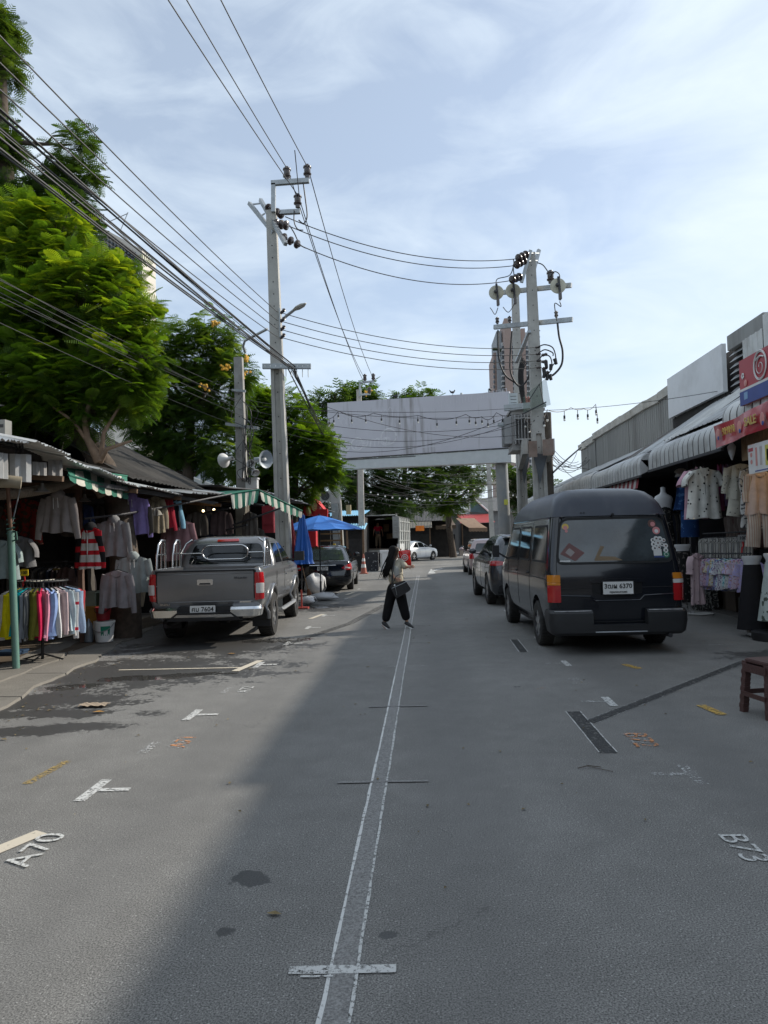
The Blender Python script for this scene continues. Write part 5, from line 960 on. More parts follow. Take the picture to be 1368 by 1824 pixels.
for k, (cx_, cz, rx, rz_) in enumerate([(1.05, 6.3, .25, .22), (1.75, 6.35, .35, .3), (3.55, 6.55, .42, .38)]): ghost_sc([(cx_+rx*math.cos(a), cz+rz_*math.sin(a)) for a in [2*PI*i/20 for i in range(20)]], .035, M_gh)
me_ = text('omes', .95, M_gh2, face, (2.6, -.004, 6.4), REAR, 'ghost_lettering', .001, -.2, .01, -1); text('omes', .8, M_gh, face, (2.6, -.006, 6.42), REAR, 'ghost_lettering', .001, -.2, -.015, -1)
[ghost_sc([(.7+.27*k+.10*math.cos(a)*(1+k % 2*.3), 7.5+.02*k+(.12+.05*(k % 3))*math.sin(a)) for a in [PI*(-.2+1.5*i/8) for i in range(9)]], .022, M_gh2) for k in range(12)]; [ghost_sc([(6.1+.30*k, 7.6+.02*k), (6.1+.30*k, 7.86+.02*k), (6.28+.30*k, 7.86+.02*k), (6.28+.30*k, 7.62+.02*k)], .014, M_gh2) for k in range(12)]
mb = MB(); [mb.bx((a, -.004, b), (c, -.001, d)) for a, b, c, d in ((5.3, 5.85, 5.34, 6.35), (5.3, 5.85, 7.3, 5.88), (7.3, 5.85, 7.33, 6.6), (5.3, 6.6, 7.3, 6.63))]; mb.build('ghost_frame', M_gh2, face)
for k in range(7): mb = MB(); mb.beam((.6+1.35*k, .16, BZ(3, 0)), (.6+1.35*k, .16, 8.2), .08, .08); mb.build('back_frame', M_galv, bb)
mb = MB(); q = PY(893, 900, 32.2)-Vector((0, 0, 0)); 
bp1 = thing('steel_post', 'thick round grey steel post under the right end of the billboard', 'post', (PY(902, 985, 31.8).x, 31.8, 0)); mb = MB(); e = PY(893, 826, 31.8); mb.tube([(0, 0, 0), (e.x-bp1.location.x, 0, e.z)], .27, 16); mb.build('post_shaft', mat('post_paint', (.24, .25, .25), .6, .2, .15, 1, dirt=(.36, .33, .28), dstr=.6), bp1, 50)
mb = MB(); z = PY(900, 895, 31.8); mb.box(z+Vector((0, -.29, 0))-bp1.location, (.17, .01, .23)); mb.build('yellow_sticker', mat('sticker_lemon', (.6, .58, .08), .5), bp1)
# birds on the top edge
for i, px in enumerate((703, 805, 868)):
    s_ = (PY(px, 700, 33).x-bl.x)/bd.x*BW; p = Vector(bl)+bdn*s_; p.z = BZ(s_, 1); t = thing('bird', ['small dark pigeon perched near the left on the billboard top edge', 'dark pigeon with raised tail perched mid way on the billboard top', 'dark pigeon perched near the right end of the billboard top'][i], 'bird', p, .5*i)
    mb = MB(); mb.tube([(-.17, 0, .16+.05*(i == 1)), (-.08, 0, .12), (.02, 0, .12), (.08, 0, .16), (.10, 0, .20)], [.008, .045, .06, .035, .028], 8); mb.ball((.11, 0, .215), .03, 8); mb.cyl((0, .015, .0), (0, .015, .08), .005, n=5); mb.cyl((0, -.015, .0), (0, -.015, .08), .005, n=5); mb.build('bird_body', mat('pigeon_grey', (.04, .042, .05), .7), t, 60)

# ================================================================== WIRES
def wire(a, b, sag, r, label, group, n=28, cat='power line', name='power_line', m=None):
    mb = MB(); mb.tube(catenary(a, b, sag, n), r, 5, cap=False); return solo(mb, name, m or M_wire, label, cat, group)
Bk = lambda x, z: Vector((x, -14, z))
G1 = 'high voltage lines running overhead towards the viewer'; L1 = 'thick black high voltage line running from the pin insulators of the tall pole over the road to the viewer'
for lab, (px, py, xe, ze) in zip(('left one of the close pair of overhead lines, going to the inner top insulator', 'lone right high voltage line overhead, going to the outer top insulator', 'right one of the close overhead pair, going to the lower top insulator'), ((513, 303, -5.4, 10.9), (549, 300, -4.75, 10.9), (532, 350, -5.75, 10.1))): wire(PY(px, py, 16.88), Bk(xe, ze), .75, .011, lab, G1)
G2 = 'high voltage lines running on to the next pole'; L2 = 'black line sloping from the tall pale pole down to the pole behind the billboard'
for (a, b, c, d) in ((513, 303, 650, 675), (549, 300, 665, 674), (532, 350, 658, 699)): wire(PY(a, b, 16.88), PY(c, d, 37.8), .5, .012, L2, G2)
wire(PY(525, 268, 15.0), PY(533, 350, 16.9), .0, .011, 'short black jumper rising from the pin insulator to the overhead line', None, 6)
G3 = 'high voltage lines crossing the street'; L3 = 'black line sagging across the street between the disc insulators of both tall poles'
for i, (a, b, Y, c, d, Y2) in enumerate(((508, 386, 16.9, 921, 461, 20.4), (515, 403, 16.8, 918, 473, 20.4), (536, 438, 16.4, 909, 500, 20.4))): wire(PY(a, b, Y), PY(c, d, Y2), .42, .012, ('top', 'middle', 'bottom')[i]+' of the three high voltage lines sagging between the disc insulators of the tall poles', G3)
G4 = 'low voltage lines crossing the street'; L4 = 'thin black low voltage line crossing the street below the disc insulators'
for i, (a, c, d) in enumerate(((556, 954, 619), (571, 955, 631), (586, 956, 643), (600, 956, 655))): wire(PY(497, a, 16.85), PY(c, d, 20.8), .32, .010, L4, G4)
G5 = 'low voltage lines at the left edge'; L5 = 'black low voltage line running from the spool insulators of the tall pole to the upper left edge'
for i, (a, xe, ze) in enumerate(((556, -5.3, 7.6), (571, -5.35, 7.25), (586, -5.4, 6.9), (600, -5.45, 6.5))): wire(PY(494, a, 16.85), Bk(xe, ze), .75, .009, ('Topmost', 'Second', 'Third', 'Lowest')[i].lower()+' of the four low voltage lines running from the tall pole to the left edge', G5)
G6 = 'telephone cables at the left edge'; L6 = 'telephone cable in the bundle sweeping from the tall pole cross arm to the left edge'
rw = random.Random(4)
for i in range(10): wire(PY(515+rw.uniform(-3, 14), 655+rw.uniform(-2, 5), 16.8), Bk(-5.35+rw.uniform(-.25, .2), 6.35+rw.uniform(-.4, .5)), rw.uniform(.35, .62), rw.choice((.006, .008, .012)), L6, G6)
L7 = 'dark telephone cable sloping from the tall pole cross arm towards the billboard'; G7 = 'telephone cables towards the billboard'
for i in range(7): wire(PY(515+rw.uniform(-3, 14), 655+rw.uniform(-2, 5), 16.8), PY(606+rw.uniform(-5, 8), 822+rw.uniform(-12, 22), 35), rw.uniform(.0, .35), rw.choice((.008, .012, .016)), L7, G7)
L8 = 'dark cable sagging among the leaves between the left edge and the old pole'; G8 = 'cables sagging through the trees'
for i in range(7): wire(PY(430+rw.uniform(-3, 5), 700+rw.uniform(0, 75), 18.4), Bk(-5.9+rw.uniform(-.25, .2), 5.2+rw.uniform(-.6, .6)), rw.uniform(.4, .9), rw.choice((.005, .006)), L8, G8)
L9 = 'thin cable strung between the old pole and the billboard front'; G9 = 'cables strung in front of the billboard'
for i, (a, b, c, d, s_) in enumerate([(438, 712, 925, 738, .5), (438, 728, 925, 752, .8), (440, 740, 928, 755, 1.1), (440, 750, 925, 748, 1.4), (438, 722, 930, 726, .3), (500, 690, 925, 775, .9)]): wire(PY(a, b, 18.4), PY(c, d, 21.5), s_*.55, .007, L9, G9)
wire(PY(583, 800, 27), PY(910, 740, 22), .5, .009, 'thicker dark cable rising in a slow curve across the billboard face', None)
L10 = 'loose dark cable in the tangle beyond the billboard posts'; G10 = 'tangled cables under the billboard'
for i in range(14): wire(PY(645+rw.uniform(-60, 20), 815+rw.uniform(0, 75), 38), PY(880+rw.uniform(-3, 30), 815+rw.uniform(0, 80), 43+rw.uniform(-3, 2)), rw.uniform(.1, 1.0), rw.choice((.007, .010)), L10, G10)
L11 = 'thin cable fanning out from the weathered pole to the shop row roof'; G11 = 'cables between the weathered pole and the shop row'
for i in range(9): wire(PY(979, 780+rw.uniform(0, 60), 23), PY(1035+rw.uniform(-10, 25), 790+rw.uniform(0, 65), 31), rw.uniform(.1, .6), .010, L11, G11)
wire(PY(985, 842, 22), PY(1035, 797, 29.5), -.02, .03, 'stout dark stay bar rising from the weathered pole to the shop row corner', None, 6, 'stay', 'stay_rod')
# jumpers and loops on the poles
def loopw(pts, r, lab, grp=None):
    P = [Vector(p) for p in pts]; Q = []
    for i in range(len(P)-1):
        p0, p1, p2, p3 = P[max(0, i-1)], P[i], P[i+1], P[min(len(P)-1, i+2)]
        for k in range(8): t = k/8; Q.append(.5*((2*p1)+(p2-p0)*t+(2*p0-5*p1+4*p2-p3)*t*t+(3*p1-p0-3*p2+p3)*t**3))
    Q.append(P[-1]); mb = MB(); mb.tube(Q, r, 6, cap=False); return solo(mb, 'jumper_cable', M_wire, lab, 'cable', grp)
J = 'jumper cables on the right poles'; JL = 'black jumper cable looping down from the cross arms of the right poles'
q = lambda a, b, Y=20.6: PY(a, b, Y)
loopw([q(993, 575), q(996, 600), q(1002, 625), q(1000, 650), q(985, 668), q(974, 668)], .030, JL, J); loopw([q(887, 588, 21.6), q(889, 640, 21.6), q(900, 668, 21.6), q(915, 680, 21.6), q(926, 687, 21.6)], .026, JL, J)
loopw([q(912, 590, 21.5), q(909, 630, 21.5), q(910, 665, 21.5), q(925, 688, 21.5), q(940, 675, 21.4), q(944, 650, 21.2)], .026, JL, J); loopw([q(957, 619), q(970, 614), q(985, 620), q(990, 640), q(984, 652)], .018, JL, J); loopw([q(957, 631), q(970, 623), q(984, 628), q(985, 634)], .018, JL, J); loopw([q(957, 643), q(968, 633), q(980, 636), q(983, 655), q(975, 668)], .018, JL, J)
for k in range(5): loopw([q(930+2*k, 635+3*k, 22), q(924+2*k, 660, 22), q(925+2*k, 690, 22), q(932+k, 725, 22)], .02, JL, J)
K_ = 'thin black jumpers at the tops of the right poles'; KL = 'thin black jumper joining a disc insulator to a cream fuse disc on the right pole'
loopw([q(914, 461, 20.4), q(915, 470, 20.5), q(908, 490, 21), q(886, 497, 21.6), q(884, 508, 21.6)], .014, KL, K_); loopw([q(914, 472, 20.4), q(915, 485, 20.8), q(917, 500, 21.3)], .014, KL, K_); loopw([q(957, 468, 20.8), q(968, 473, 20.8), q(981, 492, 20.7)], .016, KL, K_); loopw([q(981, 492, 20.6), q(988, 484, 20.5), q(996, 488, 20.5), q(997, 497, 20.5)], .014, KL, K_)
loopw([q(887, 548, 21.6), q(882, 560, 21.6), q(876, 552, 21.6), q(873, 548, 21.6)], .012, KL, K_); loopw([q(917, 540, 21.4), q(906, 556, 21.4), q(896, 547, 21.4)], .012, KL, K_); loopw([q(997, 537, 20.5), q(999, 546, 20.5), q(988, 541, 20.5), q(992, 572, 20.6)], .014, KL, K_)
H_ = 'black jumpers at the top of the tall left pole'; HL = 'black jumper cable hanging beside the insulators of the tall left pole'
loopw([q(540, 325, 16.8), q(544, 355, 16.8), q(547, 385, 16.8), q(541, 398, 16.8), q(532, 392, 16.8)], .016, HL, H_); loopw([q(524, 375, 16.8), q(524, 395, 16.8), q(530, 408, 16.8), q(540, 410, 16.8)], .014, HL, H_); loopw([q(516, 402, 16.7), q(524, 415, 16.6), q(534, 435, 16.5), q(545, 442, 16.6)], .014, HL, H_)
L12 = 'tangled dark drop wire hanging around the old pole and its loudspeakers'; G12 = 'drop wires on the old pole'
for i in range(12): a, b = 434+rw.uniform(-4, 6), 700+rw.uniform(0, 90); loopw([q(a, b, 18.2), q(a+rw.uniform(-22, 25), b+rw.uniform(15, 45), 18.1), q(a+rw.uniform(-14, 18), b+rw.uniform(50, 75), 18.1), q(437+rw.uniform(-6, 8), 858, 18.25)], rw.choice((.008, .012)), L12, G12)
# ---- string lights
def lights(lab, pts, n, sag=.08, bl_=.16, r=.05, on=True, s=1., start=.02, end=.98):
    P = [Vector(p) for p in pts]; t = thing('string_lights', lab, 'string lights', P[0]); Q = []
    for i in range(len(P)-1): Q += catenary(P[i], P[i+1], sag*(1.6 if i % 2 else .8), 10)[:-1]
    Q.append(P[-1]); mb = MB(); mb.tube([p-P[0] for p in Q], .012*s, 5, cap=False); mb.build('light_cable', M_wire, t)
    mh = MB(); mh.cyl((0, 0, 0), (0, 0, -bl_*.6), .012*s, n=5); mh.cyl((0, 0, -bl_*.6), (0, 0, -bl_), .035*s, n=8); b2 = MB(); b2.ball((0, 0, -bl_-.04*s), r*s, 10, sz=1.2)
    Mg = mat('frosted_bulb', (.78, .77, .72), .25, spec=.6); h0 = None
    for i in range(n):
        f = (start+(end-start)*i/(n-1))*(len(Q)-1); k = min(int(f), len(Q)-2); p = Q[k].lerp(Q[k+1], f-k)-P[0]
        if h0 is None: h0 = mh.build('bulb_holder', M_blackp, t, 50); g0 = b2.build('bulb', Mg, h0, 60); h0.location = p
        else:
            h = h0.copy(); COL.objects.link(h); h.location = p; g = g0.copy(); COL.objects.link(g); g.parent = h
    return t
lights('string of drop bulbs crossing in front of the grey billboard', [PY(583, 746, 24), PY(603, 732, 24), PY(665, 736, 24), PY(745, 740, 23.5), PY(830, 738, 23), PY(858, 742, 23), PY(884, 735, 22.5), PY(935, 745, 21.5), PY(952, 748, 20.8)], 20, .10, .20, .035, s=.8)
lights('string of drop bulbs hanging right of the transformer pole against the sky', [PY(968, 742, 20.8), PY(975, 730, 21), PY(1017, 726, 22), PY(1040, 728, 22.5), PY(1061, 720, 23), PY(1064, 738, 23)], 7, .06, .24, .04, s=.9)
wire(PY(968, 731, 20.8), PY(1368, 680, 15.5), .12, .007, 'faint thin wire running from the transformer pole to the right edge above the shops', None)
lights('row of small pale bulbs strung in front of the far trees below the billboard', [PY(655, 872, 42), PY(740, 885, 42), PY(800, 872, 42), PY(870, 862, 42)], 20, .18, .08, .06, s=.8)
lights('short row of pale bulbs right of the far post below the transformer', [PY(905, 872, 34), PY(935, 880, 34), PY(958, 872, 34)], 9, .2, .06, .05, s=.8)

# ================================================================== TREES
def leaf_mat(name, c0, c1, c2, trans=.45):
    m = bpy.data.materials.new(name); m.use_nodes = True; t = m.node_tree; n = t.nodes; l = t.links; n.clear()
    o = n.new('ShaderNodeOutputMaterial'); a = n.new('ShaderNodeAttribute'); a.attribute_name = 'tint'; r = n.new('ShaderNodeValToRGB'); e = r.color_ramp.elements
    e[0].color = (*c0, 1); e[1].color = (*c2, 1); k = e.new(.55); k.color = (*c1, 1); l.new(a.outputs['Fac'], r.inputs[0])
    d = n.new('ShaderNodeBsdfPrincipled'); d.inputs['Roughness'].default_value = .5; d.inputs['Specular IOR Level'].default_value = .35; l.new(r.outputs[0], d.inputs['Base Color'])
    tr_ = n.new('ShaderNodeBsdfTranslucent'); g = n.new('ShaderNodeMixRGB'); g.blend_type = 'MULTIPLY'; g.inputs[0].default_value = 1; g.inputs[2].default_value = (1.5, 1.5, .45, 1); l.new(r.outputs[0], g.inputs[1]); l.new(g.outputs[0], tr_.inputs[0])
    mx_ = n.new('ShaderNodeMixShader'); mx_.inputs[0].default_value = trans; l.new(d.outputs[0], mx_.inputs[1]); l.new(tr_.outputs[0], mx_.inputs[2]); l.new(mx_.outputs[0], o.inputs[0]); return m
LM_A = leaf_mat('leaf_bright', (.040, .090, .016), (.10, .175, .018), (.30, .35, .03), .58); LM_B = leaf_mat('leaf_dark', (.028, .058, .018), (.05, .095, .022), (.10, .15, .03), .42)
LM_C = leaf_mat('leaf_mid', (.032, .070, .018), (.06, .115, .022), (.13, .18, .03), .5); LM_Y = mat('yellow_blossom', (.65, .36, .03), .7, 0, .2)
def crown(blobs, n, size, pairs, tint=(0, 1), lit=None, clump=9, droop=.5, seed=1):
    """fronds of paired leaflets gathered in sprays; returns verts, faces, tint arrays"""
    g = np.random.default_rng(seed); vol = np.array([b[1]**2*(b[2] if len(b) > 2 else 1) for b in blobs]); idx = g.choice(len(blobs), n//clump, p=vol/vol.sum())
    C = np.array([b[0] for b in blobs])[idx]; Rr = np.array([b[1] for b in blobs])[idx]
    d = g.normal(size=(len(idx), 3)); d /= np.linalg.norm(d, axis=1)[:, None]; rad = (.45+.6*g.random(len(idx))**.6)[:, None]; cc = C+d*Rr[:, None]*rad*np.array([1, 1, .85])
    k = len(idx)*clump; base = np.repeat(cc, clump, 0)+g.normal(size=(k, 3))*size*.3; out_ = np.repeat(d, clump, 0)
    dr = out_*.75+g.normal(size=(k, 3))*.55; dr[:, 2] = dr[:, 2]*.55-.08; dr /= np.linalg.norm(dr, axis=1)[:, None]
    up = np.zeros((k, 3)); up[:, 2] = 1; up += g.normal(size=(k, 3))*.28; side = np.cross(dr, up); side /= np.linalg.norm(side, axis=1)[:, None]; up = np.cross(side, dr)
    S = size*(.7+.6*g.random(k)); q = []; T = []
    h = ((base-np.array(C).mean(0))@np.array([sv.x*.4, -.1, .6]))/max(b[1] for b in blobs)/2.2; tn = np.clip(.42+.28*h+g.normal(size=k)*.16+np.repeat(g.normal(size=len(idx)), clump)*.13, 0, 1)*(tint[1]-tint[0])+tint[0]  # sunward and upper fronds tinted lighter: sunlight and young growth put into colour
    def pt(a, b, c): return base+dr*(S*a)[:, None]+side*(S*b)[:, None]+up*(S*c)[:, None]
    w_ = .86/pairs
    for j in range(pairs):
        x = .12+.86*j/pairs; ln = .34*math.sin(PI*(.18+.76*(j+.5)/pairs))**.8; dz = -droop*x*x*.6
        for sg in (-1, 1):
            x2 = x+ln*.45; z2 = dz-.10*ln*3*droop-.02
            q.append(np.stack([pt(x-w_*.20, 0, dz), pt(x+w_*.34, sg*ln*.04, dz), pt(x2+w_*.26, sg*ln*.92, z2+.012), pt(x2-w_*.10, sg*ln, z2)], 1)); T.append(tn)
    q.append(np.stack([pt(0, -.008, 0), pt(0, .008, 0), pt(.95, .004, -droop*.55), pt(.95, -.004, -droop*.55)], 1)); T.append(tn*.6)
    V = np.concatenate(q).reshape(-1, 3); T = np.repeat(np.concatenate(T), 4); return V, T
def quadmesh(name, V, T, m, parent):
    n = len(V)//4; me = bpy.data.meshes.new(name); me.vertices.add(n*4); me.vertices.foreach_set('co', (V-np.array(parent.location)).astype('f').ravel())
    me.loops.add(n*4); me.loops.foreach_set('vertex_index', np.arange(n*4, dtype='i')); me.polygons.add(n); me.polygons.foreach_set('loop_start', np.arange(0, n*4, 4, dtype='i')); me.update()
    at_ = me.attributes.new('tint', 'FLOAT', 'POINT'); at_.data.foreach_set('value', T.astype('f')); me.materials.append(m); me.validate()
    o = bpy.data.objects.new(name, me); COL.objects.link(o); o.parent = parent; return o
TREES = []
def tree(label, base, trunk, blobs, n, size, pairs, lm, seed, tr=(.2, .1), name='tree', tint=(0, 1), limbs=True, flowers=None, droop=.5, clump=9, group=None):
    B = [(PY(a, b, Y), r*Y/1265) for a, b, r, Y in blobs]; t = thing(name, label, 'tree', base, 0, group)
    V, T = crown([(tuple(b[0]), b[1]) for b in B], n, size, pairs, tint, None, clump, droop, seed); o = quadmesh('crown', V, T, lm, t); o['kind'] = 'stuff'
    mb = MB(); P = [Vector(p) for p in trunk]; k = len(P); mb.tube(P, [tr[0]+(tr[1]-tr[0])*i/(k-1) for i in range(k)], 12); rr = random.Random(seed)
    if limbs:
        for c, r in B:
            s_ = P[min(k-1, max(1, int(k*.6)))]; s_ = min(P[1:], key=lambda p: (p-c).length+max(0, p.z-c.z)*2); m1 = s_.lerp(c, .5)+Vector((rr.uniform(-.2, .2), rr.uniform(-.2, .2), -.12*r)); mb.tube([s_, m1, c], [tr[1]*.8, tr[1]*.45, .02], 7)
            for j in range(4): e = c+Vector((rr.uniform(-1, 1), rr.uniform(-1, 1), rr.uniform(-.5, .8)))*r*.8; mb.tube([m1.lerp(c, rr.uniform(.3, 1)), (m1+e)/2+Vector((0, 0, .08)), e], [tr[1]*.3, tr[1]*.2, .008], 5)
    mb.build('trunk', M_bark, t, 60, world=True)
    if flowers:
        mb = MB()
        for (a, b, s_, Y) in flowers:
            for _ in range(13): mb.ball(PY(a+rr.gauss(0, s_), b+rr.gauss(0, s_*.8), Y+rr.uniform(-.2, .2)), .045, 6)
        q_ = mb.build('blossom', LM_Y, t, world=True); q_['kind'] = 'stuff'
    return t
tp = PY(225, 1140, 12.2); TA = [Vector((tp.x, tp.y, 0)), PY(222, 1000, 12.2), PY(212, 900, 12.3), PY(185, 830, 12.4), PY(140, 770, 12.6), PY(110, 720, 12.8), PY(90, 650, 13)]
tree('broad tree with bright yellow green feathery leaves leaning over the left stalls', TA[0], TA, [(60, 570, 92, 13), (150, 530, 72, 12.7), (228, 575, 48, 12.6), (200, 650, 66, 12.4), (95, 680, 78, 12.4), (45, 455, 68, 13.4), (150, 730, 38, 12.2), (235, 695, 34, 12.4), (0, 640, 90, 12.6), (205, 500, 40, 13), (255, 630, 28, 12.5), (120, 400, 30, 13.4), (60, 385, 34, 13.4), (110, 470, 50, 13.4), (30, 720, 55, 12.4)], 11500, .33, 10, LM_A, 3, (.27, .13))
mb = MB(); mb.tube([PY(178, 822, 12.1), PY(155, 780, 12), PY(150, 745, 12), PY(170, 690, 12.2)], [.10, .06, .045, .03], 8); mb.tube([PY(155, 785, 12), PY(130, 750, 11.9), PY(95, 725, 11.9)], [.04, .03, .02], 7); mb.tube([PY(178, 822, 12.1), PY(190, 800, 12), PY(235, 785, 12.1)], [.06, .04, .02], 7); mb.tube([PY(178, 822, 12.1), PY(185, 770, 12), PY(215, 720, 12.2)], [.05, .035, .02], 7)
o_ = mb.build('branch', mat('pale_bark', (.19, .13, .09), .9, 0, .3, 8, .6), [o for o in bpy.data.objects if o.name == 'tree'][0], 60, world=True)
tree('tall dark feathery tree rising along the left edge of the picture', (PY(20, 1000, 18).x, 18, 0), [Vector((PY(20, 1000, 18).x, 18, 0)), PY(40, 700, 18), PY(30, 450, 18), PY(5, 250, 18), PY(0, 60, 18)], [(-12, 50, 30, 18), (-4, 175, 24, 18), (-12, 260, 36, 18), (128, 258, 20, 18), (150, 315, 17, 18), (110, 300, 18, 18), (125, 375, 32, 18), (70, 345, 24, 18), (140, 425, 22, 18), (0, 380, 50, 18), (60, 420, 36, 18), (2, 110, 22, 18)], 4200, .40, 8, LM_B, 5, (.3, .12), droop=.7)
tree('dark rounded tree with yellow blossoms behind the old pole', (PY(340, 990, 23).x, 23, 0), [Vector((PY(340, 990, 23).x, 23, 0)), PY(335, 850, 23), PY(340, 740, 23)], [(350, 635, 50, 23), (300, 690, 52, 23), (392, 618, 28, 23), (385, 700, 56, 23), (285, 620, 44, 23), (335, 775, 72, 23.5), (262, 745, 50, 23), (415, 665, 32, 22.6), (290, 810, 40, 24), (395, 800, 55, 23), (225, 700, 55, 24), (372, 590, 35, 23)], 8500, .40, 7, LM_C, 8, (.25, .12), flowers=[(400, 655, 4, 21.5), (430, 668, 5, 21.4), (365, 690, 4, 21.3), (428, 690, 4, 21.4), (382, 575, 3, 22), (440, 640, 3, 21.5)], droop=.6)
tree('light green feathery tree right behind the tall pale pole', (PY(520, 990, 26).x, 26, 0), [Vector((PY(520, 990, 26).x, 26, 0)), PY(525, 880, 26), PY(530, 800, 26)], [(540, 790, 40, 26), (478, 755, 32, 26), (570, 828, 28, 25.5), (465, 830, 46, 26), (525, 860, 42, 26), (580, 795, 18, 25.5), (500, 715, 22, 26), (455, 722, 30, 26), (540, 740, 20, 26), (590, 850, 16, 25.5), (480, 880, 36, 26)], 6500, .42, 7, LM_A, 12, (.18, .08), tint=(0, .75))
tree('slender dark tree whose small crown stands left of the billboard top', (PY(600, 985, 42).x, 42, 0), [Vector((PY(600, 985, 42).x, 42, 0)), PY(592, 850, 42), PY(580, 760, 42)], [(575, 715, 22, 42), (585, 745, 20, 42), (565, 765, 12, 42), (600, 700, 12, 42), (575, 790, 16, 42)], 700, .6, 4, LM_B, 14, (.22, .1))
tree('dark tree showing in two tufts over the left of the billboard', (PY(640, 985, 46).x, 46, 0), [Vector((PY(640, 985, 46).x, 46, 0)), PY(640, 800, 46), PY(635, 720, 46)], [(620, 700, 16, 46), (648, 705, 22, 46), (635, 725, 26, 46), (660, 712, 14, 46)], 800, .6, 4, LM_C, 15, (.2, .1), flowers=[(655, 700, 4, 44)])
tree('green tree tops peeping over the middle of the billboard', (PY(700, 985, 50).x, 55, 0), [Vector((PY(700, 985, 50).x, 55, 0)), PY(725, 800, 52), PY(745, 730, 50)], [(720, 708, 14, 50), (758, 705, 20, 50), (740, 730, 30, 50), (780, 720, 14, 50), (705, 720, 14, 50)], 900, .6, 4, LM_C, 16, (.2, .1))
tree('dark broad tree filling the space under the left half of the billboard', (PY(700, 985, 50).x-.6, 53, 0), [Vector((PY(700, 985, 50).x-.6, 53, 0)), PY(700, 930, 53), PY(700, 880, 53)], [(660, 850, 42, 52), (712, 845, 44, 52), (745, 875, 34, 52), (690, 890, 34, 52), (645, 890, 34, 52), (765, 845, 34, 53), (805, 833, 30, 54), (850, 832, 30, 55), (625, 840, 40, 52), (600, 880, 40, 50), (720, 905, 20, 50)], 6500, .62, 5, LM_B, 17, (.3, .15), tint=(.1, 1))
tree('bright young green tree with slanting trunk at the far end of the street', (PY(808, 988, 60).x, 60, 0), [Vector((PY(808, 988, 60).x, 60, 0)), PY(800, 940, 60), PY(795, 895, 60)], [(802, 880, 34, 58), (815, 857, 22, 58), (785, 893, 24, 57), (830, 878, 22, 58), (800, 908, 20, 57), (845, 870, 12, 58)], 2000, .5, 5, LM_A, 18, (.3, .2), tint=(0, .8))
tree('dark tree mass glimpsed between the posts below the transformer', (PY(935, 985, 58).x, 58, 0), [Vector((PY(935, 985, 58).x, 58, 0)), PY(935, 900, 58)], [(935, 862, 30, 58), (912, 850, 22, 58), (945, 890, 26, 58), (975, 880, 26, 58), (915, 885, 16, 58)], 1500, .6, 4, LM_B, 19, (.3, .2))
tree('pale green hedge top showing behind the white shed on the left', (PY(330, 900, 34).x, 34, 0), [Vector((PY(330, 900, 34).x, 34, 0)), PY(330, 860, 34)], [(300, 842, 22, 34), (340, 840, 20, 34), (375, 850, 18, 34)], 600, .4, 4, LM_A, 20, (.1, .05), tint=(.1, .6))

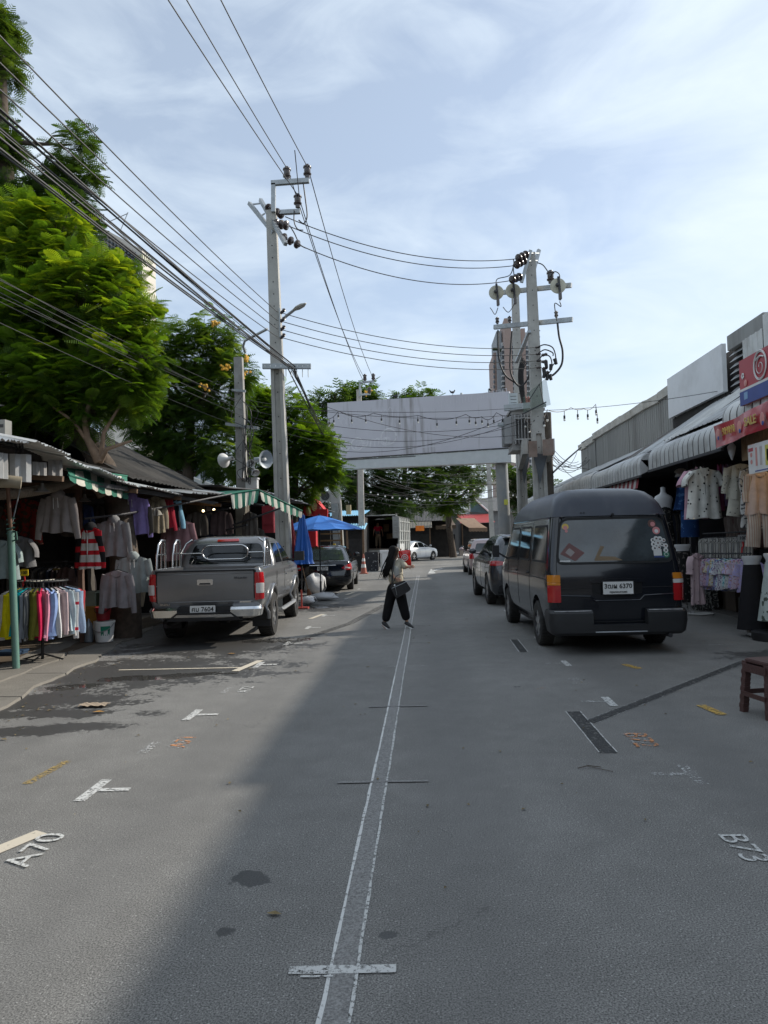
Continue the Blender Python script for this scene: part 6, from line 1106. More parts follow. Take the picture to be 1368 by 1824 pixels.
# ================================================================== GARMENTS
def garment(name, label, cat, w_=.50, l_=.68, sleeve=.56, m=None, collar='round', loc=(0, 0, 0), rz=0, group=None, flare=.04, sw=.075, spread=.10, seed=1, m2=None, buttons=False, trousers=None, skirt=False, shoulder=.055, zip_=False):
    """hanging garment, hook at the origin, facing -Y"""
    g = random.Random(seed); t = thing(name, label, cat, loc, rz, group); z0 = -.10; m = m or cloth('grey_cloth', (.3, .3, .3)); ph = [g.uniform(0, 6) for _ in range(4)]
    mb = MB(); nx, nz = 14, 14; fr = []; bk = []
    for j in range(nz+1):
        v = j/nz
        for i in range(nx+1):
            u = -1+2*i/nx; hw = (w_/2)*(1 if v > .06 else .96)+flare*v*v*(1.0)
            x = u*hw; z = z0-v*l_-(shoulder*abs(u)**1.3)*(1-v)**1.5
            if j == nz: z += .012*math.sin(u*5+ph[0])
            dep = .035*(1-abs(u)**2.5)+.012*v
            fold = (.010+.018*v)*math.sin(u*9+ph[1]+v*1.2)+.010*math.sin(u*17+ph[2]-v*2)*v
            fr.append((x, -dep+fold, z)); bk.append((x, dep*.8+fold, z))
    q = nx+1; mb.add(fr, [(j*q+i, (j+1)*q+i, (j+1)*q+i+1, j*q+i+1) for j in range(nz) for i in range(nx)]); mb.add(bk, [(j*q+i, j*q+i+1, (j+1)*q+i+1, (j+1)*q+i) for j in range(nz) for i in range(nx)])
    o = len(mb.v)-2*q*(nz+1); A = 0; Bq = q*(nz+1)
    for j in range(nz):
        mb.f += [(A+j*q, Bq+j*q, Bq+(j+1)*q, A+(j+1)*q), (A+j*q+nx, A+(j+1)*q+nx, Bq+(j+1)*q+nx, Bq+j*q+nx)]; mb.m += [0, 0]
    for i in range(nx): mb.f += [(A+i, A+i+1, Bq+i+1, Bq+i)]; mb.m += [0]
    body = mb.build('body', m, t, 70)
    if sleeve:
        for sg in (-1, 1):
            mb = MB(); P = []; n = 7; sp = spread+g.uniform(-.02, .03)
            for k in range(n+1): v = k/n; P.append((sg*(w_/2-.035+sp*math.sin(v*1.5)+.01*math.sin(v*6+ph[3])), -.01*math.sin(v*4+ph[0]), z0-shoulder-.02-v*sleeve))
            mb.tube(P, [sw*(1-.42*k/n*(sleeve > .35)) for k in range(n+1)], 9, flat=.45); mb.build('sleeve', m2 or m, t, 60)
    if collar == 'round': mb = MB(); mb.tube([(.085*math.cos(a), -.045-.015*math.sin(a)*-1 if False else -.036*math.cos(a*0)-.004, z0-.045+.055*math.sin(a)) for a in [PI+PI*i/8 for i in range(9)]], .012, 6); mb.build('collar', m2 or m, t, 60)
    elif collar == 'hood': mb = MB(); mb.lathe([(.0, .07), (.07, .05), (.10, 0), (.10, -.06), (.06, -.10), (.05, -.05)], (0, .0, z0+.0), (0, -.5, 1), 14); mb.build('hood', m2 or m, t, 60); mb = MB(); mb.tube([(-.03, -.09, z0-.06), (-.035, -.07, z0-.22)], .004, 4); mb.tube([(.03, -.09, z0-.06), (.032, -.07, z0-.20)], .004, 4); mb.build('drawstring', MATS['white_paint'], t)
    elif collar == 'lapel':
        mb = MB()
        for sg in (-1, 1): mb.hexa([(sg*.01, -.055, z0-.20), (sg*.09, -.05, z0-.07), (sg*.07, -.03, z0+.02), (sg*.045, -.04, z0+.0), (sg*.01, -.063, z0-.20), (sg*.09, -.06, z0-.07), (sg*.07, -.04, z0+.03), (sg*.045, -.05, z0+.01)])
        mb.build('collar', m2 or m, t)
    if buttons or zip_:
        mb = MB(); mb.tube([(0, -.052, z0-.15-(l_-.18)*k/8) for k in range(9)], .004 if not zip_ else .010, 4); mb.build('placket', M_ink if buttons else MATS['white_paint'], t)
    if trousers or skirt:
        ll = trousers or .6; mm = m2 or m
        for sg in ((-1, 1) if trousers else (0,)):
            mb = MB(); n = 6; bw = .10 if trousers else w_/2*.8
            mb.tube([(sg*(.09+.05*k/n), .01*math.sin(k+ph[1]), z0-l_+.06-ll*k/n) for k in range(n+1)], [bw*(1+.12*k/n) for k in range(n+1)], 12, flat=.4); mb.build('trouser_leg' if trousers else 'skirt', mm, t, 60)
    mb = MB(); mb.tube([(0, 0, .0), (.018, 0, .012), (.02, 0, -.02), (0, 0, -.045), (0, 0, -.085)], .004, 5); mb.tube([(-w_*.42, 0, z0-.04), (0, 0, -.085), (w_*.42, 0, z0-.04)], .007, 5); mb.build('hanger', M_blackp, t, 60)
    return t
CL = lambda n, c, p=None: cloth(n, c, p)
# ================================================================== LEFT STALLS
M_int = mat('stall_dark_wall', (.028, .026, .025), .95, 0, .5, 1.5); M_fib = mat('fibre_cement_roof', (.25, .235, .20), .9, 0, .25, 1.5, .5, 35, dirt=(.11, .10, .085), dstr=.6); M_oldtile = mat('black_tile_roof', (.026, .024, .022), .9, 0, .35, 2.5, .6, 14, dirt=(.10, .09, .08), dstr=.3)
st = thing('market_stall_row', 'dark open fronted market stalls on the left under patched tin eaves', 'market stall', (-6, 6, 0))
def SB(a, b, m, name): mb = MB(); mb.bx(a, b); return mb.build(name, m, st, world=True)
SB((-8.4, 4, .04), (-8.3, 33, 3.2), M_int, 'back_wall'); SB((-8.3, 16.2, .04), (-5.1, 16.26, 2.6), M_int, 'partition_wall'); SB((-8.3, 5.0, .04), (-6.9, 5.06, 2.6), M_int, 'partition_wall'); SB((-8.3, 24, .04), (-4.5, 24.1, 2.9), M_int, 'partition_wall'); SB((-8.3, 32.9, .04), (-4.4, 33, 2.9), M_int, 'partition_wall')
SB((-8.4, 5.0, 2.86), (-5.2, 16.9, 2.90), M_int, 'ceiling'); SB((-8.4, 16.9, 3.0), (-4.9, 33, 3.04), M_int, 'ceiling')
def eave(y0, y1, z0, z1, m, x0=-4.62, x1=-6.3, rise=.42, jag=.02, name='eave_sheet'):
    mb = MB(); corr(mb, (x0+random.uniform(-.04, .04), y0, z0), (0, y1-y0, z1-z0), (x1-x0, 0, rise), .076, .016, 2, False, jag, sag=.02); return mb.build(name, m, st, world=True)
ez = [(6.6, 2.80), (7.4, 2.80), (8.2, 2.86), (9.0, 2.80), (9.8, 2.70), (10.6, 2.61), (11.5, 2.57), (12.5, 2.56), (13.5, 2.56)]
for i in range(len(ez)-1): eave(ez[i][0]-.03, ez[i+1][0]+.03, ez[i][1]+random.uniform(0, .03), ez[i+1][1]+random.uniform(0, .02), [M_tin_wh, M_tin][i % 3 == 1], x0=-4.60-.07*(i % 2))
for i, (a, b) in enumerate(((13.4, 14.4), (14.4, 15.4), (15.4, 16.4), (16.4, 17.6))): eave(a, b+.04, 2.60+.06*i, 2.64+.06*i, M_tin_old if i % 2 else M_tin, -4.5, -6.3, .3)
for i in range(12): eave(17.6+i*1.28, 17.6+(i+1)*1.28+.04, 2.95, 2.97, [M_tin_old, M_tin, M_tin_wh][i % 3], -4.15, -6.2, .25)
for y in (7.0, 9.0, 11.4, 13.5, 16.2, 19, 22, 25, 28, 31): mb = MB(); mb.beam((-4.7, y, 2.50+(.25 if y > 17 else 0)), (-8.2, y, 2.82+(.15 if y > 17 else 0)), .05, .07); mb.build('roof_beam', M_wood if y % 2 else M_iron, st, world=True)
mb = MB(); mb.beam((-4.85, 9.6, 2.53), (-4.85, 16.4, 2.55), .05, .07); mb.build('eave_beam', M_iron, st, world=True)
# loose hanging fascia sheets near the left edge, rolled blind and ducts
for (px0, px1, py0, py1, Y) in ((0, 16, 806, 852, 8.0), (17, 56, 808, 858, 8.35), (58, 84, 822, 846, 8.8), (86, 112, 818, 850, 9.1)):
    a = PY(px0, py0, Y); b = PY(px1, py0, Y+.15); c_ = PY(px0, py1, Y); mb = MB(); corr(mb, (a.x, a.y, c_.z), (b.x-a.x, b.y-a.y, 0), (0, 0, a.z-c_.z), .09, .010); mb.build('fascia_sheet', M_tin_old if px0 > 20 else M_tin, st, world=True)
mb = MB(); mb.tube([PY(-20, 858, 8.2), PY(20, 858, 8.25), PY(38, 860, 8.3)], .075, 12); solo(mb, 'rolled_blind', mat('beige_canvas', (.30, .26, .19), .9, 0, .2, dirt=(.17, .14, .1)), 'rolled beige canvas blind tied up at the left edge below the grey fascia sheets', 'blind', smooth=50)
def duct(lab, pts, r):
    P = [Vector(p) for p in pts]; mb = MB(); Q = []; rs = []
    for i in range(len(P)-1):
        k = max(2, int((P[i+1]-P[i]).length/.022)); 
        for j in range(k): Q.append(P[i].lerp(P[i+1], j/k)); rs.append(r*(1+.09*(len(Q) % 2)))
    mb.tube(Q, rs, 12); return solo(mb, 'flexible_duct', mat('duct_fabric', (.20, .16, .12), .6, .3, .2), lab, 'duct', smooth=20)
duct('ribbed flexible duct running along the top of the near left stall', [PY(-15, 882, 8.9), PY(35, 878, 9.2), PY(80, 871, 9.7), PY(110, 864, 10.1), PY(140, 852, 10.6)], .07); duct('short end of a ribbed flexible duct hanging below the striped awning', [PY(168, 862, 11), PY(180, 873, 11.05), PY(186, 884, 11.1)], .10)
# striped awnings
M_gs = mat('awning_green', (.015, .13, .085), .8, 0, .15); M_ws = mat('awning_cream', (.52, .50, .43), .8, 0, .15, dirt=(.3, .27, .2), dstr=.4)
def stripes(lab, A, B_, C_, D_, n, first=0, scallop=.035, sag=.03, name='striped_awning'):
    """quad A(top-left) B(top-right) C(bottom-right) D(bottom-left), cloth strips"""
    A, B_, C_, D_ = map(Vector, (A, B_, C_, D_)); t = thing(name, lab, 'awning', D_)
    for i in range(n):
        mb = MB(); 
        def f(u, v, i=i):
            s_ = (i+u)/n; top = A.lerp(B_, s_); bot = D_.lerp(C_, s_); p = top.lerp(bot, v); p.z -= sag*math.sin(PI*s_)*v; 
            if v > .99: p.z -= scallop*math.sin(PI*u)
            return tuple(p+Vector((.012*math.sin(s_*40), .012*math.cos(s_*33), 0))*v-D_)
        mb.grid(f, 4, 5); mb.build('awning_stripe', M_gs if (i+first) % 2 == 0 else M_ws, t, 60)
    mb = MB(); mb.tube([A-D_, B_-D_], .018, 6); mb.build('awning_pole', M_gs, t); return t
stripes('green and cream striped awning flap hung under the eaves of the near left stall', PY(120, 835, 9.6), PY(226, 848, 12.0), PY(228, 880, 11.6), PY(122, 846, 9.2), 9); 
stripes('scalloped lower valance of the green and cream awning below its flap on the near stall', PY(122, 846, 9.2), PY(228, 877, 11.6), PY(228, 888, 11.6), PY(124, 855, 9.2), 9, 0, .02, name='awning_valance')
stripes('green and cream striped valance facing the street above the pickup cab', PY(411, 880, 15.3), PY(462, 872, 15.7), PY(458, 892, 15.6), PY(414, 905, 15.2), 8, 1)
stripes('green and cream striped valance sloping down past the tall pale pole', PY(463, 874, 15.7), PY(538, 910, 16.8), PY(537, 921, 16.8), PY(466, 890, 15.7), 13, 1)
mb = MB(); P_ = [PY(370, 876, 16.6), PY(462, 872, 15.7), PY(411, 880, 15.3), PY(360, 881, 15.8)]; mb.add(P_+[p-Vector((0, 0, .012)) for p in P_], [(0, 1, 2, 3), (7, 6, 5, 4)]); solo(mb, 'awning_canvas', M_gs, 'plain green awning top stretched above the street facing striped valance', 'awning')
# roofs behind
bk = thing('market_hall_roof', 'old dark tiled roof with paler fibre cement lower roof behind the left stalls', 'building', (-9, 10, 2.5))
def rsheet(P, m, name, n=1, along=(0, 1)):
    P = [Vector(p) for p in P]
    for i in range(n):
        for j in range(2):
            a, b = i/n, (i+1)/n; c_, d_ = j/2, (j+1)/2; f = lambda u, v: P[0].lerp(P[1], u).lerp(P[3].lerp(P[2], u), v)
            A_, B1, C1, D1 = f(a, c_), f(b-.004, c_), f(b-.004, d_), f(a, d_); mb = MB(); k = max(2, int((B1-A_).length/.10)); nn = (B1-A_).cross(D1-A_).normalized()
            V = [];
            for v in range(3):
                for u in range(k+1): p = A_.lerp(B1, u/k).lerp(D1.lerp(C1, u/k), v/2); V.append(p+nn*((.015 if u % 2 else -.015)+random.uniform(-.004, .004)+.02*(1-j)))
            mb.add(V, [(v*(k+1)+u, v*(k+1)+u+1, (v+1)*(k+1)+u+1, (v+1)*(k+1)+u) for v in range(2) for u in range(k)]); mb.build(name, m, bk, world=True)
rsheet([(-5.5, 6.5, 2.98), (-5.5, 12.1, 2.90), (-7.3, 12.1, 3.55), (-7.3, 6.5, 3.6)], M_fib, 'roof_sheet', 5); rsheet([(-5.1, 12.2, 2.78), (-5.1, 17.5, 2.80), (-8.4, 17.5, 4.62), (-8.4, 12.2, 4.6)], M_oldtile, 'roof_sheet', 5)
rsheet([(-7.2, 6.5, 4.0), (-7.2, 12.6, 4.05), (-10, 12.6, 5.3), (-10, 6.5, 5.3)], mat('pale_tile_roof', (.33, .30, .25), .9, 0, .2, 2, .4, dirt=(.16, .13, .1)), 'roof_sheet', 4)
mb = MB(); mb.bx((-9.9, 6.5, 2.95), (-7.4, 17.4, 3.98)); mb.build('gable_wall', M_int, bk, world=True); mb = MB(); mb.hexa([(-12, 12.3, 2.9), (-8.3, 12.3, 2.9), (-8.3, 17.4, 2.9), (-12, 17.4, 2.9), (-12, 12.3, 4.55), (-8.45, 12.3, 4.55), (-8.45, 17.4, 4.55), (-12, 17.4, 4.55)]); mb.build('gable_wall', M_int, bk, world=True)
ac = thing('air_conditioner', 'grey air conditioner unit standing on the left stall roof at the picture edge', 'air conditioner', PY(-12, 790, 9.6))
def acu(t, s=1., m=None, dark=False):
    m = m or mat('ac_grey', (.34, .34, .32), .6, 0, .1, dirt=(.2, .18, .15), dstr=.4); mb = MB(); mb.bx((-.4*s, -.15*s, 0), (.4*s, .15*s, .58*s)); mb.build('casing', m, t); mb = MB(); mb.lathe([(0, 0), (.20*s, 0), (.23*s, -.02), (.25*s, 0)], (-.1*s, -.152*s, .3*s), (0, 1, 0), 24); mb.build('fan_guard', M_iron, t, 50)
    for k in range(5): mb = MB(); mb.lathe([((.05+.04*k)*s, 0), ((.055+.04*k)*s, 0)], (-.1*s, -.165*s, .3*s), (0, 1, 0), 20); mb.build('guard_ring', M_galv, t)
    mb = MB(); mb.bx((.24*s, -.158*s, .38*s), (.36*s, -.152*s, .46*s)); mb.bx((.22*s, -.158*s, .12*s), (.38*s, -.152*s, .2*s)); mb.build('side_grille', M_iron, t); mb = MB(); mb.bx((-.35*s, -.16*s, -.05), (-.30*s, .16*s, 0)); mb.bx((.30*s, -.16*s, -.05), (.35*s, .16*s, 0)); mb.build('foot_bar', M_galv, t)
acu(ac, .55, mat('ac_dim', (.22, .22, .21), .7, 0, .15)); mb = MB(); [mb.cyl(PY(a, 790, 8.6), PY(a, 815, 8.6), .015, n=6) for a in (28, 35, 40)]; solo(mb, 'roof_bracket', M_iron, 'thin dark iron bracket beside the air conditioner on the left roof', 'bracket')
# posts
gp = thing('post', 'teal painted steel post with a rusty upper tube tied on, standing on the left pavement', 'post', (-5.36, 9.03, .03)); mb = MB(); e = PY(19, 945, 9.0)-gp.location; mb.tube([(0, 0, 0), e], .045, 12); mb.build('lower_tube', mat('teal_paint', (.13, .25, .21), .45, .1, .15, dirt=(.2, .16, .12), dstr=.4), gp, 50)
mb = MB(); f_ = PY(14, 868, 8.9)-gp.location; mb.tube([e, f_], .026, 8); mb.build('upper_tube', mat('rusty_tube', (.16, .09, .06), .8, .2), gp, 50); mb = MB(); mb.tube([e+Vector((.05*math.cos(a*2.1), .05*math.sin(a*2.1), -.08+.02*a)) for a in range(14)], .012, 5); mb.tube([e, e+Vector((.09, -.03, -.02)), e+Vector((.11, -.04, -.12)), e+Vector((.05, -.05, -.14))], .012, 5); mb.build('green_rope', mat('green_rope', (.04, .10, .08), .9), gp, 50)
mb = MB(); mb.tube([PY(20, 940, 9), PY(36, 870, 9.1)], .008, 5); solo(mb, 'tie_cord', M_galv, 'pale cord rising aslant from the rope knot on the teal post', 'cord')
for px, Y, w_, lab in ((147, 11.5, .075, 'brown wooden stall post left of the bucket stack'), (300, 16, .06, 'thin dark stall post behind the pickup bed'),): x = PY(px, 1000, Y).x; mb = MB(); mb.beam((x, Y, .04), (x-.06, Y, 2.62), w_, w_, (0, 1, 0)); solo(mb, 'stall_post', mat('brown_post', (.12, .07, .05), .8, 0, .3, 5), lab, 'post')
mb = MB(); mb.tube([PY(150, 924, 11.2), PY(220, 916, 11.8), PY(300, 902, 13.5), PY(412, 880, 15.2)], .02, 6); solo(mb, 'hanging_rail', M_iron, 'long thin dark rail carrying shirts along the front of the left stalls', 'rail')
for k, (a, b, c_, d_) in enumerate(((410, 905, 300, 925), (500, 905, 345, 960), (470, 900, 380, 890), (440, 935, 360, 955))): mb = MB(); mb.tube([PY(a, b, 15.5), PY(c_, d_, 16.4)], .022, 6); solo(mb, 'awning_strut', M_iron, 'dark slanting strut under the green valance, %s' % ['highest at its left end', 'running lowest behind the pickup cab', 'short one above the others', 'short one above the cab window'][k], 'strut')
# clothes hung along the left (pixel of collar, depth, sizes)
GS = 'shirts hung along the front of the left stalls'
def HG(px, py, Y): p = PY(px, py, Y); return (p.x, p.y, p.z+.1)
garment('long_sleeved_shirt', 'grey beige hooded long sleeved top hanging high left of the striped awning', 'shirt', .40, .56, .58, CL('grey_beige', (.24, .21, .20)), 'hood', HG(103, 880, 10.0), .1, GS, seed=2)
garment('striped_jacket', 'red black and white striped zip jacket hanging by the brown post', 'jacket', .42, .66, .60, CL('stripe_jacket', (.62, .62, .60), ('hstripe', (.50, .02, .03), 5.5, .38)), 'hood', HG(160, 938, 10.9), -.35, GS, seed=3, m2=CL('jacket_black_red', (.02, .02, .022), ('hstripe', (.5, .02, .03), 4, .35)), zip_=True)
garment('hooded_top', 'grey hooded top with long sleeves hanging right of the striped jacket', 'shirt', .42, .62, .66, CL('mid_grey', (.21, .21, .215)), 'hood', HG(202, 925, 11.6), .15, GS, seed=4)
garment('hooded_top', 'lilac purple hooded top hanging below the end of the striped awning', 'shirt', .50, .68, .66, CL('lilac', (.27, .21, .46)), 'hood', HG(234, 884, 12.3), .1, GS, seed=5)
garment('hooded_top', 'pale grey green hooded top hanging against the tree trunk', 'shirt', .46, .62, .38, CL('pale_grey_green', (.25, .28, .275)), 'hood', HG(237, 990, 11.6), .2, GS, seed=6)
garment('long_sleeved_shirt', 'grey long sleeved shirt with an open front hanging lowest, above the buckets', 'shirt', .42, .60, .62, CL('warm_grey', (.25, .235, .245)), 'round', HG(209, 1016, 11.3), .0, GS, seed=7, buttons=True)
garment('hooded_top', 'dusty pink hooded top hanging behind the pickup bed rails', 'shirt', .58, .82, .70, CL('dusty_pink', (.34, .19, .20)), 'hood', HG(318, 927, 14.3), .1, GS, seed=8)
garment('long_sleeved_shirt', 'beige jacket hanging just right of the lilac top', 'jacket', .30, .70, .55, CL('beige_cloth', (.25, .21, .15)), 'round', HG(276, 884, 13.3), .6, GS, seed=9); garment('long_sleeved_shirt', 'dark red jacket hanging between the beige jacket and the dusty pink top', 'jacket', .25, .62, .6, CL('dark_red', (.26, .02, .035)), 'round', HG(294, 884, 13.6), .9, GS, seed=10)
garment('long_sleeved_shirt', 'black and blue jacket hanging right of the dark red one', 'jacket', .3, .6, .55, CL('black_cloth', (.015, .015, .02)), 'round', HG(306, 886, 13.9), .7, GS, seed=11, m2=CL('sky_blue', (.2, .38, .5)))
garment('t_shirt', 'dark red patterned top hanging deep in the stall behind the teal post top', 'shirt', .5, .72, .25, CL('red_batik', (.16, .02, .015), ('noise', (.05, .03, .02), 14, .5)), 'round', HG(42, 888, 10.6), 0, GS, seed=12)
garment('t_shirt', 'pale grey shirt hanging left of centre deep in the near stall', 'shirt', .42, .46, .25, CL('pale_grey', (.2, .195, .2)), 'round', HG(33, 955, 10.3), .1, GS, seed=13); garment('t_shirt', 'pale aqua shirt hanging at the picture edge behind the teal post', 'shirt', .42, .56, .25, CL('pale_aqua', (.27, .33, .33)), 'round', HG(2, 962, 9.8), .2, GS, seed=14)
garment('trousers', 'brown cropped trousers hanging deep beside the wooden post', 'trousers', .30, .25, 0, CL('brown_dark', (.09, .06, .055)), None, HG(118, 1010, 11.9), 0, GS, trousers=.45, seed=15); garment('vest', 'small blue denim vest hanging in the shade under the striped awning', 'vest', .32, .38, 0, CL('navy', (.02, .035, .09)), 'round', HG(150, 898, 11.6), 0, GS, seed=16); garment('t_shirt', 'small cap and pale belt bag hanging on the beige jacket', 'hat', .2, .14, 0, CL('cream_dark', (.30, .28, .24)), None, HG(276, 905, 12.9), 0, None, seed=17)
# dim rails of clothes deep inside
GD = 'dark clothes on the inner rail of the near left stall'; proto = None; LD = 'dark garment packed on the inner rail in the shade of the near left stall'
dcol = [CL('dim_%d' % i, c) for i, c in enumerate([(.02, .02, .025), (.05, .045, .04), (.03, .035, .05), (.07, .05, .05), (.035, .03, .03), (.10, .09, .08)])]  # near-black cloth colours stand in for the shade deep in the stalls
mb = MB(); mb.tube([(-7.6, 11.9, 1.35), (-5.95, 12.3, 1.35)], .018, 6); solo(mb, 'inner_rail', M_iron, 'dim horizontal clothes rail deep in the near left stall', 'rail')
for i in range(24):
    x = -7.5+.068*i; y = 11.92+(x+7.5)*.25
    if proto is None: proto = garment('dark_garment', LD, 'shirt', .40, .72, .5, dcol[0], None, (x, y, 1.37), PI/2+.2, GD, seed=20)
    else: r_ = dup(proto, (x, y, 1.37+.0*i), PI/2+random.uniform(-.12, .3)); recolor(r_, dcol[i % 6], ('body', 'sleeve'))
GD2 = 'dark tops on the upper line of the near left stall'; LD2 = 'dark top hung on the upper line at the back of the near left stall'; p2 = None
for i in range(9):
    x = -7.9+.36*i
    if p2 is None: p2 = garment('dark_shirt', LD2, 'shirt', .34, .55, .45, dcol[1], None, (x, 11.4, 2.5), 0, GD2, seed=22)
    elif not (3 < i < 5): r_ = dup(p2, (x, 11.2+.15*i, 2.45), random.uniform(-.5, .5)); recolor(r_, dcol[(i*2+1) % 6], ('body', 'sleeve'))
# stock on shelves in the second stall
for i, (a, b, Y, w_, h_, c_, lab) in enumerate([(505-150, 935, 17.4, .5, .9, (.10, .07, .045), 'brown wooden cupboard seen through the second stall above the cab'), (480, 925, 18.2, .3, .7, (.25, .02, .03), 'red cloth bale behind the pale pole in the second stall'), (398, 945, 17.8, .7, .5, (.04, .07, .07), 'dark green cabinet in the second stall'), (432, 925, 17.6, .25, .8, (.14, .12, .09), 'tall narrow beige locker in the second stall')]):
    p = PY(a, b, Y); mb = MB(); mb.box(p, (w_, .4, h_)); mb.box(p+Vector((0, -.21, 0)), (w_*.9, .02, h_*.42)); solo(mb, 'stall_furniture', mat('furn_%d' % i, c_, .8, 0, .3), lab, 'cabinet')
GD3 = 'garments hanging in the second left stall'; LD3 = 'garment hanging in the shade of the second left stall behind the pickup'
for i, (a, b, Y, k) in enumerate([(330, 915, 15.9, 0), (350, 912, 15.9, 5), (372, 915, 16.1, 2), (395, 910, 15.9, 3), (445, 912, 15.9, 5), (455, 940, 16.3, 1)]): p = PY(a, b, Y); r_ = dup(p2, (p.x, p.y, p.z+.1), random.uniform(-.6, .6), LD3); r_['group'] = GD3; recolor(r_, dcol[k], ('body', 'sleeve'))
LB = 'small bare bulb glowing under the roof of the second left stall'
b0 = None
for i, (a, b) in enumerate([(331, 921), (362, 910), (381, 908), (316, 923)]):
    p = PY(a, b, 16.1); t = thing('glowing_bulb', LB, 'lamp', p, 0, 'bare bulbs in the second left stall'); mb = MB(); mb.ball((0, 0, 0), .03, 8); mb.build('bulb', mat('warm_bulb', (.9, .8, .6), .4, emit=((1, .75, .4), 5)), t); mb = MB(); mb.cyl((0, 0, .02), (0, 0, .3), .006, n=5); mb.build('bulb_cord', M_wire, t)
for (a, b, Y, lab) in ((75, 876, 9.4, 'cone shaded lamp hanging before the flexible duct'), (151, 893, 11.2, 'cone shaded lamp hanging under the striped awning')):
    t = thing('hanging_lamp', lab, 'lamp', PY(a, b, Y)); mb = MB(); mb.lathe([(.02, .12), (.03, .06), (.10, 0), (.095, .0), (.02, .05)], n=16); mb.build('lamp_shade', mat('lamp_shade_grey', (.20, .19, .18), .5), t, 50); mb = MB(); mb.cyl((0, 0, .12), (0, 0, .40), .008, n=5); mb.build('lamp_cord', M_wire, t)
# circular rack with bright shirts
RC = Vector((-5.42, 9.78, 1.14)); ck = thing('round_rack', 'round black clothes rack full of bright shirts behind the teal post', 'clothes rack', (RC.x, RC.y, .04))
mb = MB(); mb.tube([(.33*math.cos(2*PI*i/28), .33*math.sin(2*PI*i/28), 1.10) for i in range(29)], .012, 6); mb.build('rack_ring', M_blackp, ck, 60); mb = MB(); mb.tube([(-.33, 0, 1.1), (.33, 0, 1.1)], .012, 6); mb.tube([(0, -.33, 1.1), (0, .33, 1.1)], .012, 6); mb.build('rack_spoke', mat('cream_bar', (.4, .38, .33), .5), ck, 60); mb = MB(); mb.cyl((0, 0, .0), (0, 0, 1.1), .02); [mb.tube([(0, 0, .08), (.3*math.cos(a), .3*math.sin(a), 0)], .012, 5) for a in (0, 1.57, 3.14, 4.71)]; mb.build('rack_stand', M_blackp, ck, 60)
GR = 'bright shirts on the round rack'
RCOL = [(-138, 'white', (.62, .62, .60), 'white long sleeved shirt at the left end of the round rack'), (-119, 'yellow', (.70, .62, .015), 'bright yellow shirt on the round rack, left of the teal post'), (-99, 'teal', (.0, .34, .38), 'teal shirt on the round rack just right of the teal post'), (-90, 'slate', (.20, .21, .24), 'slate grey shirt next to the teal one on the round rack'), (-82, 'multistripe', (.26, .25, .24), 'dark checked shirt next to the slate grey one on the round rack'), (-73, 'olive', (.12, .115, .02), 'olive green shirt in the middle of the round rack'),
        (-65, 'crimson', (.55, .02, .08), 'crimson shirt beside the olive one on the round rack'), (-56, 'pink', (.62, .27, .36), 'pink shirt between the crimson and light blue ones on the round rack'), (-46, 'light_blue', (.26, .36, .62), 'light blue shirt right of the pink one on the round rack'), (-37, 'pale_white', (.58, .58, .58), 'white shirt right of the light blue one on the round rack'), (-28, 'rose_grey', (.5, .38, .39), 'pale rose shirt near the right end of the round rack'), (-17, 'ice', (.40, .50, .55), 'ice blue shirt near the right end of the round rack'), (-6, 'white_red', (.60, .58, .57), 'white shirt with red shoulder stripes at the right end of the round rack'), (8, 'striped_blue', (.30, .4, .55), 'blue grey shirt at the far right back of the round rack'), (30, 'red_back', (.4, .05, .06), 'red shirt at the back of the round rack')]
for i, (a, n_, c_, lab) in enumerate(RCOL):
    al = R(a); rr = .31; garment('long_sleeved_shirt', lab, 'shirt', .42, .64, .60, CL('rack_'+n_, c_, ('hstripe', (.45, .03, .05), 3, .12) if n_ == 'white_red' else (('vstripe', (.1, .1, .11), 26, .5) if n_ == 'multistripe' else None)), 'round', (RC.x+math.cos(al)*rr, RC.y+math.sin(al)*rr, RC.z+.015), al+R(random.uniform(-8, 8)), GR, seed=30+i, spread=.03, sw=.07).scale = (1, 2.0 if n_ in ('yellow', 'teal', 'olive', 'white', 'light_blue') else 1.25, random.uniform(.94, 1.06))
def price_sign(lab, loc, m, tm, rz=0, tilt=.1, s=1.):
    t = thing('price_sign', lab, 'price sign', loc, rz); mb = MB(); mb.prism(rounded(rect2(-.06*s, -.045*s, .06*s, .045*s), .012*s), lambda a, b, d: (a, d, b+.20*s), .008); mb.build('sign_card', m, t, recalc=True); text('100', .062*s, tm, t, (0, -.006, .20*s), REAR, 'price_number', .001, 0, .001); mb = MB(); mb.tube([(0, .005, .155*s), (.01, .005, .10*s), (-.015, .005, .06*s), (-.02, .005, 0)], .012*s, 6); mb.build('clip_stalk', mat('clip_red', (.5, .03, .03), .4), t, 50); return t
M_py = mat('price_yellow', (.75, .50, .015), .5, 0, .05)
price_sign('yellow price card reading 100 on a red clip above the round rack', (PY(43, 1045, 9.45).x, 9.45, PY(43, 1045, 9.45).z), M_py, M_ink, s=.95)
for i, (a, b, Y) in enumerate(((30, 1024, 10.8), (44, 1018, 11.2), (100, 1018, 12))): t = thing('price_sign', ['dim yellow price card just left of the bright one in the near stall', 'dim brownish price card above the bright yellow one in the near stall', 'dim yellow price card deep in the stall left of the wooden post'][i], 'price sign', PY(a, b, Y)); mb = MB(); mb.bx((-.055, 0, -.05), (.055, .005, .05)); mb.build('sign_card', mat('price_dim', (.30, .20, .03), .6), t); text('100' if i else '80', .05, M_ink, t, (0, -.003, 0), REAR, 'price_number', .001)
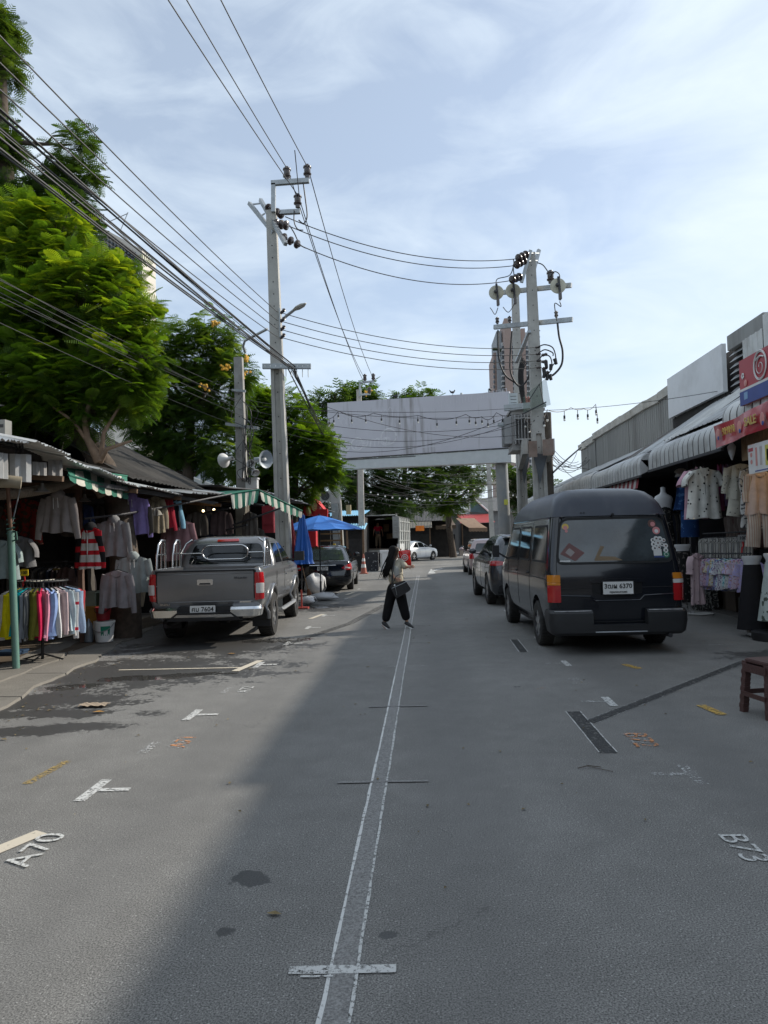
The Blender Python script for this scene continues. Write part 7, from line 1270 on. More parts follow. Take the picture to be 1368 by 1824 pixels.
# things on the ground under the left stall
bu = thing('bucket', 'white paint bucket with a green label standing by the tree trunk', 'bucket', (PY(186, 1140, 11.5).x, 11.5, .045)); mb = MB(); mb.lathe([(0, 0), (.135, 0), (.165, .31), (.172, .31), (.172, .335), (.155, .335), (.15, .30), (0, .29)], n=28); mb.build('bucket_body', M_white, bu, 50); mb = MB(); mb.tube([(.17*math.cos(a), -.02-.15*math.sin(a), .30-.13*math.sin(a)) for a in [PI*i/12 for i in range(13)]], .006, 5); mb.build('bucket_handle', M_galv, bu, 60)
mb = MB(); mb.grid(lambda u, v: tuple(((.139+.024*v)*math.cos(-1.5+.95*u), (.139+.024*v)*math.sin(-1.5+.95*u), .06+.2*v)), 8, 2); mb.build('bucket_label', mat('label_green', (.01, .22, .13), .5), bu, 60); mb = MB(); mb.grid(lambda u, v: tuple(((.147+.015*v)*math.cos(-1.2+.4*u), (.147+.015*v)*math.sin(-1.2+.4*u), .12+.07*v)), 6, 2); mb.build('label_print', M_white, bu, 60)
rbk = thing('bucket', 'dark red bucket resting on the rim of the white bucket', 'bucket', (PY(184, 1110, 11.55).x, 11.55, .385)); mb = MB(); mb.lathe([(0, 0), (.10, 0), (.125, .20), (.132, .20), (.132, .22), (.118, .22), (.1, .02), (0, .02)], n=24); mb.build('bucket_body', mat('bucket_red', (.25, .012, .02), .4), rbk, 50); mb = MB(); mb.tube([(.13*math.cos(a), -.03-.10*math.sin(a), .2-.07*math.sin(a)) for a in [PI*i/10 for i in range(11)]], .005, 5); mb.build('bucket_handle', M_blackp, rbk)
def crate(lab, px, py, Y, w_, h_, c_, nm): p = PG(px, py, .045) if False else PY(px, py, Y); t = thing('storage_box', lab, 'box', (p.x, p.y, p.z)); mb = MB(); mb.bx((-w_/2, -.15, 0), (w_/2, .15, h_*.86)); mb.build('box_body', mat(nm, c_, .6, 0, .15), t); mb = MB(); mb.bx((-w_/2-.01, -.16, h_*.87), (w_/2+.01, .16, h_)); mb.build('box_lid', mat(nm, c_), t)
crate('ochre cardboard box behind the red bucket', 163, 1112, 11.9, .30, .32, (.32, .17, .03), 'ochre_box'); crate('grey green storage box on top of the ochre box', 162, 1080, 11.95, .28, .26, (.20, .24, .19), 'grey_green_box'); crate('dark green box with a yellow lid beside the grey green one', 182, 1080, 12.0, .18, .24, (.03, .05, .03), 'dark_green_box'); crate('dark blue box under the round rack', 20, 1185, 10.3, .35, .22, (.02, .05, .10), 'dark_blue_box')
wb = thing('water_jug', 'clear ribbed plastic water jug beside the white bucket', 'jug', (PY(158, 1145, 11.45).x, 11.45, .045)); mb = MB(); mb.lathe([(0, 0), (.065, 0), (.07, .02)]+[(.07-.006*(i % 2), .03+.02*i) for i in range(12)]+[(.06, .30), (.02, .35), (.02, .38), (0, .38)], n=20); mb.build('jug_body', mat('jug_plastic', (.16, .18, .20), .15, 0, .2, spec=.9), wb, 40)
mb = MB(); mb.tube([PY(262, 1000, 13.2), PY(258, 1040, 13.1), PY(250, 1080, 13.0)], [.05, .045, .06], 8); solo(mb, 'hanging_sack', mat('sack_tan', (.25, .20, .14), .9), 'narrow tan cloth sack hanging right of the pale grey green top', 'sack', smooth=50)

# ================================================================== RIGHT STALL GOODS
GSR = 'nightwear hung along the front of the right shops'
M_pt = CL('white_print', (.66, .65, .60), ('spot', (.02, .02, .02), 11, .22)); M_pk = CL('cream_print', (.60, .57, .48), ('spot', (.08, .06, .05), 16, .16)); M_rs = CL('peach_cloth', (.55, .42, .35)); M_gy = CL('grey_print', (.5, .49, .46), ('noise', (.06, .06, .07), 22, .55)); M_lp = CL('pink_print', (.58, .44, .46), ('spot', (.2, .14, .16), 12, .16))
def HR(px, py, Y): p = PY(px, py, Y); return (p.x, p.y, p.z+.1)
garment('nightshirt', 'white nightshirt with black blob print hanging foremost under the near right awning', 'nightshirt', .52, .88, .24, M_pt, 'lapel', HR(1252, 834, 12.7), .12, GSR, seed=60, sw=.10, buttons=True, spread=.12, flare=.06)
garment('nightshirt', 'pale pink nightshirt half hidden right behind the white blob printed one', 'nightshirt', .50, .90, .24, CL('pale_pink', (.50, .30, .36)), 'lapel', HR(1244, 834, 12.95), .12, GSR, seed=61, sw=.10, spread=.15)
garment('pyjama_set', 'cream pyjama set with small dark print hung right of the white nightshirt', 'pyjamas', .42, .60, .42, M_pk, 'round', HR(1318, 826, 12.3), -.15, GSR, seed=62, trousers=.34, spread=.09)
garment('pyjama_set', 'peach striped pyjama set under the white price poster', 'pyjamas', .40, .66, .40, M_rs, 'round', HR(1352, 838, 11.0), 0, GSR, seed=63, trousers=.55, m2=CL('beige_stripe', (.45, .40, .34), ('vstripe', (.35, .22, .18), 30, .3)), spread=.06)
garment('pyjama_set', 'grey checked pyjama set between the cream and the peach sets', 'pyjamas', .36, .74, .40, M_gy, 'round', HR(1338, 832, 11.6), .3, GSR, seed=64, trousers=.3, spread=.05)
for i, (a, c_, lab) in enumerate(((1281, (.30, .08, .17), 'magenta scarf like top hanging right of the white nightshirt'), (1290, (.24, .15, .30), 'purple top between the magenta and mauve ones'), (1298, (.20, .19, .32), 'bluish violet top left of the cream pyjamas'), (1286, (.22, .10, .22), 'plum top tucked behind the purple one'))): garment('hanging_blouse', lab, 'blouse', .22, .85-.08*i, 0, CL('top_%d' % i, c_), None, HR(a, 826, 13.2+.2*i), 1.2, GSR, seed=66+i, flare=.05)
blu = garment('blue_dress', 'long indigo tie dyed dress hanging left of the nightshirts', 'dress', .42, .80, 0, CL('indigo_dye', (.02, .055, .16), ('noise', (.06, .14, .30), 9, .58)), 'round', HR(1225, 838, 14.6), 0, GSR, seed=70, flare=.10, skirt=True)
# mannequins
def torso_mannequin(lab, loc, dress, h_=1.45, rz=0, legs=True, top=True, dl=.9):
    t = thing('mannequin', lab, 'mannequin', loc, rz); Mw = mat('mannequin_white', (.60, .60, .60), .35, 0, .05)
    if top: mb = MB(); mb.lathe([(0, h_+.30), (.05, h_+.29), (.052, h_+.20), (.075, h_+.15), (.17, h_+.10), (.20, h_+.03), (.17, h_-.08), (.14, h_-.25)], n=20); 
    else: mb = MB(); mb.lathe([(0, h_), (.10, h_+.03), (.155, h_+.05), (.16, h_+.02), (.13, h_-.04), (.125, h_-.10), (.14, h_-.2)], n=20)
    for v in range(len(mb.v)): x, y, z = mb.v[v]; mb.v[v] = (x, y*.6, z)
    mb.build('mannequin_torso', Mw, t, 60)
    mb = MB(); z1 = h_-(.05 if top else .08); n = 10; mb.grid(lambda u, v: tuple(((.135+.13*v*(1-.0*v)+.008*math.sin(u*44)*v)*math.cos(2*PI*u), (.09+.10*v+.008*math.sin(u*44)*v)*math.sin(2*PI*u), z1-dl*v)), 48, n); mb.build('dress', dress, t, 70)
    if legs:
        for sg in (-1, 1):
            mb = MB(); mb.tube([(sg*.08, 0, z1-dl+.1), (sg*.10, 0, .12), (sg*.11, -.02, .05), (sg*.12, -.14, .02)], [.05, .035, .04, .025], 10); mb.build('mannequin_leg', Mw, t, 60)
    else: mb = MB(); mb.cyl((0, 0, 0), (0, 0, z1-dl), .018); mb.lathe([(.0, .02), (.16, .02), (.17, 0)], n=20); mb.build('mannequin_stand', M_blackp, t)
M_bk = CL('black_textured', (.016, .015, .018), ('hstripe', (.03, .03, .032), 60, .5))
torso_mannequin('headless white mannequin legs in a long black skirt beside the right rack', (PY(1345, 1130, 11.2).x, 11.2, 0), M_bk, 1.17, .2, True, False, .98)
torso_mannequin('white mannequin bust in a black printed dress under the far end of the near awning', (PY(1186, 1000, 15.3).x, 15.3, 0), CL('black_print', (.02, .02, .02), ('noise', (.16, .15, .13), 20, .6)), 2.28, 0, False, True, 1.3)
torso_mannequin('white mannequin legs in a black patterned dress close to the van tail lamp', (PY(1222, 1080, 14.4).x-.02, 14.4, 0), CL('black_print2', (.02, .02, .02), ('noise', (.13, .12, .11), 16, .6)), 1.32, 0, True, False, 1.0)
torso_mannequin('pale grey mannequin body at the very right edge beside the black skirt', (PY(1385, 1100, 10.7).x, 10.7, 0), CL('sage_cloth', (.45, .50, .47), ('noise', (.1, .12, .1), 9, .6)), 1.22, 0, True, False, .85)
mb = MB()
for k in range(7): a = -1.2+.4*k; mb.tube([(0, 0, 0), (.13*math.sin(a), .0, .10*math.cos(a)+.02)], [.035, .02], 6)
mb.lathe([(0, .0), (.10, 0), (.12, -.05), (0, -.06)], n=12); o_ = solo(mb, 'white_lamp_shade', mat('petal_white', (.45, .45, .44), .5), 'white petal shaped crown piece above the indigo dress', 'ornament', smooth=50); o_.location = PY(1213, 850, 14.6)
# rails full of clothes
def railrow(n, a, b, cols, lab, grp, w_, l_, sl, rz, name='hung_garment', seed=80, jit=.15, names=None):
    a = Vector(a); b = Vector(b); t0 = None; mb = MB(); mb.tube([a-Vector((0, 0, .01)), b-Vector((0, 0, .01))], .014, 6)
    solo(mb, 'clothes_rail', M_blackp, lab[1], 'rail')
    for i in range(n):
        p = a.lerp(b, (i+.5)/n)
        if t0 is None: t0 = r_ = garment(name, lab[0], 'garment', w_, l_, sl, cols[0], 'round', p, rz, grp, seed=seed, spread=.03, sw=.075)
        else: r_ = dup(t0, p, rz+random.uniform(-jit, jit))
        if names: r_['label'] = names[i % len(names)]+' '+lab[0]
        r_.scale = (1, random.uniform(.8, 1.2), random.uniform(.93, 1.05)); recolor(r_, cols[i % len(cols)], ('body', 'sleeve'))
CF = [CL('floral_%d' % i, tuple(min(.8, v*1.45) for v in c), ('noise', c2, 20+i*2, .54)) for i, (c, c2) in enumerate([((.42, .42, .40), (.3, .35, .36)), ((.36, .32, .50), (.45, .3, .2)), ((.44, .38, .46), (.5, .28, .32)), ((.40, .28, .34), (.2, .15, .3)), ((.30, .27, .45), (.45, .38, .5)), ((.46, .44, .40), (.5, .35, .06)), ((.10, .12, .22), (.4, .35, .4)), ((.36, .5, .55), (.15, .2, .45)), ((.44, .44, .46), (.2, .12, .25)), ((.35, .50, .52), (.05, .3, .35))])]
railrow(15, PY(1248, 985, 13.2), PY(1338, 985, 12.0)+Vector((0, 0, 0)), CF, ('patterned short sleeved top on the low right rack', 'low black rail of the patterned tops in the right stall'), 'patterned tops on the low right rack', .46, .52, .20, .55-PI/2-.0, seed=81, names=['cream and grey', 'lilac and ochre', 'pale mauve', 'dusty pink and violet', 'purple', 'white and yellow', 'dark navy', 'sky blue', 'white and plum', 'aqua and green'])
mb = MB(); p = PG(1272, 1085); q_ = PY(1272, 985, p.y); mb.cyl(p, (p.x, p.y, q_.z), .014); [mb.tube([p+Vector((0, 0, .12)), p+Vector((.28*math.cos(a), .28*math.sin(a), .01))], .012, 5) for a in (0.3, 1.9, 3.5, 5.1)]; solo(mb, 'rack_stand', M_blackp, 'black folding stand under the low rack of patterned tops', 'stand')
CG = [CL('greyp_%d' % i, tuple(v*1.4 for v in c), ('vstripe', c2, 30+6*i, .45)) for i, (c, c2) in enumerate([((.34, .33, .30), (.10, .10, .10)), ((.28, .27, .24), (.09, .08, .08)), ((.38, .37, .34), (.15, .14, .14)), ((.22, .22, .22), (.06, .06, .06))])]
railrow(14, PY(1252, 950, 14.2), PY(1330, 946, 13.0), CG, ('grey printed trouser folded over the middle rail, one of a close row', 'middle rail of grey printed trousers in the right stall'), 'grey printed garments on the middle right rail', .40, .78, .0, .3-PI/2, seed=82, name='grey_garment')
railrow(12, PY(1225, 985, 15.2), PY(1262, 990, 14.9), [CL('bw_%d' % i, (.03, .03, .03), ('noise', (.2, .2, .19), 18+5*i, .55)) for i in range(3)], ('black and white printed dress on the rail beside the van', 'rail of black and white printed dresses beside the van'), 'black and white dresses beside the van', .42, 1.0, 0, -PI/2+.3, seed=83, name='printed_dress')
garment('nightshirt', 'pale pink printed nightshirt hanging at the left end of the low right rack', 'nightshirt', .30, .92, .30, M_lp, 'round', HR(1240, 985, 13.1), .5, GSR, seed=84, spread=.06)
railrow(10, PY(1300, 905, 14.4), PY(1372, 900, 13.2), [CL('brownp_%d' % i, c, ('vstripe', (.1, .08, .07), 40, .4)) for i, c in enumerate([(.12, .09, .08), (.2, .17, .15), (.09, .03, .03)])], ('brown patterned garment on the dim upper rail behind the price card', 'dim upper rail behind the white price card'), 'brown garments on the upper right rail', .40, .7, .3, .2-PI/2, seed=85, name='brown_garment')
railrow(22, (6.2, 16.0, 2.2), (6.2, 20.0, 2.2), dcol, ('dark garment on the shaded rail beyond the van', 'shaded rail beyond the van under the second right awning'), 'dark garments beyond the van', .40, .9, .4, .1, seed=86, name='dark_garment')
price_sign('white price card reading 100 on a red clip above the patterned tops', PY(1324, 985, 12.3), mat('card_white', (.45, .45, .44), .5), M_ink, s=1.25)
mb = MB(); p = PY(1275, 1152-60, 13.2); mb.lathe([(0, 0), (.25, 0), (.27, .02), (0, .03)], PG(1245, 1094), n=20, ax=(0, 0, 1)); solo(mb, 'white_tray', M_white, 'flat white round tray on the ground under the right racks', 'tray')
mb = MB(); mb.lathe([(0, .0), (.26, 0), (.27, .05), (.27, .12), (.24, .13), (0, .13)], (PG(1375, 1140).x, PG(1375, 1140).y, 0), n=28); solo(mb, 'black_base', M_blackp, 'round black rack base on the ground at the right edge', 'rack base', smooth=40)
for k in range(5): mb = MB(); mb.bx((5.9+.02*k, 11.2+.0*k+k*.75, .04), (6.4, 11.8+k*.75, .35+.08*(k % 3))); solo(mb, 'stock_box', mat('stock_dark_%d' % (k % 3), ((.05, .045, .04), (.08, .06, .045), (.03, .03, .035))[k % 3], .8), 'dark stock box on the floor under the right rails, %s' % ['nearest of the row', 'second nearest', 'middle of the row', 'second farthest', 'farthest of the row'][k], 'box')
# plastic stool
sl = thing('plastic_stool', 'brown woven pattern plastic stool on the road at the right edge', 'stool', (2.99, 6.42, 0), R(12)); M_st = mat('stool_brown', (.085, .042, .038), .45, 0, .12, 6, .6, 70)
mb = MB(); mb.prism(rounded(rect2(-.165, -.165, .165, .165), .05), lambda a, b, d: (a, b, .45+d), .02); mb.prism(rounded(rect2(-.155, -.155, .155, .155), .05), lambda a, b, d: (a, b, .468+d), .008); mb.build('seat', M_st, sl, 40, recalc=True)
for sx_ in (-1, 1):
    for sy_ in (-1, 1):
        mb = MB()
        for k in range(12):   # woven bands
            z0_, z1_ = .45*k/12, .45*(k+1)/12; o0, o1 = .165+.03*(1-z0_/.45), .165+.03*(1-z1_/.45); e_ = .004*(k % 2)
            P = lambda o_, z, w__: [(sx_*(o_-w__), sy_*(o_-w__), z), (sx_*(o_+e_), sy_*(o_-w__), z), (sx_*(o_+e_), sy_*(o_+e_), z), (sx_*(o_-w__), sy_*(o_+e_), z)]
            mb.hexa(P(o0, z0_, .05)+P(o1, z1_+.002, .055))
        mb.build('leg', M_st, sl, recalc=True)
for (z, h_) in ((.40, .07), (.17, .04)):
    for a in range(4):
        M_ = Matrix.Rotation(a*PI/2, 3, 'Z'); o = .172+.03*(1-z/.45); mb = MB(); mb.box(tuple(M_ @ Vector((0, -o, z))), (.3, .014, h_), M=M_); mb.build('apron' if z > .3 else 'stretcher', M_st, sl)

# ================================================================== MIDDLE DISTANCE
def umbrella_open(lab, px, Y, ztop, zrim, r, col):
    x = PY(px, 1080, Y).x; t = thing('open_umbrella', lab, 'umbrella', (x, Y, 0)); n = 12
    for k in range(n):
        a0, a1 = 2*PI*k/n, 2*PI*(k+1)/n; mb = MB()
        mb.grid(lambda u, v: tuple(((r*v*(math.cos(a0)*(1-u)+math.cos(a1)*u)), (r*v*(math.sin(a0)*(1-u)+math.sin(a1)*u)), ztop-(ztop-zrim)*(v**1.25)-.02*math.sin(PI*u)*v)), 4, 7); mb.build('canopy_panel', col, t, 60)
        mb = MB(); mb.tube([(.03*math.cos(a0), .03*math.sin(a0), ztop-.02), (r*.5*math.cos(a0), r*.5*math.sin(a0), ztop-(ztop-zrim)*.42-.015), (r*math.cos(a0), r*math.sin(a0), zrim-.012)], .006, 5); mb.build('rib', M_blackp, t)
    mb = MB(); mb.cyl((0, 0, 0), (0, 0, ztop), .018); mb.build('umbrella_pole', M_iron, t, 60); mb = MB(); mb.cyl((0, 0, ztop-.02), (0, 0, ztop+.04), .03); mb.build('finial', M_blackp, t, 60); mb = MB(); mb.cyl((0, 0, 0), (0, 0, .5), .028); mb.build('umbrella_base', M_iron, t)
M_ub = mat('umbrella_blue', (.025, .16, .52), .6, 0, .08); M_ub2 = mat('umbrella_blue_folded', (.015, .10, .38), .6, 0, .12); M_ur = mat('umbrella_red', (.22, .012, .025), .6, 0, .12)
umbrella_open('open bright blue umbrella standing behind the black saloon', 572, 19.6, 2.33, 1.93, 1.2, M_ub)
def folded(lab, px, Y, z0, z1, r, m):
    x = PY(px, 1080, Y).x; t = thing('folded_umbrella', lab, 'umbrella', (x, Y, 0)); mb = MB()
    def f(u, v):
        a = 2*PI*u; fl = 1+.22*math.sin(a*8+v*1.5)+.1*math.sin(a*3+2); rr = r*(.25+.75*min(1, v*1.25))*(1 if v < .86 else 1-.35*math.sin((v-.86)/.14*PI*.5)+.5*(v-.86)/.14); return (rr*fl*math.cos(a), rr*fl*math.sin(a), z1-(z1-z0)*v)
    mb.grid(f, 64, 22); mb.build('folded_canopy', m, t, 80); mb = MB(); mb.tube([(r*.82*math.cos(2*PI*i/16), r*.82*math.sin(2*PI*i/16), z0+.20+.03*math.sin(i)) for i in range(17)], .008, 5); mb.build('tie_band', M_blackp, t)
    mb = MB(); mb.cyl((-.05, 0, .04), (-.02, 0, z0+.3), .014); mb.build('umbrella_pole', M_iron, t, 60); mb = MB(); mb.cyl((0, 0, z1-.03), (0, 0, z1+.06), .02); mb.build('finial', M_blackp, t); mb = MB(); mb.cyl((-.05, 0, 0), (-.05, 0, .45), .022); mb.bx((-.17, -.12, 0), (.12, .12, .03)); mb.build('umbrella_foot', mat('foot_red', (.30, .04, .03), .6), t)
folded('folded blue umbrella standing between the pale pole and the black saloon', 541, 17.1, 1.07, 2.26, .19, M_ub2); folded('folded dark red umbrella standing left of the folded blue one', 521, 17.3, 1.07, 2.16, .14, M_ur)
def bag_mesh(c, r, sx_, sz_, seed): g = random.Random(seed); ph = [g.uniform(0, 6) for _ in range(4)]; mb = MB(); mb.grid(lambda u, v: tuple((c[0]+r*sx_*math.sin(PI*v)*math.cos(2*PI*u)*(1+.18*math.sin(7*u*2*PI/2+ph[0]+4*v)+.12*math.sin(v*13+ph[1])), c[1]+r*math.sin(PI*v)*math.sin(2*PI*u)*(1+.15*math.sin(5*u*PI+ph[2])), c[2]+r*sz_*(1+math.cos(PI*v))*(1+.08*math.sin(u*19+ph[3])))), 32, 16); return mb
M_bag = mat('white_sacking', (.58, .58, .58), .6, 0, .08)
for i, (a, b, r, sx_, sz_, lab) in enumerate([(561, 1060, .30, 1.05, 1.0, 'large upright crumpled white plastic sack by the blue umbrellas'), (578, 1070, .26, 1.5, .38, 'flat white plastic sack lying at the rear wheel of the black saloon'), (549, 1078, .17, 1.2, .6, 'small clear white bag at the foot of the folded blue umbrella')]): p = PG(a, b); solo(bag_mesh((p.x, p.y, .02), r, sx_, sz_, i), 'white_sack', M_bag, lab, 'sack', smooth=70)
mb = MB(); p = PG(548, 1070); mb.tube([(p.x+.02, p.y, .28), (p.x-.18, p.y, 1.15)], .014, 6); br_ = thing('broom', 'straw broom with a pale wooden handle leaning by the folded blue umbrella', 'broom', (p.x, p.y, 0)); mb.build('handle', mat('broom_wood', (.35, .22, .12), .7), br_, 60, world=True); mb = MB(); mb.tube([(p.x+.02, p.y, .32), (p.x+.08, p.y, .02)], [.03, .11], 10, flat=.4); mb.build('bristles', mat('straw', (.22, .10, .05), .9, 0, .3, 30, .6), br_, 60, world=True)
# red fabric booth, stalls behind it
rbth = thing('red_booth', 'bright red box shaped cloth booth rising behind the black saloon', 'booth', (PY(555, 985, 26.5).x, 26.5, 0)); M_rb2 = mat('booth_red', (.55, .012, .02), .6, 0, .08)
def PB(px, py, Y): return PY(px, py, Y)-rbth.location
mb = MB(); a, b = PB(540, 890, 26.5), PB(562, 912, 26.5); z9 = a.z; mb.bx((a.x, 0, b.z-.1), (b.x, 1.2, z9)); mb.build('booth_side', M_rb2, rbth); mb = MB(); e = PB(578, 910, 26.5); mb.hexa([(b.x, -.02, z9-.06), (e.x, -.02, e.z-.05), (e.x, 1.2, e.z-.05), (b.x, 1.2, z9-.06), (b.x, -.02, z9), (e.x, -.02, e.z+.02), (e.x, 1.2, e.z+.02), (b.x, 1.2, z9)]); mb.build('booth_roof', M_rb2, rbth); mb = MB(); mb.bx((b.x, .9, b.z-.2), (e.x, 1.0, e.z)); mb.build('booth_inner', mat('booth_dark', (.10, .005, .01), .8), rbth)
mb = MB(); a, b = PB(528, 930, 26.4), PB(563, 972, 26.4); mb.bx((a.x, -.1, 0), (b.x, .4, a.z)); mb.build('booth_lower', M_rb2, rbth); mb = MB(); a = PB(562, 905, 26.4); mb.bx((a.x-.1, -.12, a.z-.5), (a.x+.45, 0, a.z-.05)); mb.build('booth_apron', M_rb2, rbth)
pr = thing('pallet_rack', 'brown wooden slatted rack under the open blue umbrella', 'rack', (PY(588, 985, 31).x, 31, 0))
for k in range(6): mb = MB(); mb.bx((-.55, 0, .4+.30*k), (.55, .06, .47+.30*k)); mb.build('slat', mat('pallet_wood', (.22, .14, .07), .8, 0, .3), pr)
for x in (-.5, .5): mb = MB(); mb.bx((x-.04, .06, 0), (x+.04, .12, 2.2)); mb.build('upright', MATS['pallet_wood'], pr)
mb = MB(); p = PY(594, 968, 30); mb.prism([(p.x-.09, 0), (p.x+.12, 0), (p.x+.06, p.z), (p.x-.02, p.z)], lambda a, b, d: (a, 30+d, b), .3); solo(mb, 'yellow_sign', mat('yellow_plastic', (.65, .45, .02), .5), 'yellow folding floor sign near the slatted rack', 'sign')
a2 = thing('air_conditioner', 'white air conditioner unit high behind the red booth', 'air conditioner', PY(583, 893, 30)); acu(a2, .75, mat('ac_pale', (.46, .46, .45), .6)); mb = MB(); mb.box(PY(597, 886, 29.8), (.35, .2, .5)); solo(mb, 'wall_box', mat('ac_pale', (.5, .5, .5)), 'pale square box on the wall right of the white air conditioner', 'box')
mb = MB(); mb.box(PY(621, 908, 36), (.24, .2, .48)); solo(mb, 'cream_box', mat('cream_box', (.45, .38, .22), .6), 'cream upright box fixed beside the wrapped leaning post', 'box')
def shed(name, label, px0, px1, ytop, Y, d_, wall, roofm, over=.4, rise=.6, door=None, zbase=None):
    x0, x1 = PY(px0, 960, Y).x, PY(px1, 960, Y).x; zt = PY((px0+px1)/2, ytop, Y).z; t = thing(name, label, 'building', ((x0+x1)/2, Y, 0)); hw = (x1-x0)/2; ze = zt-rise
    mb = MB(); mb.bx((-hw, .3, 0), (hw, d_, ze-.02)); mb.build('wall', wall, t)
    k = max(2, int((x1-x0)/1.2))
    for i in range(k): mb = MB(); u0_, u1_ = -hw-.1+(2*hw+.2)*i/k, -hw-.1+(2*hw+.2)*(i+1)/k-.01; corr(mb, (u0_, -over, ze), (u1_-u0_, 0, 0), (0, d_+over, rise), .12, .02, 1, False, .015); mb.build('roof_sheet', roofm, t)
    if door: mb = MB(); mb.bx((-hw*.9, .24, 0), (hw*.9, .29, ze-.5)); mb.build('shop_opening', door, t)
    for sx_ in (-1, 1): mb = MB(); mb.bx((sx_*hw*.95-.05, -over+.1, 0), (sx_*hw*.95+.05, -over+.2, ze-.03)); mb.build('porch_post', M_wood, t)
    return t
M_blr = mat('blue_roof', (.13, .34, .52), .6, .1, .15, 2, dirt=(.3, .35, .38), dstr=.4); M_redr = mat('red_roof', (.42, .03, .025), .6, .1, .15, 2); M_brn = mat('brown_awning', (.28, .18, .12), .85, 0, .15, 3, dirt=(.15, .1, .07), dstr=.5); M_tarp = mat('black_tarp', (.035, .033, .03), .7, 0, .4, 3, .8, 6)
shed('blue_roofed_stall', 'low stall with a pale blue tin roof behind the blue umbrella and posts', 578, 645, 903, 39, 5, M_int, M_blr, .4, .5, M_dark); shed('blue_roofed_stall', 'small stall with a light blue canvas front right under the open blue umbrella rim', 618, 648, 931, 37.2, 1.5, M_int, mat('blue_canvas', (.22, .45, .60), .7), .3, .35, M_dark)
shed('tarp_roofed_stall', 'dark stall roofed with black tarpaulin at the far end behind the white saloon', 725, 802, 893, 62, 8, M_int, M_tarp, .6, 1.7, M_dark); shed('tarp_roofed_stall', 'dark stall with a greyish lean-to cover just right of the truck', 690, 768, 928, 59, 2.5, M_int, mat('grey_tarp', (.13, .12, .10), .8, 0, .3, 2), .5, .6, M_dark)
def slant(lab, A_, B_, C_, D_, m, name, n=5):
    A_, B_, C_, D_ = map(Vector, (A_, B_, C_, D_)); t = thing(name, lab, 'awning', D_)
    for i in range(n): f = lambda u, v: tuple(A_.lerp(B_, (i+u)/n).lerp(D_.lerp(C_, (i+u)/n), v)-D_+Vector((0, 0, -.15*math.sin(PI*v)*.4))); mb = MB(); mb.grid(f, 3, 5); mb.build('awning_panel', m, t, 60)
    P = [D_.lerp(C_, k/12) for k in range(13)]; mb = MB(); mb.add([p-D_ for p in P]+[p-D_-Vector((0, 0, .28+.05*(k % 2))) for k, p in enumerate(P)], [(k, k+1, 14+k, 13+k) for k in range(12)]); mb.build('valance', m, t); return t
slant('brown canvas awning at the far end of the street right of the bright tree', PY(812, 923, 62), PY(845, 923, 62), PY(868, 940, 58.5), PY(835, 940, 58.5), M_brn, 'canvas_awning'); slant('short brown canvas awning left of the trunk of the bright tree', PY(770, 928, 64), PY(806, 926, 64), PY(812, 935, 61.5), PY(776, 937, 61.5), mat('dark_brown_canvas', (.14, .10, .07), .85), 'canvas_awning')
shed('red_roofed_stall', 'stall with a bright red tin roof at the far end of the street', 822, 880, 912, 66, 6, M_int, M_redr, .6, 1.0, M_dark); shed('grey_roofed_house', 'grey roofed house behind the red roofed stall', 838, 905, 880, 80, 8, mat('grey_house_wall', (.2, .2, .2), .8), mat('grey_roof', (.16, .155, .15), .8), .6, 1.9)
mb = MB(); P = [PY(838, 884, 72), PY(838, 912, 72), PY(872, 914, 72)]; mb.prism([(p.x, p.z) for p in P], lambda a, b, d: (a, 72+d, b), .2); t_ = solo(mb, 'glass_gable', mat('teal_glass', (.10, .17, .18), .2, .2), 'triangular teal glass gable above the red roofed stall', 'gable'); mb = MB(); mb.tube([PY(838, 882, 71.9), PY(874, 914, 71.9)], .10, 6); solo(mb, 'gable_trim', M_white, 'white sloping edge trim of the teal glass gable', 'trim')
ov = thing('overpass', 'beige elevated concrete structure far off above the right end of the street', 'overpass', (PY(850, 860, 110).x, 110, 0))
for (a, b, c_, d_, nm, m) in ((750, 930, 856, 866, 'deck_beam', mat('overpass_beige', (.42, .38, .32), .9, 0, .1)), (745, 935, 845, 850, 'parapet_rail', mat('overpass_beige2', (.36, .33, .29), .9)), (800, 935, 830, 838, 'banner_strip', mat('banner_lilac', (.5, .46, .52), .8))): p, q_ = PY(a, d_, 110), PY(b, c_, 110); mb = MB(); mb.bx((p.x, 110, p.z), (q_.x, 113, q_.z)); mb.build(nm, m, ov, world=True)
for px in (762, 805, 848, 891, 925): p = PY(px, 866, 110); mb = MB(); mb.bx((p.x-.5, 110.5, 0), (p.x+.5, 112, p.z-.01)); mb.build('pier', MATS['overpass_beige'], ov, world=True)
# backdrop buildings closing the street ends and gaps
for i, (a, b, yt, Y, c_, lab) in enumerate([(560, 700, 890, 75, (.12, .11, .10), 'dull brown low building far behind the truck'), (690, 840, 905, 90, (.17, .16, .15), 'grey low building far behind the tarpaulin stalls'), (860, 1010, 900, 85, (.20, .19, .18), 'pale grey building far behind the parked cars on the right'), (430, 600, 930, 48, (.10, .09, .085), 'dark brown shop block far behind the black saloon')]):
    t = shed('distant_building', lab, a, b, yt, Y, 6, mat('far_wall_%d' % i, c_, .9, 0, .2, .5), mat('far_roof_%d' % i, tuple(v*.8 for v in c_), .8), .3, .8); hw = (PY(b, 960, Y).x-PY(a, 960, Y).x)/2
    for k in range(6): mb = MB(); x = -hw*.85+hw*1.7*k/5; mb.bx((x-.5, .22, .9), (x+.5, .29, 2.1)); mb.build('window', M_glass, t)
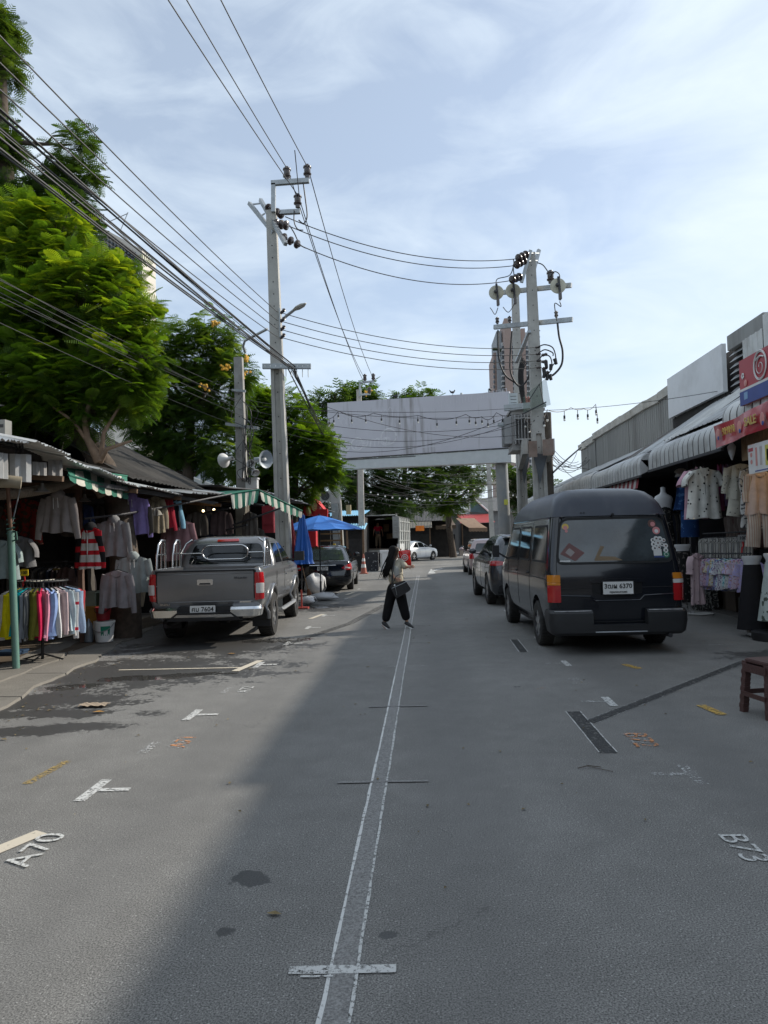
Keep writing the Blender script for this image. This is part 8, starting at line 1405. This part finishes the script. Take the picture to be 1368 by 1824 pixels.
# vendors' small things along far kerb
for i, (px, c_, lab) in enumerate([(790, (.05, .18, .35), 'small blue crate by the far bright tree trunk'), (797, (.45, .38, .05), 'small yellow crate by the far tree trunk'), (801, (.5, .03, .04), 'small red pennant post right of the yellow crate'), (822, (.5, .42, .36), 'pale bundle right of the far tree trunk'), (760, (.2, .18, .16), 'grey sacks behind the nose of the white saloon')]): p = PG(px, 990); mb = MB(); mb.bx((p.x-.16, p.y, 0), (p.x+.16, p.y+.3, .55)); mb.bx((p.x-.19, p.y-.02, .5), (p.x+.19, p.y+.32, .62)); solo(mb, 'kerb_goods', mat('kg_%d' % i, c_, .7), lab, 'goods')
# second row of shops continues behind trees on the left far side
ws = thing('white_shed', 'white plaster gable with a pale blue tin strip behind the black tiled roof', 'building', (PY(340, 960, 29).x, 29, 0)); P = [PY(290, 832, 29), PY(425, 878, 29), PY(425, 960, 29), PY(290, 960, 29)]; mb = MB(); mb.prism([(p.x, p.z) for p in P], lambda a, b, d: (a, 29+d, b), .3); mb.build('gable_wall', mat('white_plaster', (.62, .62, .60), .8, 0, .08), ws, world=True); mb = MB(); a, b = PY(285, 833, 30), PY(385, 900, 30); corr(mb, (a.x, 30, b.z), (b.x-a.x, 0, 0), (0, 0, a.z-b.z), .15, .02); mb.build('blue_tin_strip', mat('pale_blue_tin', (.38, .44, .50), .5, .2), ws, world=True)
# ---- towers
tw = thing('apartment_tower', 'tall pinkish brown and white apartment tower far behind the right poles', 'apartment tower', (PY(925, 960, 190).x, 190, 0)); M_tb = mat('tower_brick', (.34, .255, .225), .9, 0, .05, .1); M_tw = mat('tower_white', (.50, .51, .52), .9, 0, .05, .1); M_tg = mat('tower_window', (.08, .095, .11), .3, .1)
def TB(a, b, yt, m, name, dy=0, dep=14): p, q_ = PY(a, yt, 190+dy), PY(b, yt, 190+dy); mb = MB(); mb.bx((p.x, 190+dy, 0), (q_.x, 190+dy+dep, p.z)); return mb.build(name, m, tw, world=True)
TB(884, 893, 590, mat('tower_grey', (.30, .32, .34), .9), 'wing_wall', 2); TB(893, 898, 610, M_tw, 'wing_wall', 1); TB(898, 910, 567, M_tb, 'brick_shaft', -3); TB(910, 928, 592, M_tw, 'wing_wall', 1); TB(928, 935, 585, M_tb, 'brick_shaft', -1); TB(935, 948, 592, M_tw, 'wing_wall', 2); TB(879, 886, 628, M_tb, 'low_wing', 4)
win0 = None
for (a, b) in ((894, 898), (911, 915), (917, 921), (936, 940), (942, 946), (881, 884)):
    for k in range(26):
        y = 617+k*9.2; p, q_ = PY(a, y, 190), PY(b, y+5.2, 190)
        if a == 881 and k < 2: continue
        mb = MB(); mb.bx((p.x, 190-.4 if a != 881 else 193.6, q_.z), (q_.x, 190.9 if a != 881 else 193.99, p.z)) if p.z > 6 else None
        if not mb.v: continue
        mb.build('window', M_tg, tw, world=True)
        mb = MB(); mb.bx((p.x-.1, 189.3, q_.z-.5), (q_.x+.1, 190.9, q_.z-.1)); mb.build('balcony', M_tw, tw, world=True) if a != 881 else None
for (a, b, yt) in ((893, 896, 624), (880, 884, 622)): p = PY(a, yt, 191); mb = MB(); [mb.ball((p.x+.5*i, 191, p.z), .5, 6) for i in range(3)]; mb.build('roof_plant', LM_B, tw, world=True)
t2 = thing('apartment_tower', 'cream white high rise with small square windows behind the left tree tops', 'apartment tower', (PY(208, 960, 150).x, 150, 0)); p, q_ = PY(176, 402, 150), PY(246, 402, 150); mb = MB(); mb.hexa([(p.x, 150, 0), (q_.x, 152, 0), (q_.x, 160, 0), (p.x, 160, 0), (p.x, 150, p.z), (q_.x, 152, PY(246, 445, 152).z), (q_.x, 160, PY(246, 445, 152).z), (p.x, 160, p.z)]); mb.build('tower_wall', mat('tower_cream', (.60, .56, .50), .9, 0, .05, .1), t2, world=True)
for r_ in range(22):
    for c_ in range(11): a = 180+c_*6; y = 410+r_*8+(a-176)*.62; p = PY(a, y, 149.9); mb = MB(); mb.bx((p.x, 149.6, p.z-.42), (p.x+.42, 152.2, p.z)); mb.build('window', M_tg, t2, world=True)
cr_ = thing('crane_frame', 'thin steel lattice frame standing on the roof of the cream high rise', 'crane', PY(176, 460, 148)); mb = MB()
for (a, b, c_, d_) in ((172, 372, 174, 480), (176, 372, 178, 480), (172, 372, 194, 374), (194, 395, 228, 380), (228, 378, 214, 412), (190, 390, 240, 440)): mb.tube([PY(a, b, 148), PY(c_, d_, 148)], .10, 4)
for k in range(9): mb.tube([PY(172, 380+11*k, 148), PY(178, 386+11*k, 148)], .08, 4)
mb.build('lattice', M_galv, cr_, world=True)

# ================================================================== TRUCK
tk = thing('cargo_truck', 'open backed cargo truck with grey slatted sides standing at the far left kerb', 'truck', (PY(676, 990, 43.2).x, 43.2, 0), R(-6)); M_tk = mat('truck_grey', (.30, .31, .30), .7, .1, .15, 2, dirt=(.14, .13, .11), dstr=.6); M_tkd = mat('truck_dark', (.03, .03, .032), .8); hw = 1.17
for (a, b, nm, m) in (((-hw, 0, .98), (hw, 5.4, 1.08), 'bed_floor', mat('truck_floor', (.12, .10, .08), .8)), ((-hw, 5.3, 1.08), (hw, 5.4, 3.0), 'front_board', M_tkd), ((-hw-.04, .0, 1.0), (-hw+.02, 5.4, 3.0), 'side_wall', M_tkd), ((hw-.02, .0, 1.0), (hw+.03, 5.4, 3.0), 'side_wall', M_tk), ((-hw, -.03, .80), (hw, .0, 1.0), 'rear_sill', M_tk)): mb = MB(); mb.bx(a, b); mb.build(nm, m, tk)
mb = MB(); mb.grid(lambda u, v: tuple(((-hw-.06)+(2*hw+.12)*u, -.1+5.6*v, 2.98+.16*math.sin(PI*u)**.5+.02*math.sin(v*20))), 16, 10); mb.build('canvas_roof', M_tarp, tk, 60); mb = MB(); mb.tube([(-hw-.05, -.08, 1.0), (-hw-.05, -.08, 2.95), (-hw+.15, -.08, 3.1), (hw-.15, -.08, 3.1), (hw+.05, -.08, 2.95), (hw+.05, -.08, 1.0)], .04, 8); mb.build('rear_frame', M_tk, tk, 60)
rd = thing('x', None, None); bpy.data.objects.remove(rd)
mb = MB(); mb.bx((hw-.30, -.16, 1.7), (hw+.10, -.10, 3.02)); mb.build('open_rear_door', M_tk, tk); mb = MB(); [mb.bx((hw-.24, -.175, 1.78+.3*k), (hw+.02, -.16, 1.81+.3*k)) for k in range(4)]; mb.bx((hw-.25, -.175, 1.75), (hw-.22, -.16, 2.75)); mb.bx((hw-.0, -.175, 1.75), (hw+.03, -.16, 2.75)); mb.build('door_ladder_frame', M_galv, tk)
for k in range(6): mb = MB(); mb.bx((hw+.03, .2+.9*k, .9), (hw+.09, .28+.9*k, 3.0)); mb.build('side_rib', M_tk, tk)
for z in (1.5, 2.1, 2.7): mb = MB(); mb.bx((hw+.03, .0, z), (hw+.07, 5.4, z+.08)); mb.build('side_rail', M_tk, tk)
mb = MB(); mb.bx((hw-.05, -.12, .55), (hw+.05, 2.5, 1.35)); mb.build('white_lower_panel', MATS['white_paint'], tk)
for y in (1.2, 6.2):
    for sg in (-1, 1): wheel(tk, sg*(hw-.18), y, .42, .3, sg, 5)
mb = MB(); mb.bx((-1.0, 5.6, .6), (1.0, 7.2, 2.4)); mb.build('cab', MATS['white_car_paint'], tk); mb = MB(); mb.bx((-.4, .1, .5), (.4, 6, .85)); mb.build('chassis', M_iron, tk)
mb = MB(); p = PY(748, 941, 50); mb.box(p, (.6, .1, .36)); solo(mb, 'orange_sign', mat('orange_sign', (.7, .16, .01), .6, dirt=(.6, .4, .05), dscale=3), 'small orange sign above the roof of the white saloon', 'sign')
for (a, b, c_, d_, nm, col, lab, Y) in ((660, 980, 652, 1018, 'wrapped_bundle', (.05, .05, .055), 0, 0),): pass
p = PG(663, 1017); wbn = thing('wrapped_bundle', 'dark spotted plastic wrapped bundle on the road behind the truck', 'bundle', (p.x, p.y, 0)); mb = MB(); mb.prism(rounded(rect2(-.34, 0, .34, 1.0), .06), lambda a, b, d: (a, d-.3, b), .6); mb.build('bundle_body', CL('spotted_wrap', (.05, .05, .055), ('spot', (.35, .35, .36), 8, .22)), wbn, 40, recalc=True)
p = PG(692, 1017); cb = thing('cool_box', 'white cool box with dark latches standing right of the spotted bundle', 'cool box', (p.x, p.y, 0)); mb = MB(); mb.bx((-.38, -.3, .02), (.38, .3, .95)); mb.build('box_body', M_panel, cb); mb = MB(); mb.bx((-.41, -.33, .955), (.41, .33, 1.08)); mb.build('box_lid', M_panel, cb); mb = MB(); mb.ball((0, -.3, .6), .10, 12, sy=.3); mb.build('latch', M_iron, cb); mb = MB(); mb.bx((-.33, -.32, .12), (-.30, -.30, .9)); mb.bx((.30, -.32, .12), (.33, -.30, .9)); mb.build('side_ridge', MATS['lamp_head_grey'], cb)
p = PG(647, 1020); cn = thing('traffic_cone', 'orange and white traffic cone standing at the left rear of the truck', 'traffic cone', (PG(648, 1022).x, PG(648, 1022).y, 0)); mb = MB(); mb.bx((-.2, -.2, 0), (.2, .2, .04)); mb.build('cone_base', mat('cone_orange', (.42, .13, .09), .6, dirt=(.3, .15, .1), dstr=.4), cn); mb = MB(); mb.lathe([(.15, .04), (.03, .95), (0, .96)], n=20); mb.build('cone_body', MATS['cone_orange'], cn, 50); mb = MB(); mb.lathe([(.122, .30), (.10, .46)], n=20); mb.lathe([(.083, .60), (.063, .74)], n=20); mb.build('cone_band', M_white, cn, 50)

# ================================================================== PEOPLE
def skin_mesh(name, pts, edges, rad, m, parent, sub=2, root=0):
    me = bpy.data.meshes.new(name); me.from_pydata([tuple(p) for p in pts], edges, []); o = bpy.data.objects.new(name, me); COL.objects.link(o)
    s = o.modifiers.new('s', 'SKIN'); sv_ = me.skin_vertices[0].data
    for i, r_ in enumerate(rad): sv_[i].radius = (r_, r_) if not isinstance(r_, tuple) else r_; sv_[i].use_root = (i == root)
    s.use_smooth_shade = True; u = o.modifiers.new('u', 'SUBSURF'); u.levels = sub; u.render_levels = sub
    dg = bpy.context.evaluated_depsgraph_get(); me2 = bpy.data.meshes.new_from_object(o.evaluated_get(dg)); o.modifiers.clear(); o.data = me2; me2.materials.clear(); me2.materials.append(m); me2.shade_smooth(); o.parent = parent; return o
M_skin = mat('skin', (.42, .24, .16), .55, 0, .06); M_hair = mat('black_hair', (.006, .005, .005), .6, 0, .3, 30, .3, 60, spec=.15)
def hand_chain(w_, d, side, s=1.):
    """wrist, direction, sideways -> verts, edges offsets for palm, five curled fingers"""
    d = Vector(d).normalized(); side = Vector(side).normalized(); nrm = d.cross(side); V = [w_+d*.05*s]; E = []; Rr = [.020*s]
    for k, (o_, ln) in enumerate(((-.026, .062), (-.009, .072), (.009, .068), (.025, .052))):
        i = len(V); V += [w_+d*.085*s+side*o_*s, w_+d*(.085+ln*.55)*s+side*o_*1.05*s-nrm*.010*s, w_+d*(.085+ln*.9)*s+side*o_*s-nrm*.030*s]; E += [(0, i), (i, i+1), (i+1, i+2)]; Rr += [.010*s, .0085*s, .007*s]
    i = len(V); V += [w_+d*.045*s-side*.036*s, w_+d*.08*s-side*.05*s-nrm*.015*s]; E += [(0, i), (i, i+1)]; Rr += [.010*s, .008*s]
    return V, E, Rr
Yw = 12.9
def W_(px, py, dy=0): return PY(px, py, Yw+dy)
wm = thing('person', 'woman with long black hair walking across the road with a black shoulder bag', 'person', (PY(707, 1120, Yw).x, Yw, 0)); wl = wm.location
q = lambda a, b, dy=0: W_(a, b, dy)-wl
pel, ab, ch, nk, hd, hd2 = q(705, 1044), q(705, 1028), q(706, 1006), q(705, 994), q(704, 982, -.0), q(703, 973)
pts = [pel, ab, ch, nk, q(705, 989), hd, hd2]; ed = [(0, 1), (1, 2), (2, 3), (3, 4), (4, 5), (5, 6)]; rad = [.10, .085, .10, .045, .045, .08, .075]
for (h, k_, a_, f1, f2) in ((q(699, 1048, .03), q(694, 1076, .02), q(685, 1108, .0), q(682, 1114, -.0), q(690, 1121, -.06)), (q(711, 1048, -.03), q(718, 1079, -.03), q(725, 1107, -.02), q(725, 1112, -.02), q(733, 1114, -.04))):
    i = len(pts); pts += [h, k_, a_, f1, f2]; ed += [(0, i), (i, i+1), (i+1, i+2), (i+2, i+3), (i+3, i+4)]; rad += [.085, .055, .030, .022, .016]
arms = [(q(697, 1000, -.08), q(696, 1019, -.15), q(703, 1030, -.20)), (q(715, 999, .02), q(721, 1010, -.06), q(726, 1010, -.14))]
for j, (s_, e_, w_) in enumerate(arms):
    i = len(pts); pts += [s_, e_, w_]; ed += [(2, i), (i, i+1), (i+1, i+2)]; rad += [.045, .034, .024]; V, E2, R2 = hand_chain(w_, (1, -.1, .1) if j else (1, -.2, -.3), (0, .3, 1), .85); b = len(pts); pts += V; ed += [(i+2, b)]+[(a+b, c+b) for a, c in E2]; rad += R2
skin_mesh('body', pts, ed, rad, M_skin, wm)
hc = q(705, 978); mb = MB(); mb.ball(hc+Vector((.088, .02, -.01)), .015, 8, sz=1.3); mb.build('nose', M_skin, wm, 60); mb = MB(); mb.ball(hc+Vector((.030, -.072, -.01)), .02, 8, sy=.5, sz=1.4); mb.build('ear', M_skin, wm, 60)
M_tr = CL('black_trousers', (.012, .012, .013)); M_bl = CL('beige_blouse', (.46, .42, .33)); M_vs = CL('grey_vest', (.40, .40, .37))
pt2 = [q(705, 1034), q(705, 1048)]; e2 = [(0, 1)]; r2 = [.125, .15]
for (h, k_, a_) in ((q(698, 1056, .03), q(693, 1076, .02), q(686, 1109, .0)), (q(712, 1056, -.03), q(718, 1079, -.03), q(725, 1106, -.02))): i = len(pt2); pt2 += [h, k_, a_]; e2 += [(1, i), (i, i+1), (i+1, i+2)]; r2 += [.115, .095, .080]
skin_mesh('trousers', pt2, e2, r2, M_tr, wm)
skin_mesh('blouse', [q(705, 1043), q(705, 1026), q(706, 1006), q(705, 996)]+[q(697, 1001, -.08), q(695, 1016, -.14), q(700, 1026, -.18)]+[q(715, 1000, .02), q(720, 1009, -.05), q(724, 1010, -.11)], [(0, 1), (1, 2), (2, 3), (2, 4), (4, 5), (5, 6), (2, 7), (7, 8), (8, 9)], [.15, .15, .135, .06, .065, .06, .038, .075, .075, .040], M_bl, wm)
skin_mesh('vest_back', [q(703, 1038, -.06), q(703, 1018, -.07), q(704, 1003, -.06)], [(0, 1), (1, 2)], [.115, .11, .095], M_vs, wm)
for k, (a_, b_) in enumerate(((q(684, 1112, .0), q(691, 1121, -.05)), (q(724, 1110, -.02), q(733, 1114, -.05)))):
    a_ = Vector(a_); b_ = Vector(b_); a_.z = max(a_.z, .05 if k else .10); b_.z = .035; mb = MB(); mb.tube([a_-(b_-a_)*.25, a_, a_.lerp(b_, .6), b_+(b_-a_)*.35], [.035, .048, .042, .02], 10, flat=.85); mb.build('shoe', M_blackp, wm, 60); mb = MB(); o9 = Vector((0, 0, -.034)); mb.tube([a_-(b_-a_)*.3+o9, b_+(b_-a_)*.4+o9], [.040, .034], 8, flat=.5); mb.build('shoe_sole', M_white, wm, 60)
hp = [q(703, 972, -.02), q(701, 982, -.05), q(697, 993, -.10), q(693, 1004, -.14), q(690, 1014, -.15), q(687, 1024, -.15)]
skin_mesh('hair', hp, [(i, i+1) for i in range(5)], [.100, .098, .075, .072, .060, .035], M_hair, wm)
g = random.Random(5); mb = MB()
for k in range(70):
    ox, oy = g.gauss(0, 2.6), g.gauss(0, 1.5); P = [q(700+ox*.6, 982+oy, -.09), q(695+ox*.9, 998+oy, -.17), q(691+ox+1.2*math.sin(k), 1009+oy, -.20), q(688+ox*1.1+1.5*math.sin(k*1.7), 1019+oy, -.19), q(685+ox*1.2+2*math.sin(k*2.3), 1029+oy+g.uniform(-6, 3), -.18)]; mb.tube(P, [.010, .011, .010, .008, .002], 5)
o_ = mb.build('hair_strands', M_hair, wm, 60); o_['kind'] = 'stuff'
# shoulder bag
hb = thing('shoulder_bag', 'black leather shoulder bag hanging at the hip of the walking woman', 'bag', W_(715, 1064, -.24)); hl_ = hb.location; q2 = lambda a, b, dy=-.24: W_(a, b, dy)-hl_; M_lt = mat('black_leather', (.018, .018, .02), .35, 0, .2, 10, .3)
mb = MB(); mb.prism(rounded([(p.x, p.z) for p in (q2(694, 1043), q2(722, 1033), q2(733, 1050), q2(706, 1066))], .05), lambda a, b, d: (a, d-.06, b), .12); mb.build('bag_body', M_lt, hb, 40, recalc=True); mb = MB(); mb.tube([q2(698, 1048, -.31), q2(716, 1040, -.31), q2(728, 1034, -.31)], .005, 5); mb.tube([q2(704, 1045, -.31), q2(707, 1060, -.31)], .004, 5); mb.build('bag_piping', M_galv, hb); mb = MB(); mb.tube([q2(700, 1038), q2(706, 1026), q2(716, 1022), q2(720, 1030)], .008, 6); mb.build('bag_handle', M_lt, hb, 60); mb = MB(); mb.tube([q2(698, 1044), q2(699, 1020, -.24), q2(703, 1000, -.20), q2(708, 994, -.08)], .013, 6, flat=.5); mb.build('bag_strap', M_lt, hb, 60)
mb = MB(); mb.ball(q2(703, 1043, -.31), .018, 10, sy=.3); mb.build('bag_button', M_chrome, hb, 50)
rg = thing('red_bag', 'bright red plastic packet with a white round logo held by the walking woman', 'bag', W_(722, 1005, .0)); rl = rg.location
def RBp(u, v): a = q0.lerp(q1, u); b = q3.lerp(q4, u); p = b.lerp(a, v); return p
q0, q1, q3, q4 = [W_(a, b, .02)-rl for a, b in ((709, 981), (730, 979), (713, 1004), (733, 1008))]
mb = MB(); [mb.grid(lambda u, v, s_=s_: tuple(RBp(u, v)+Vector((0, s_*(.045*math.sin(PI*u)**.5*math.sin(PI*v)**.5+.006*math.sin(u*20+v*9)), 0))), 14, 14, flip=s_ > 0) for s_ in (-1, 1)]; mb.build('bag_body', mat('red_plastic', (.60, .02, .015), .25, 0, .06, coat=.5), rg, 60)
mb = MB(); c = RBp(.5, .5)-Vector((0, .052, 0)); [mb.lathe([(r_, 0), (r_+.008, -.003), (r_+.010, 0)], c, (0, -1, 0), 22) for r_ in (.050, .022)]; mb.build('round_logo', MATS['white_paint'], rg, 50); mb = MB(); [mb.beam(c+Vector((-.018, -.002, -.02+.013*k)), c+Vector((.018, -.002, -.012+.013*k)), .004, .004) for k in range(4)]; mb.build('logo_print', MATS['white_paint'], rg)
# man in the truck
mn = thing('person', 'person in a red shirt and khaki trousers standing inside the open truck, back turned', 'person', (PY(674, 980, 45).x, 45.0, 1.08)); ml = mn.location; qm = lambda a, b, dy=0: PY(a, b, 45+dy)-ml
def Zm(x, z, y=0): return Vector((x, y, z))
pts = [Zm(0, .86), Zm(0, 1.05), Zm(-.02, 1.28, .04), Zm(-.02, 1.44, .08), Zm(-.02, 1.52, .12), Zm(-.02, 1.64, .14)]; ed = [(i, i+1) for i in range(5)]; rad = [.14, .13, .15, .06, .085, .08]
for sg in (-1, 1):
    i = len(pts); pts += [Zm(sg*.09, .82), Zm(sg*.10, .45), Zm(sg*.11, .08), Zm(sg*.12, .04, .12)]; ed += [(0, i), (i, i+1), (i+1, i+2), (i+2, i+3)]; rad += [.09, .06, .045, .035]
    i = len(pts); w_ = Zm(sg*.30, .88, .02 if sg < 0 else .2); pts += [Zm(sg*.19, 1.36, .05), Zm(sg*.26, 1.12, .02), w_]; ed += [(2, i), (i, i+1), (i+1, i+2)]; rad += [.055, .042, .03]; V, E2, R2 = hand_chain(w_, (0, 0, -1), (0, 1, 0)); b = len(pts); pts += V; ed += [(i+2, b)]+[(a+b, c_+b) for a, c_ in E2]; rad += R2
skin_mesh('body', pts, ed, rad, M_skin, mn)
skin_mesh('red_shirt', [Zm(0, .92), Zm(0, 1.08), Zm(-.02, 1.30, .04), Zm(-.02, 1.40, .06), Zm(-.19, 1.36, .05), Zm(-.25, 1.2, .03), Zm(.19, 1.36, .05), Zm(.25, 1.2, .03)], [(0, 1), (1, 2), (2, 3), (2, 4), (4, 5), (2, 6), (6, 7)], [.155, .155, .175, .07, .075, .065, .075, .065], CL('red_shirt', (.50, .015, .05)), mn)
skin_mesh('trousers', [Zm(0, .92), Zm(0, .84), Zm(-.10, .78), Zm(-.11, .45), Zm(-.12, .08), Zm(.10, .78), Zm(.11, .45), Zm(.12, .08)], [(0, 1), (1, 2), (2, 3), (3, 4), (1, 5), (5, 6), (6, 7)], [.15, .155, .11, .085, .075, .11, .085, .075], CL('khaki', (.22, .17, .12)), mn)
skin_mesh('hair', [Zm(-.02, 1.60, .10), Zm(-.02, 1.68, .14)], [(0, 1)], [.095, .09], M_hair, mn); mb = MB(); mb.box(Zm(-.02, 1.0, -.16), (.28, .08, .2)); mb.build('waist_bag', M_blackp, mn)
for i, (a, b, w_, h_) in enumerate(((688, 940, .35, .5), (694, 955, .4, .35), (652, 965, .4, .5))): p = PY(a, b, 46.5); mb = MB(); mb.bx((p.x-w_/2, 46.4, p.z-h_/2), (p.x+w_/2, 46.8, p.z+h_/2)); solo(mb, 'cardboard_box', mat('cardboard', (.26, .17, .10), .85, 0, .2), ['brown cardboard box high on the right inside the truck', 'brown cardboard box lower right inside the truck', 'brown cardboard box at the left inside the truck'][i], 'box')

# ---- unseen buildings added behind the viewer to darken reflections
for i, (x0, x1, y0, y1, h_, lab) in enumerate([(-14, 14, -34, -28, 8.5, 'unseen grey shophouse block added behind the viewer to darken reflections'), (-13, -5.6, -26, 3.6, 4.2, 'dark market row on the left continuing unseen behind the viewer')]):
    t = thing('unseen_street_building', lab, 'building', ((x0+x1)/2, (y0+y1)/2, 0)); mb = MB(); mb.bx((x0, y0, 0), (x1, y1, h_)); mb.build('wall', mat('rear_wall_%d' % i, (.12, .115, .11), .9, 0, .2, .5), t, world=True)
    mb = MB(); mb.bx((x0-.3, y0-.3, h_), (x1+.3, y1+.3, h_+.15)); mb.build('roof', M_gtrap, t, world=True)
    if not i:
        for k in range(9): mb = MB(); mb.bx((x0+1+3*k, y1-.02, 4.5), (x0+2.6+3*k, y1+.03, 6.3)); mb.build('window', M_glass, t, world=True)

# scattered leaf litter and grit along the left kerb
g = random.Random(9); M_lit = mat('leaf_litter', (.20, .15, .07), .9, 0, .5, 20); mb = MB()
for _ in range(420):
    y = g.uniform(3, 22); x = (pedge(min(y, 16))+abs(g.gauss(0, .35)) if g.random() < .6 else g.uniform(-4, 3)); a = g.uniform(0, 6); r_ = g.uniform(.006, .022) if g.random() < .85 else .035; z = .008
    mb.add([(x+r_*math.cos(a), y+r_*math.sin(a), z), (x+r_*.5*math.cos(a+1.6), y+r_*.5*math.sin(a+1.6), z+.006), (x-r_*math.cos(a), y-r_*math.sin(a), z), (x+r_*.5*math.cos(a-1.6), y+r_*.5*math.sin(a-1.6), z+.004)], [(0, 1, 2, 3)])
o_ = mb.build('leaf_litter', M_lit); tag(o_, 'tiny dry leaves and grit scattered over the asphalt, thickest along the left kerb', 'litter', kind='stuff')
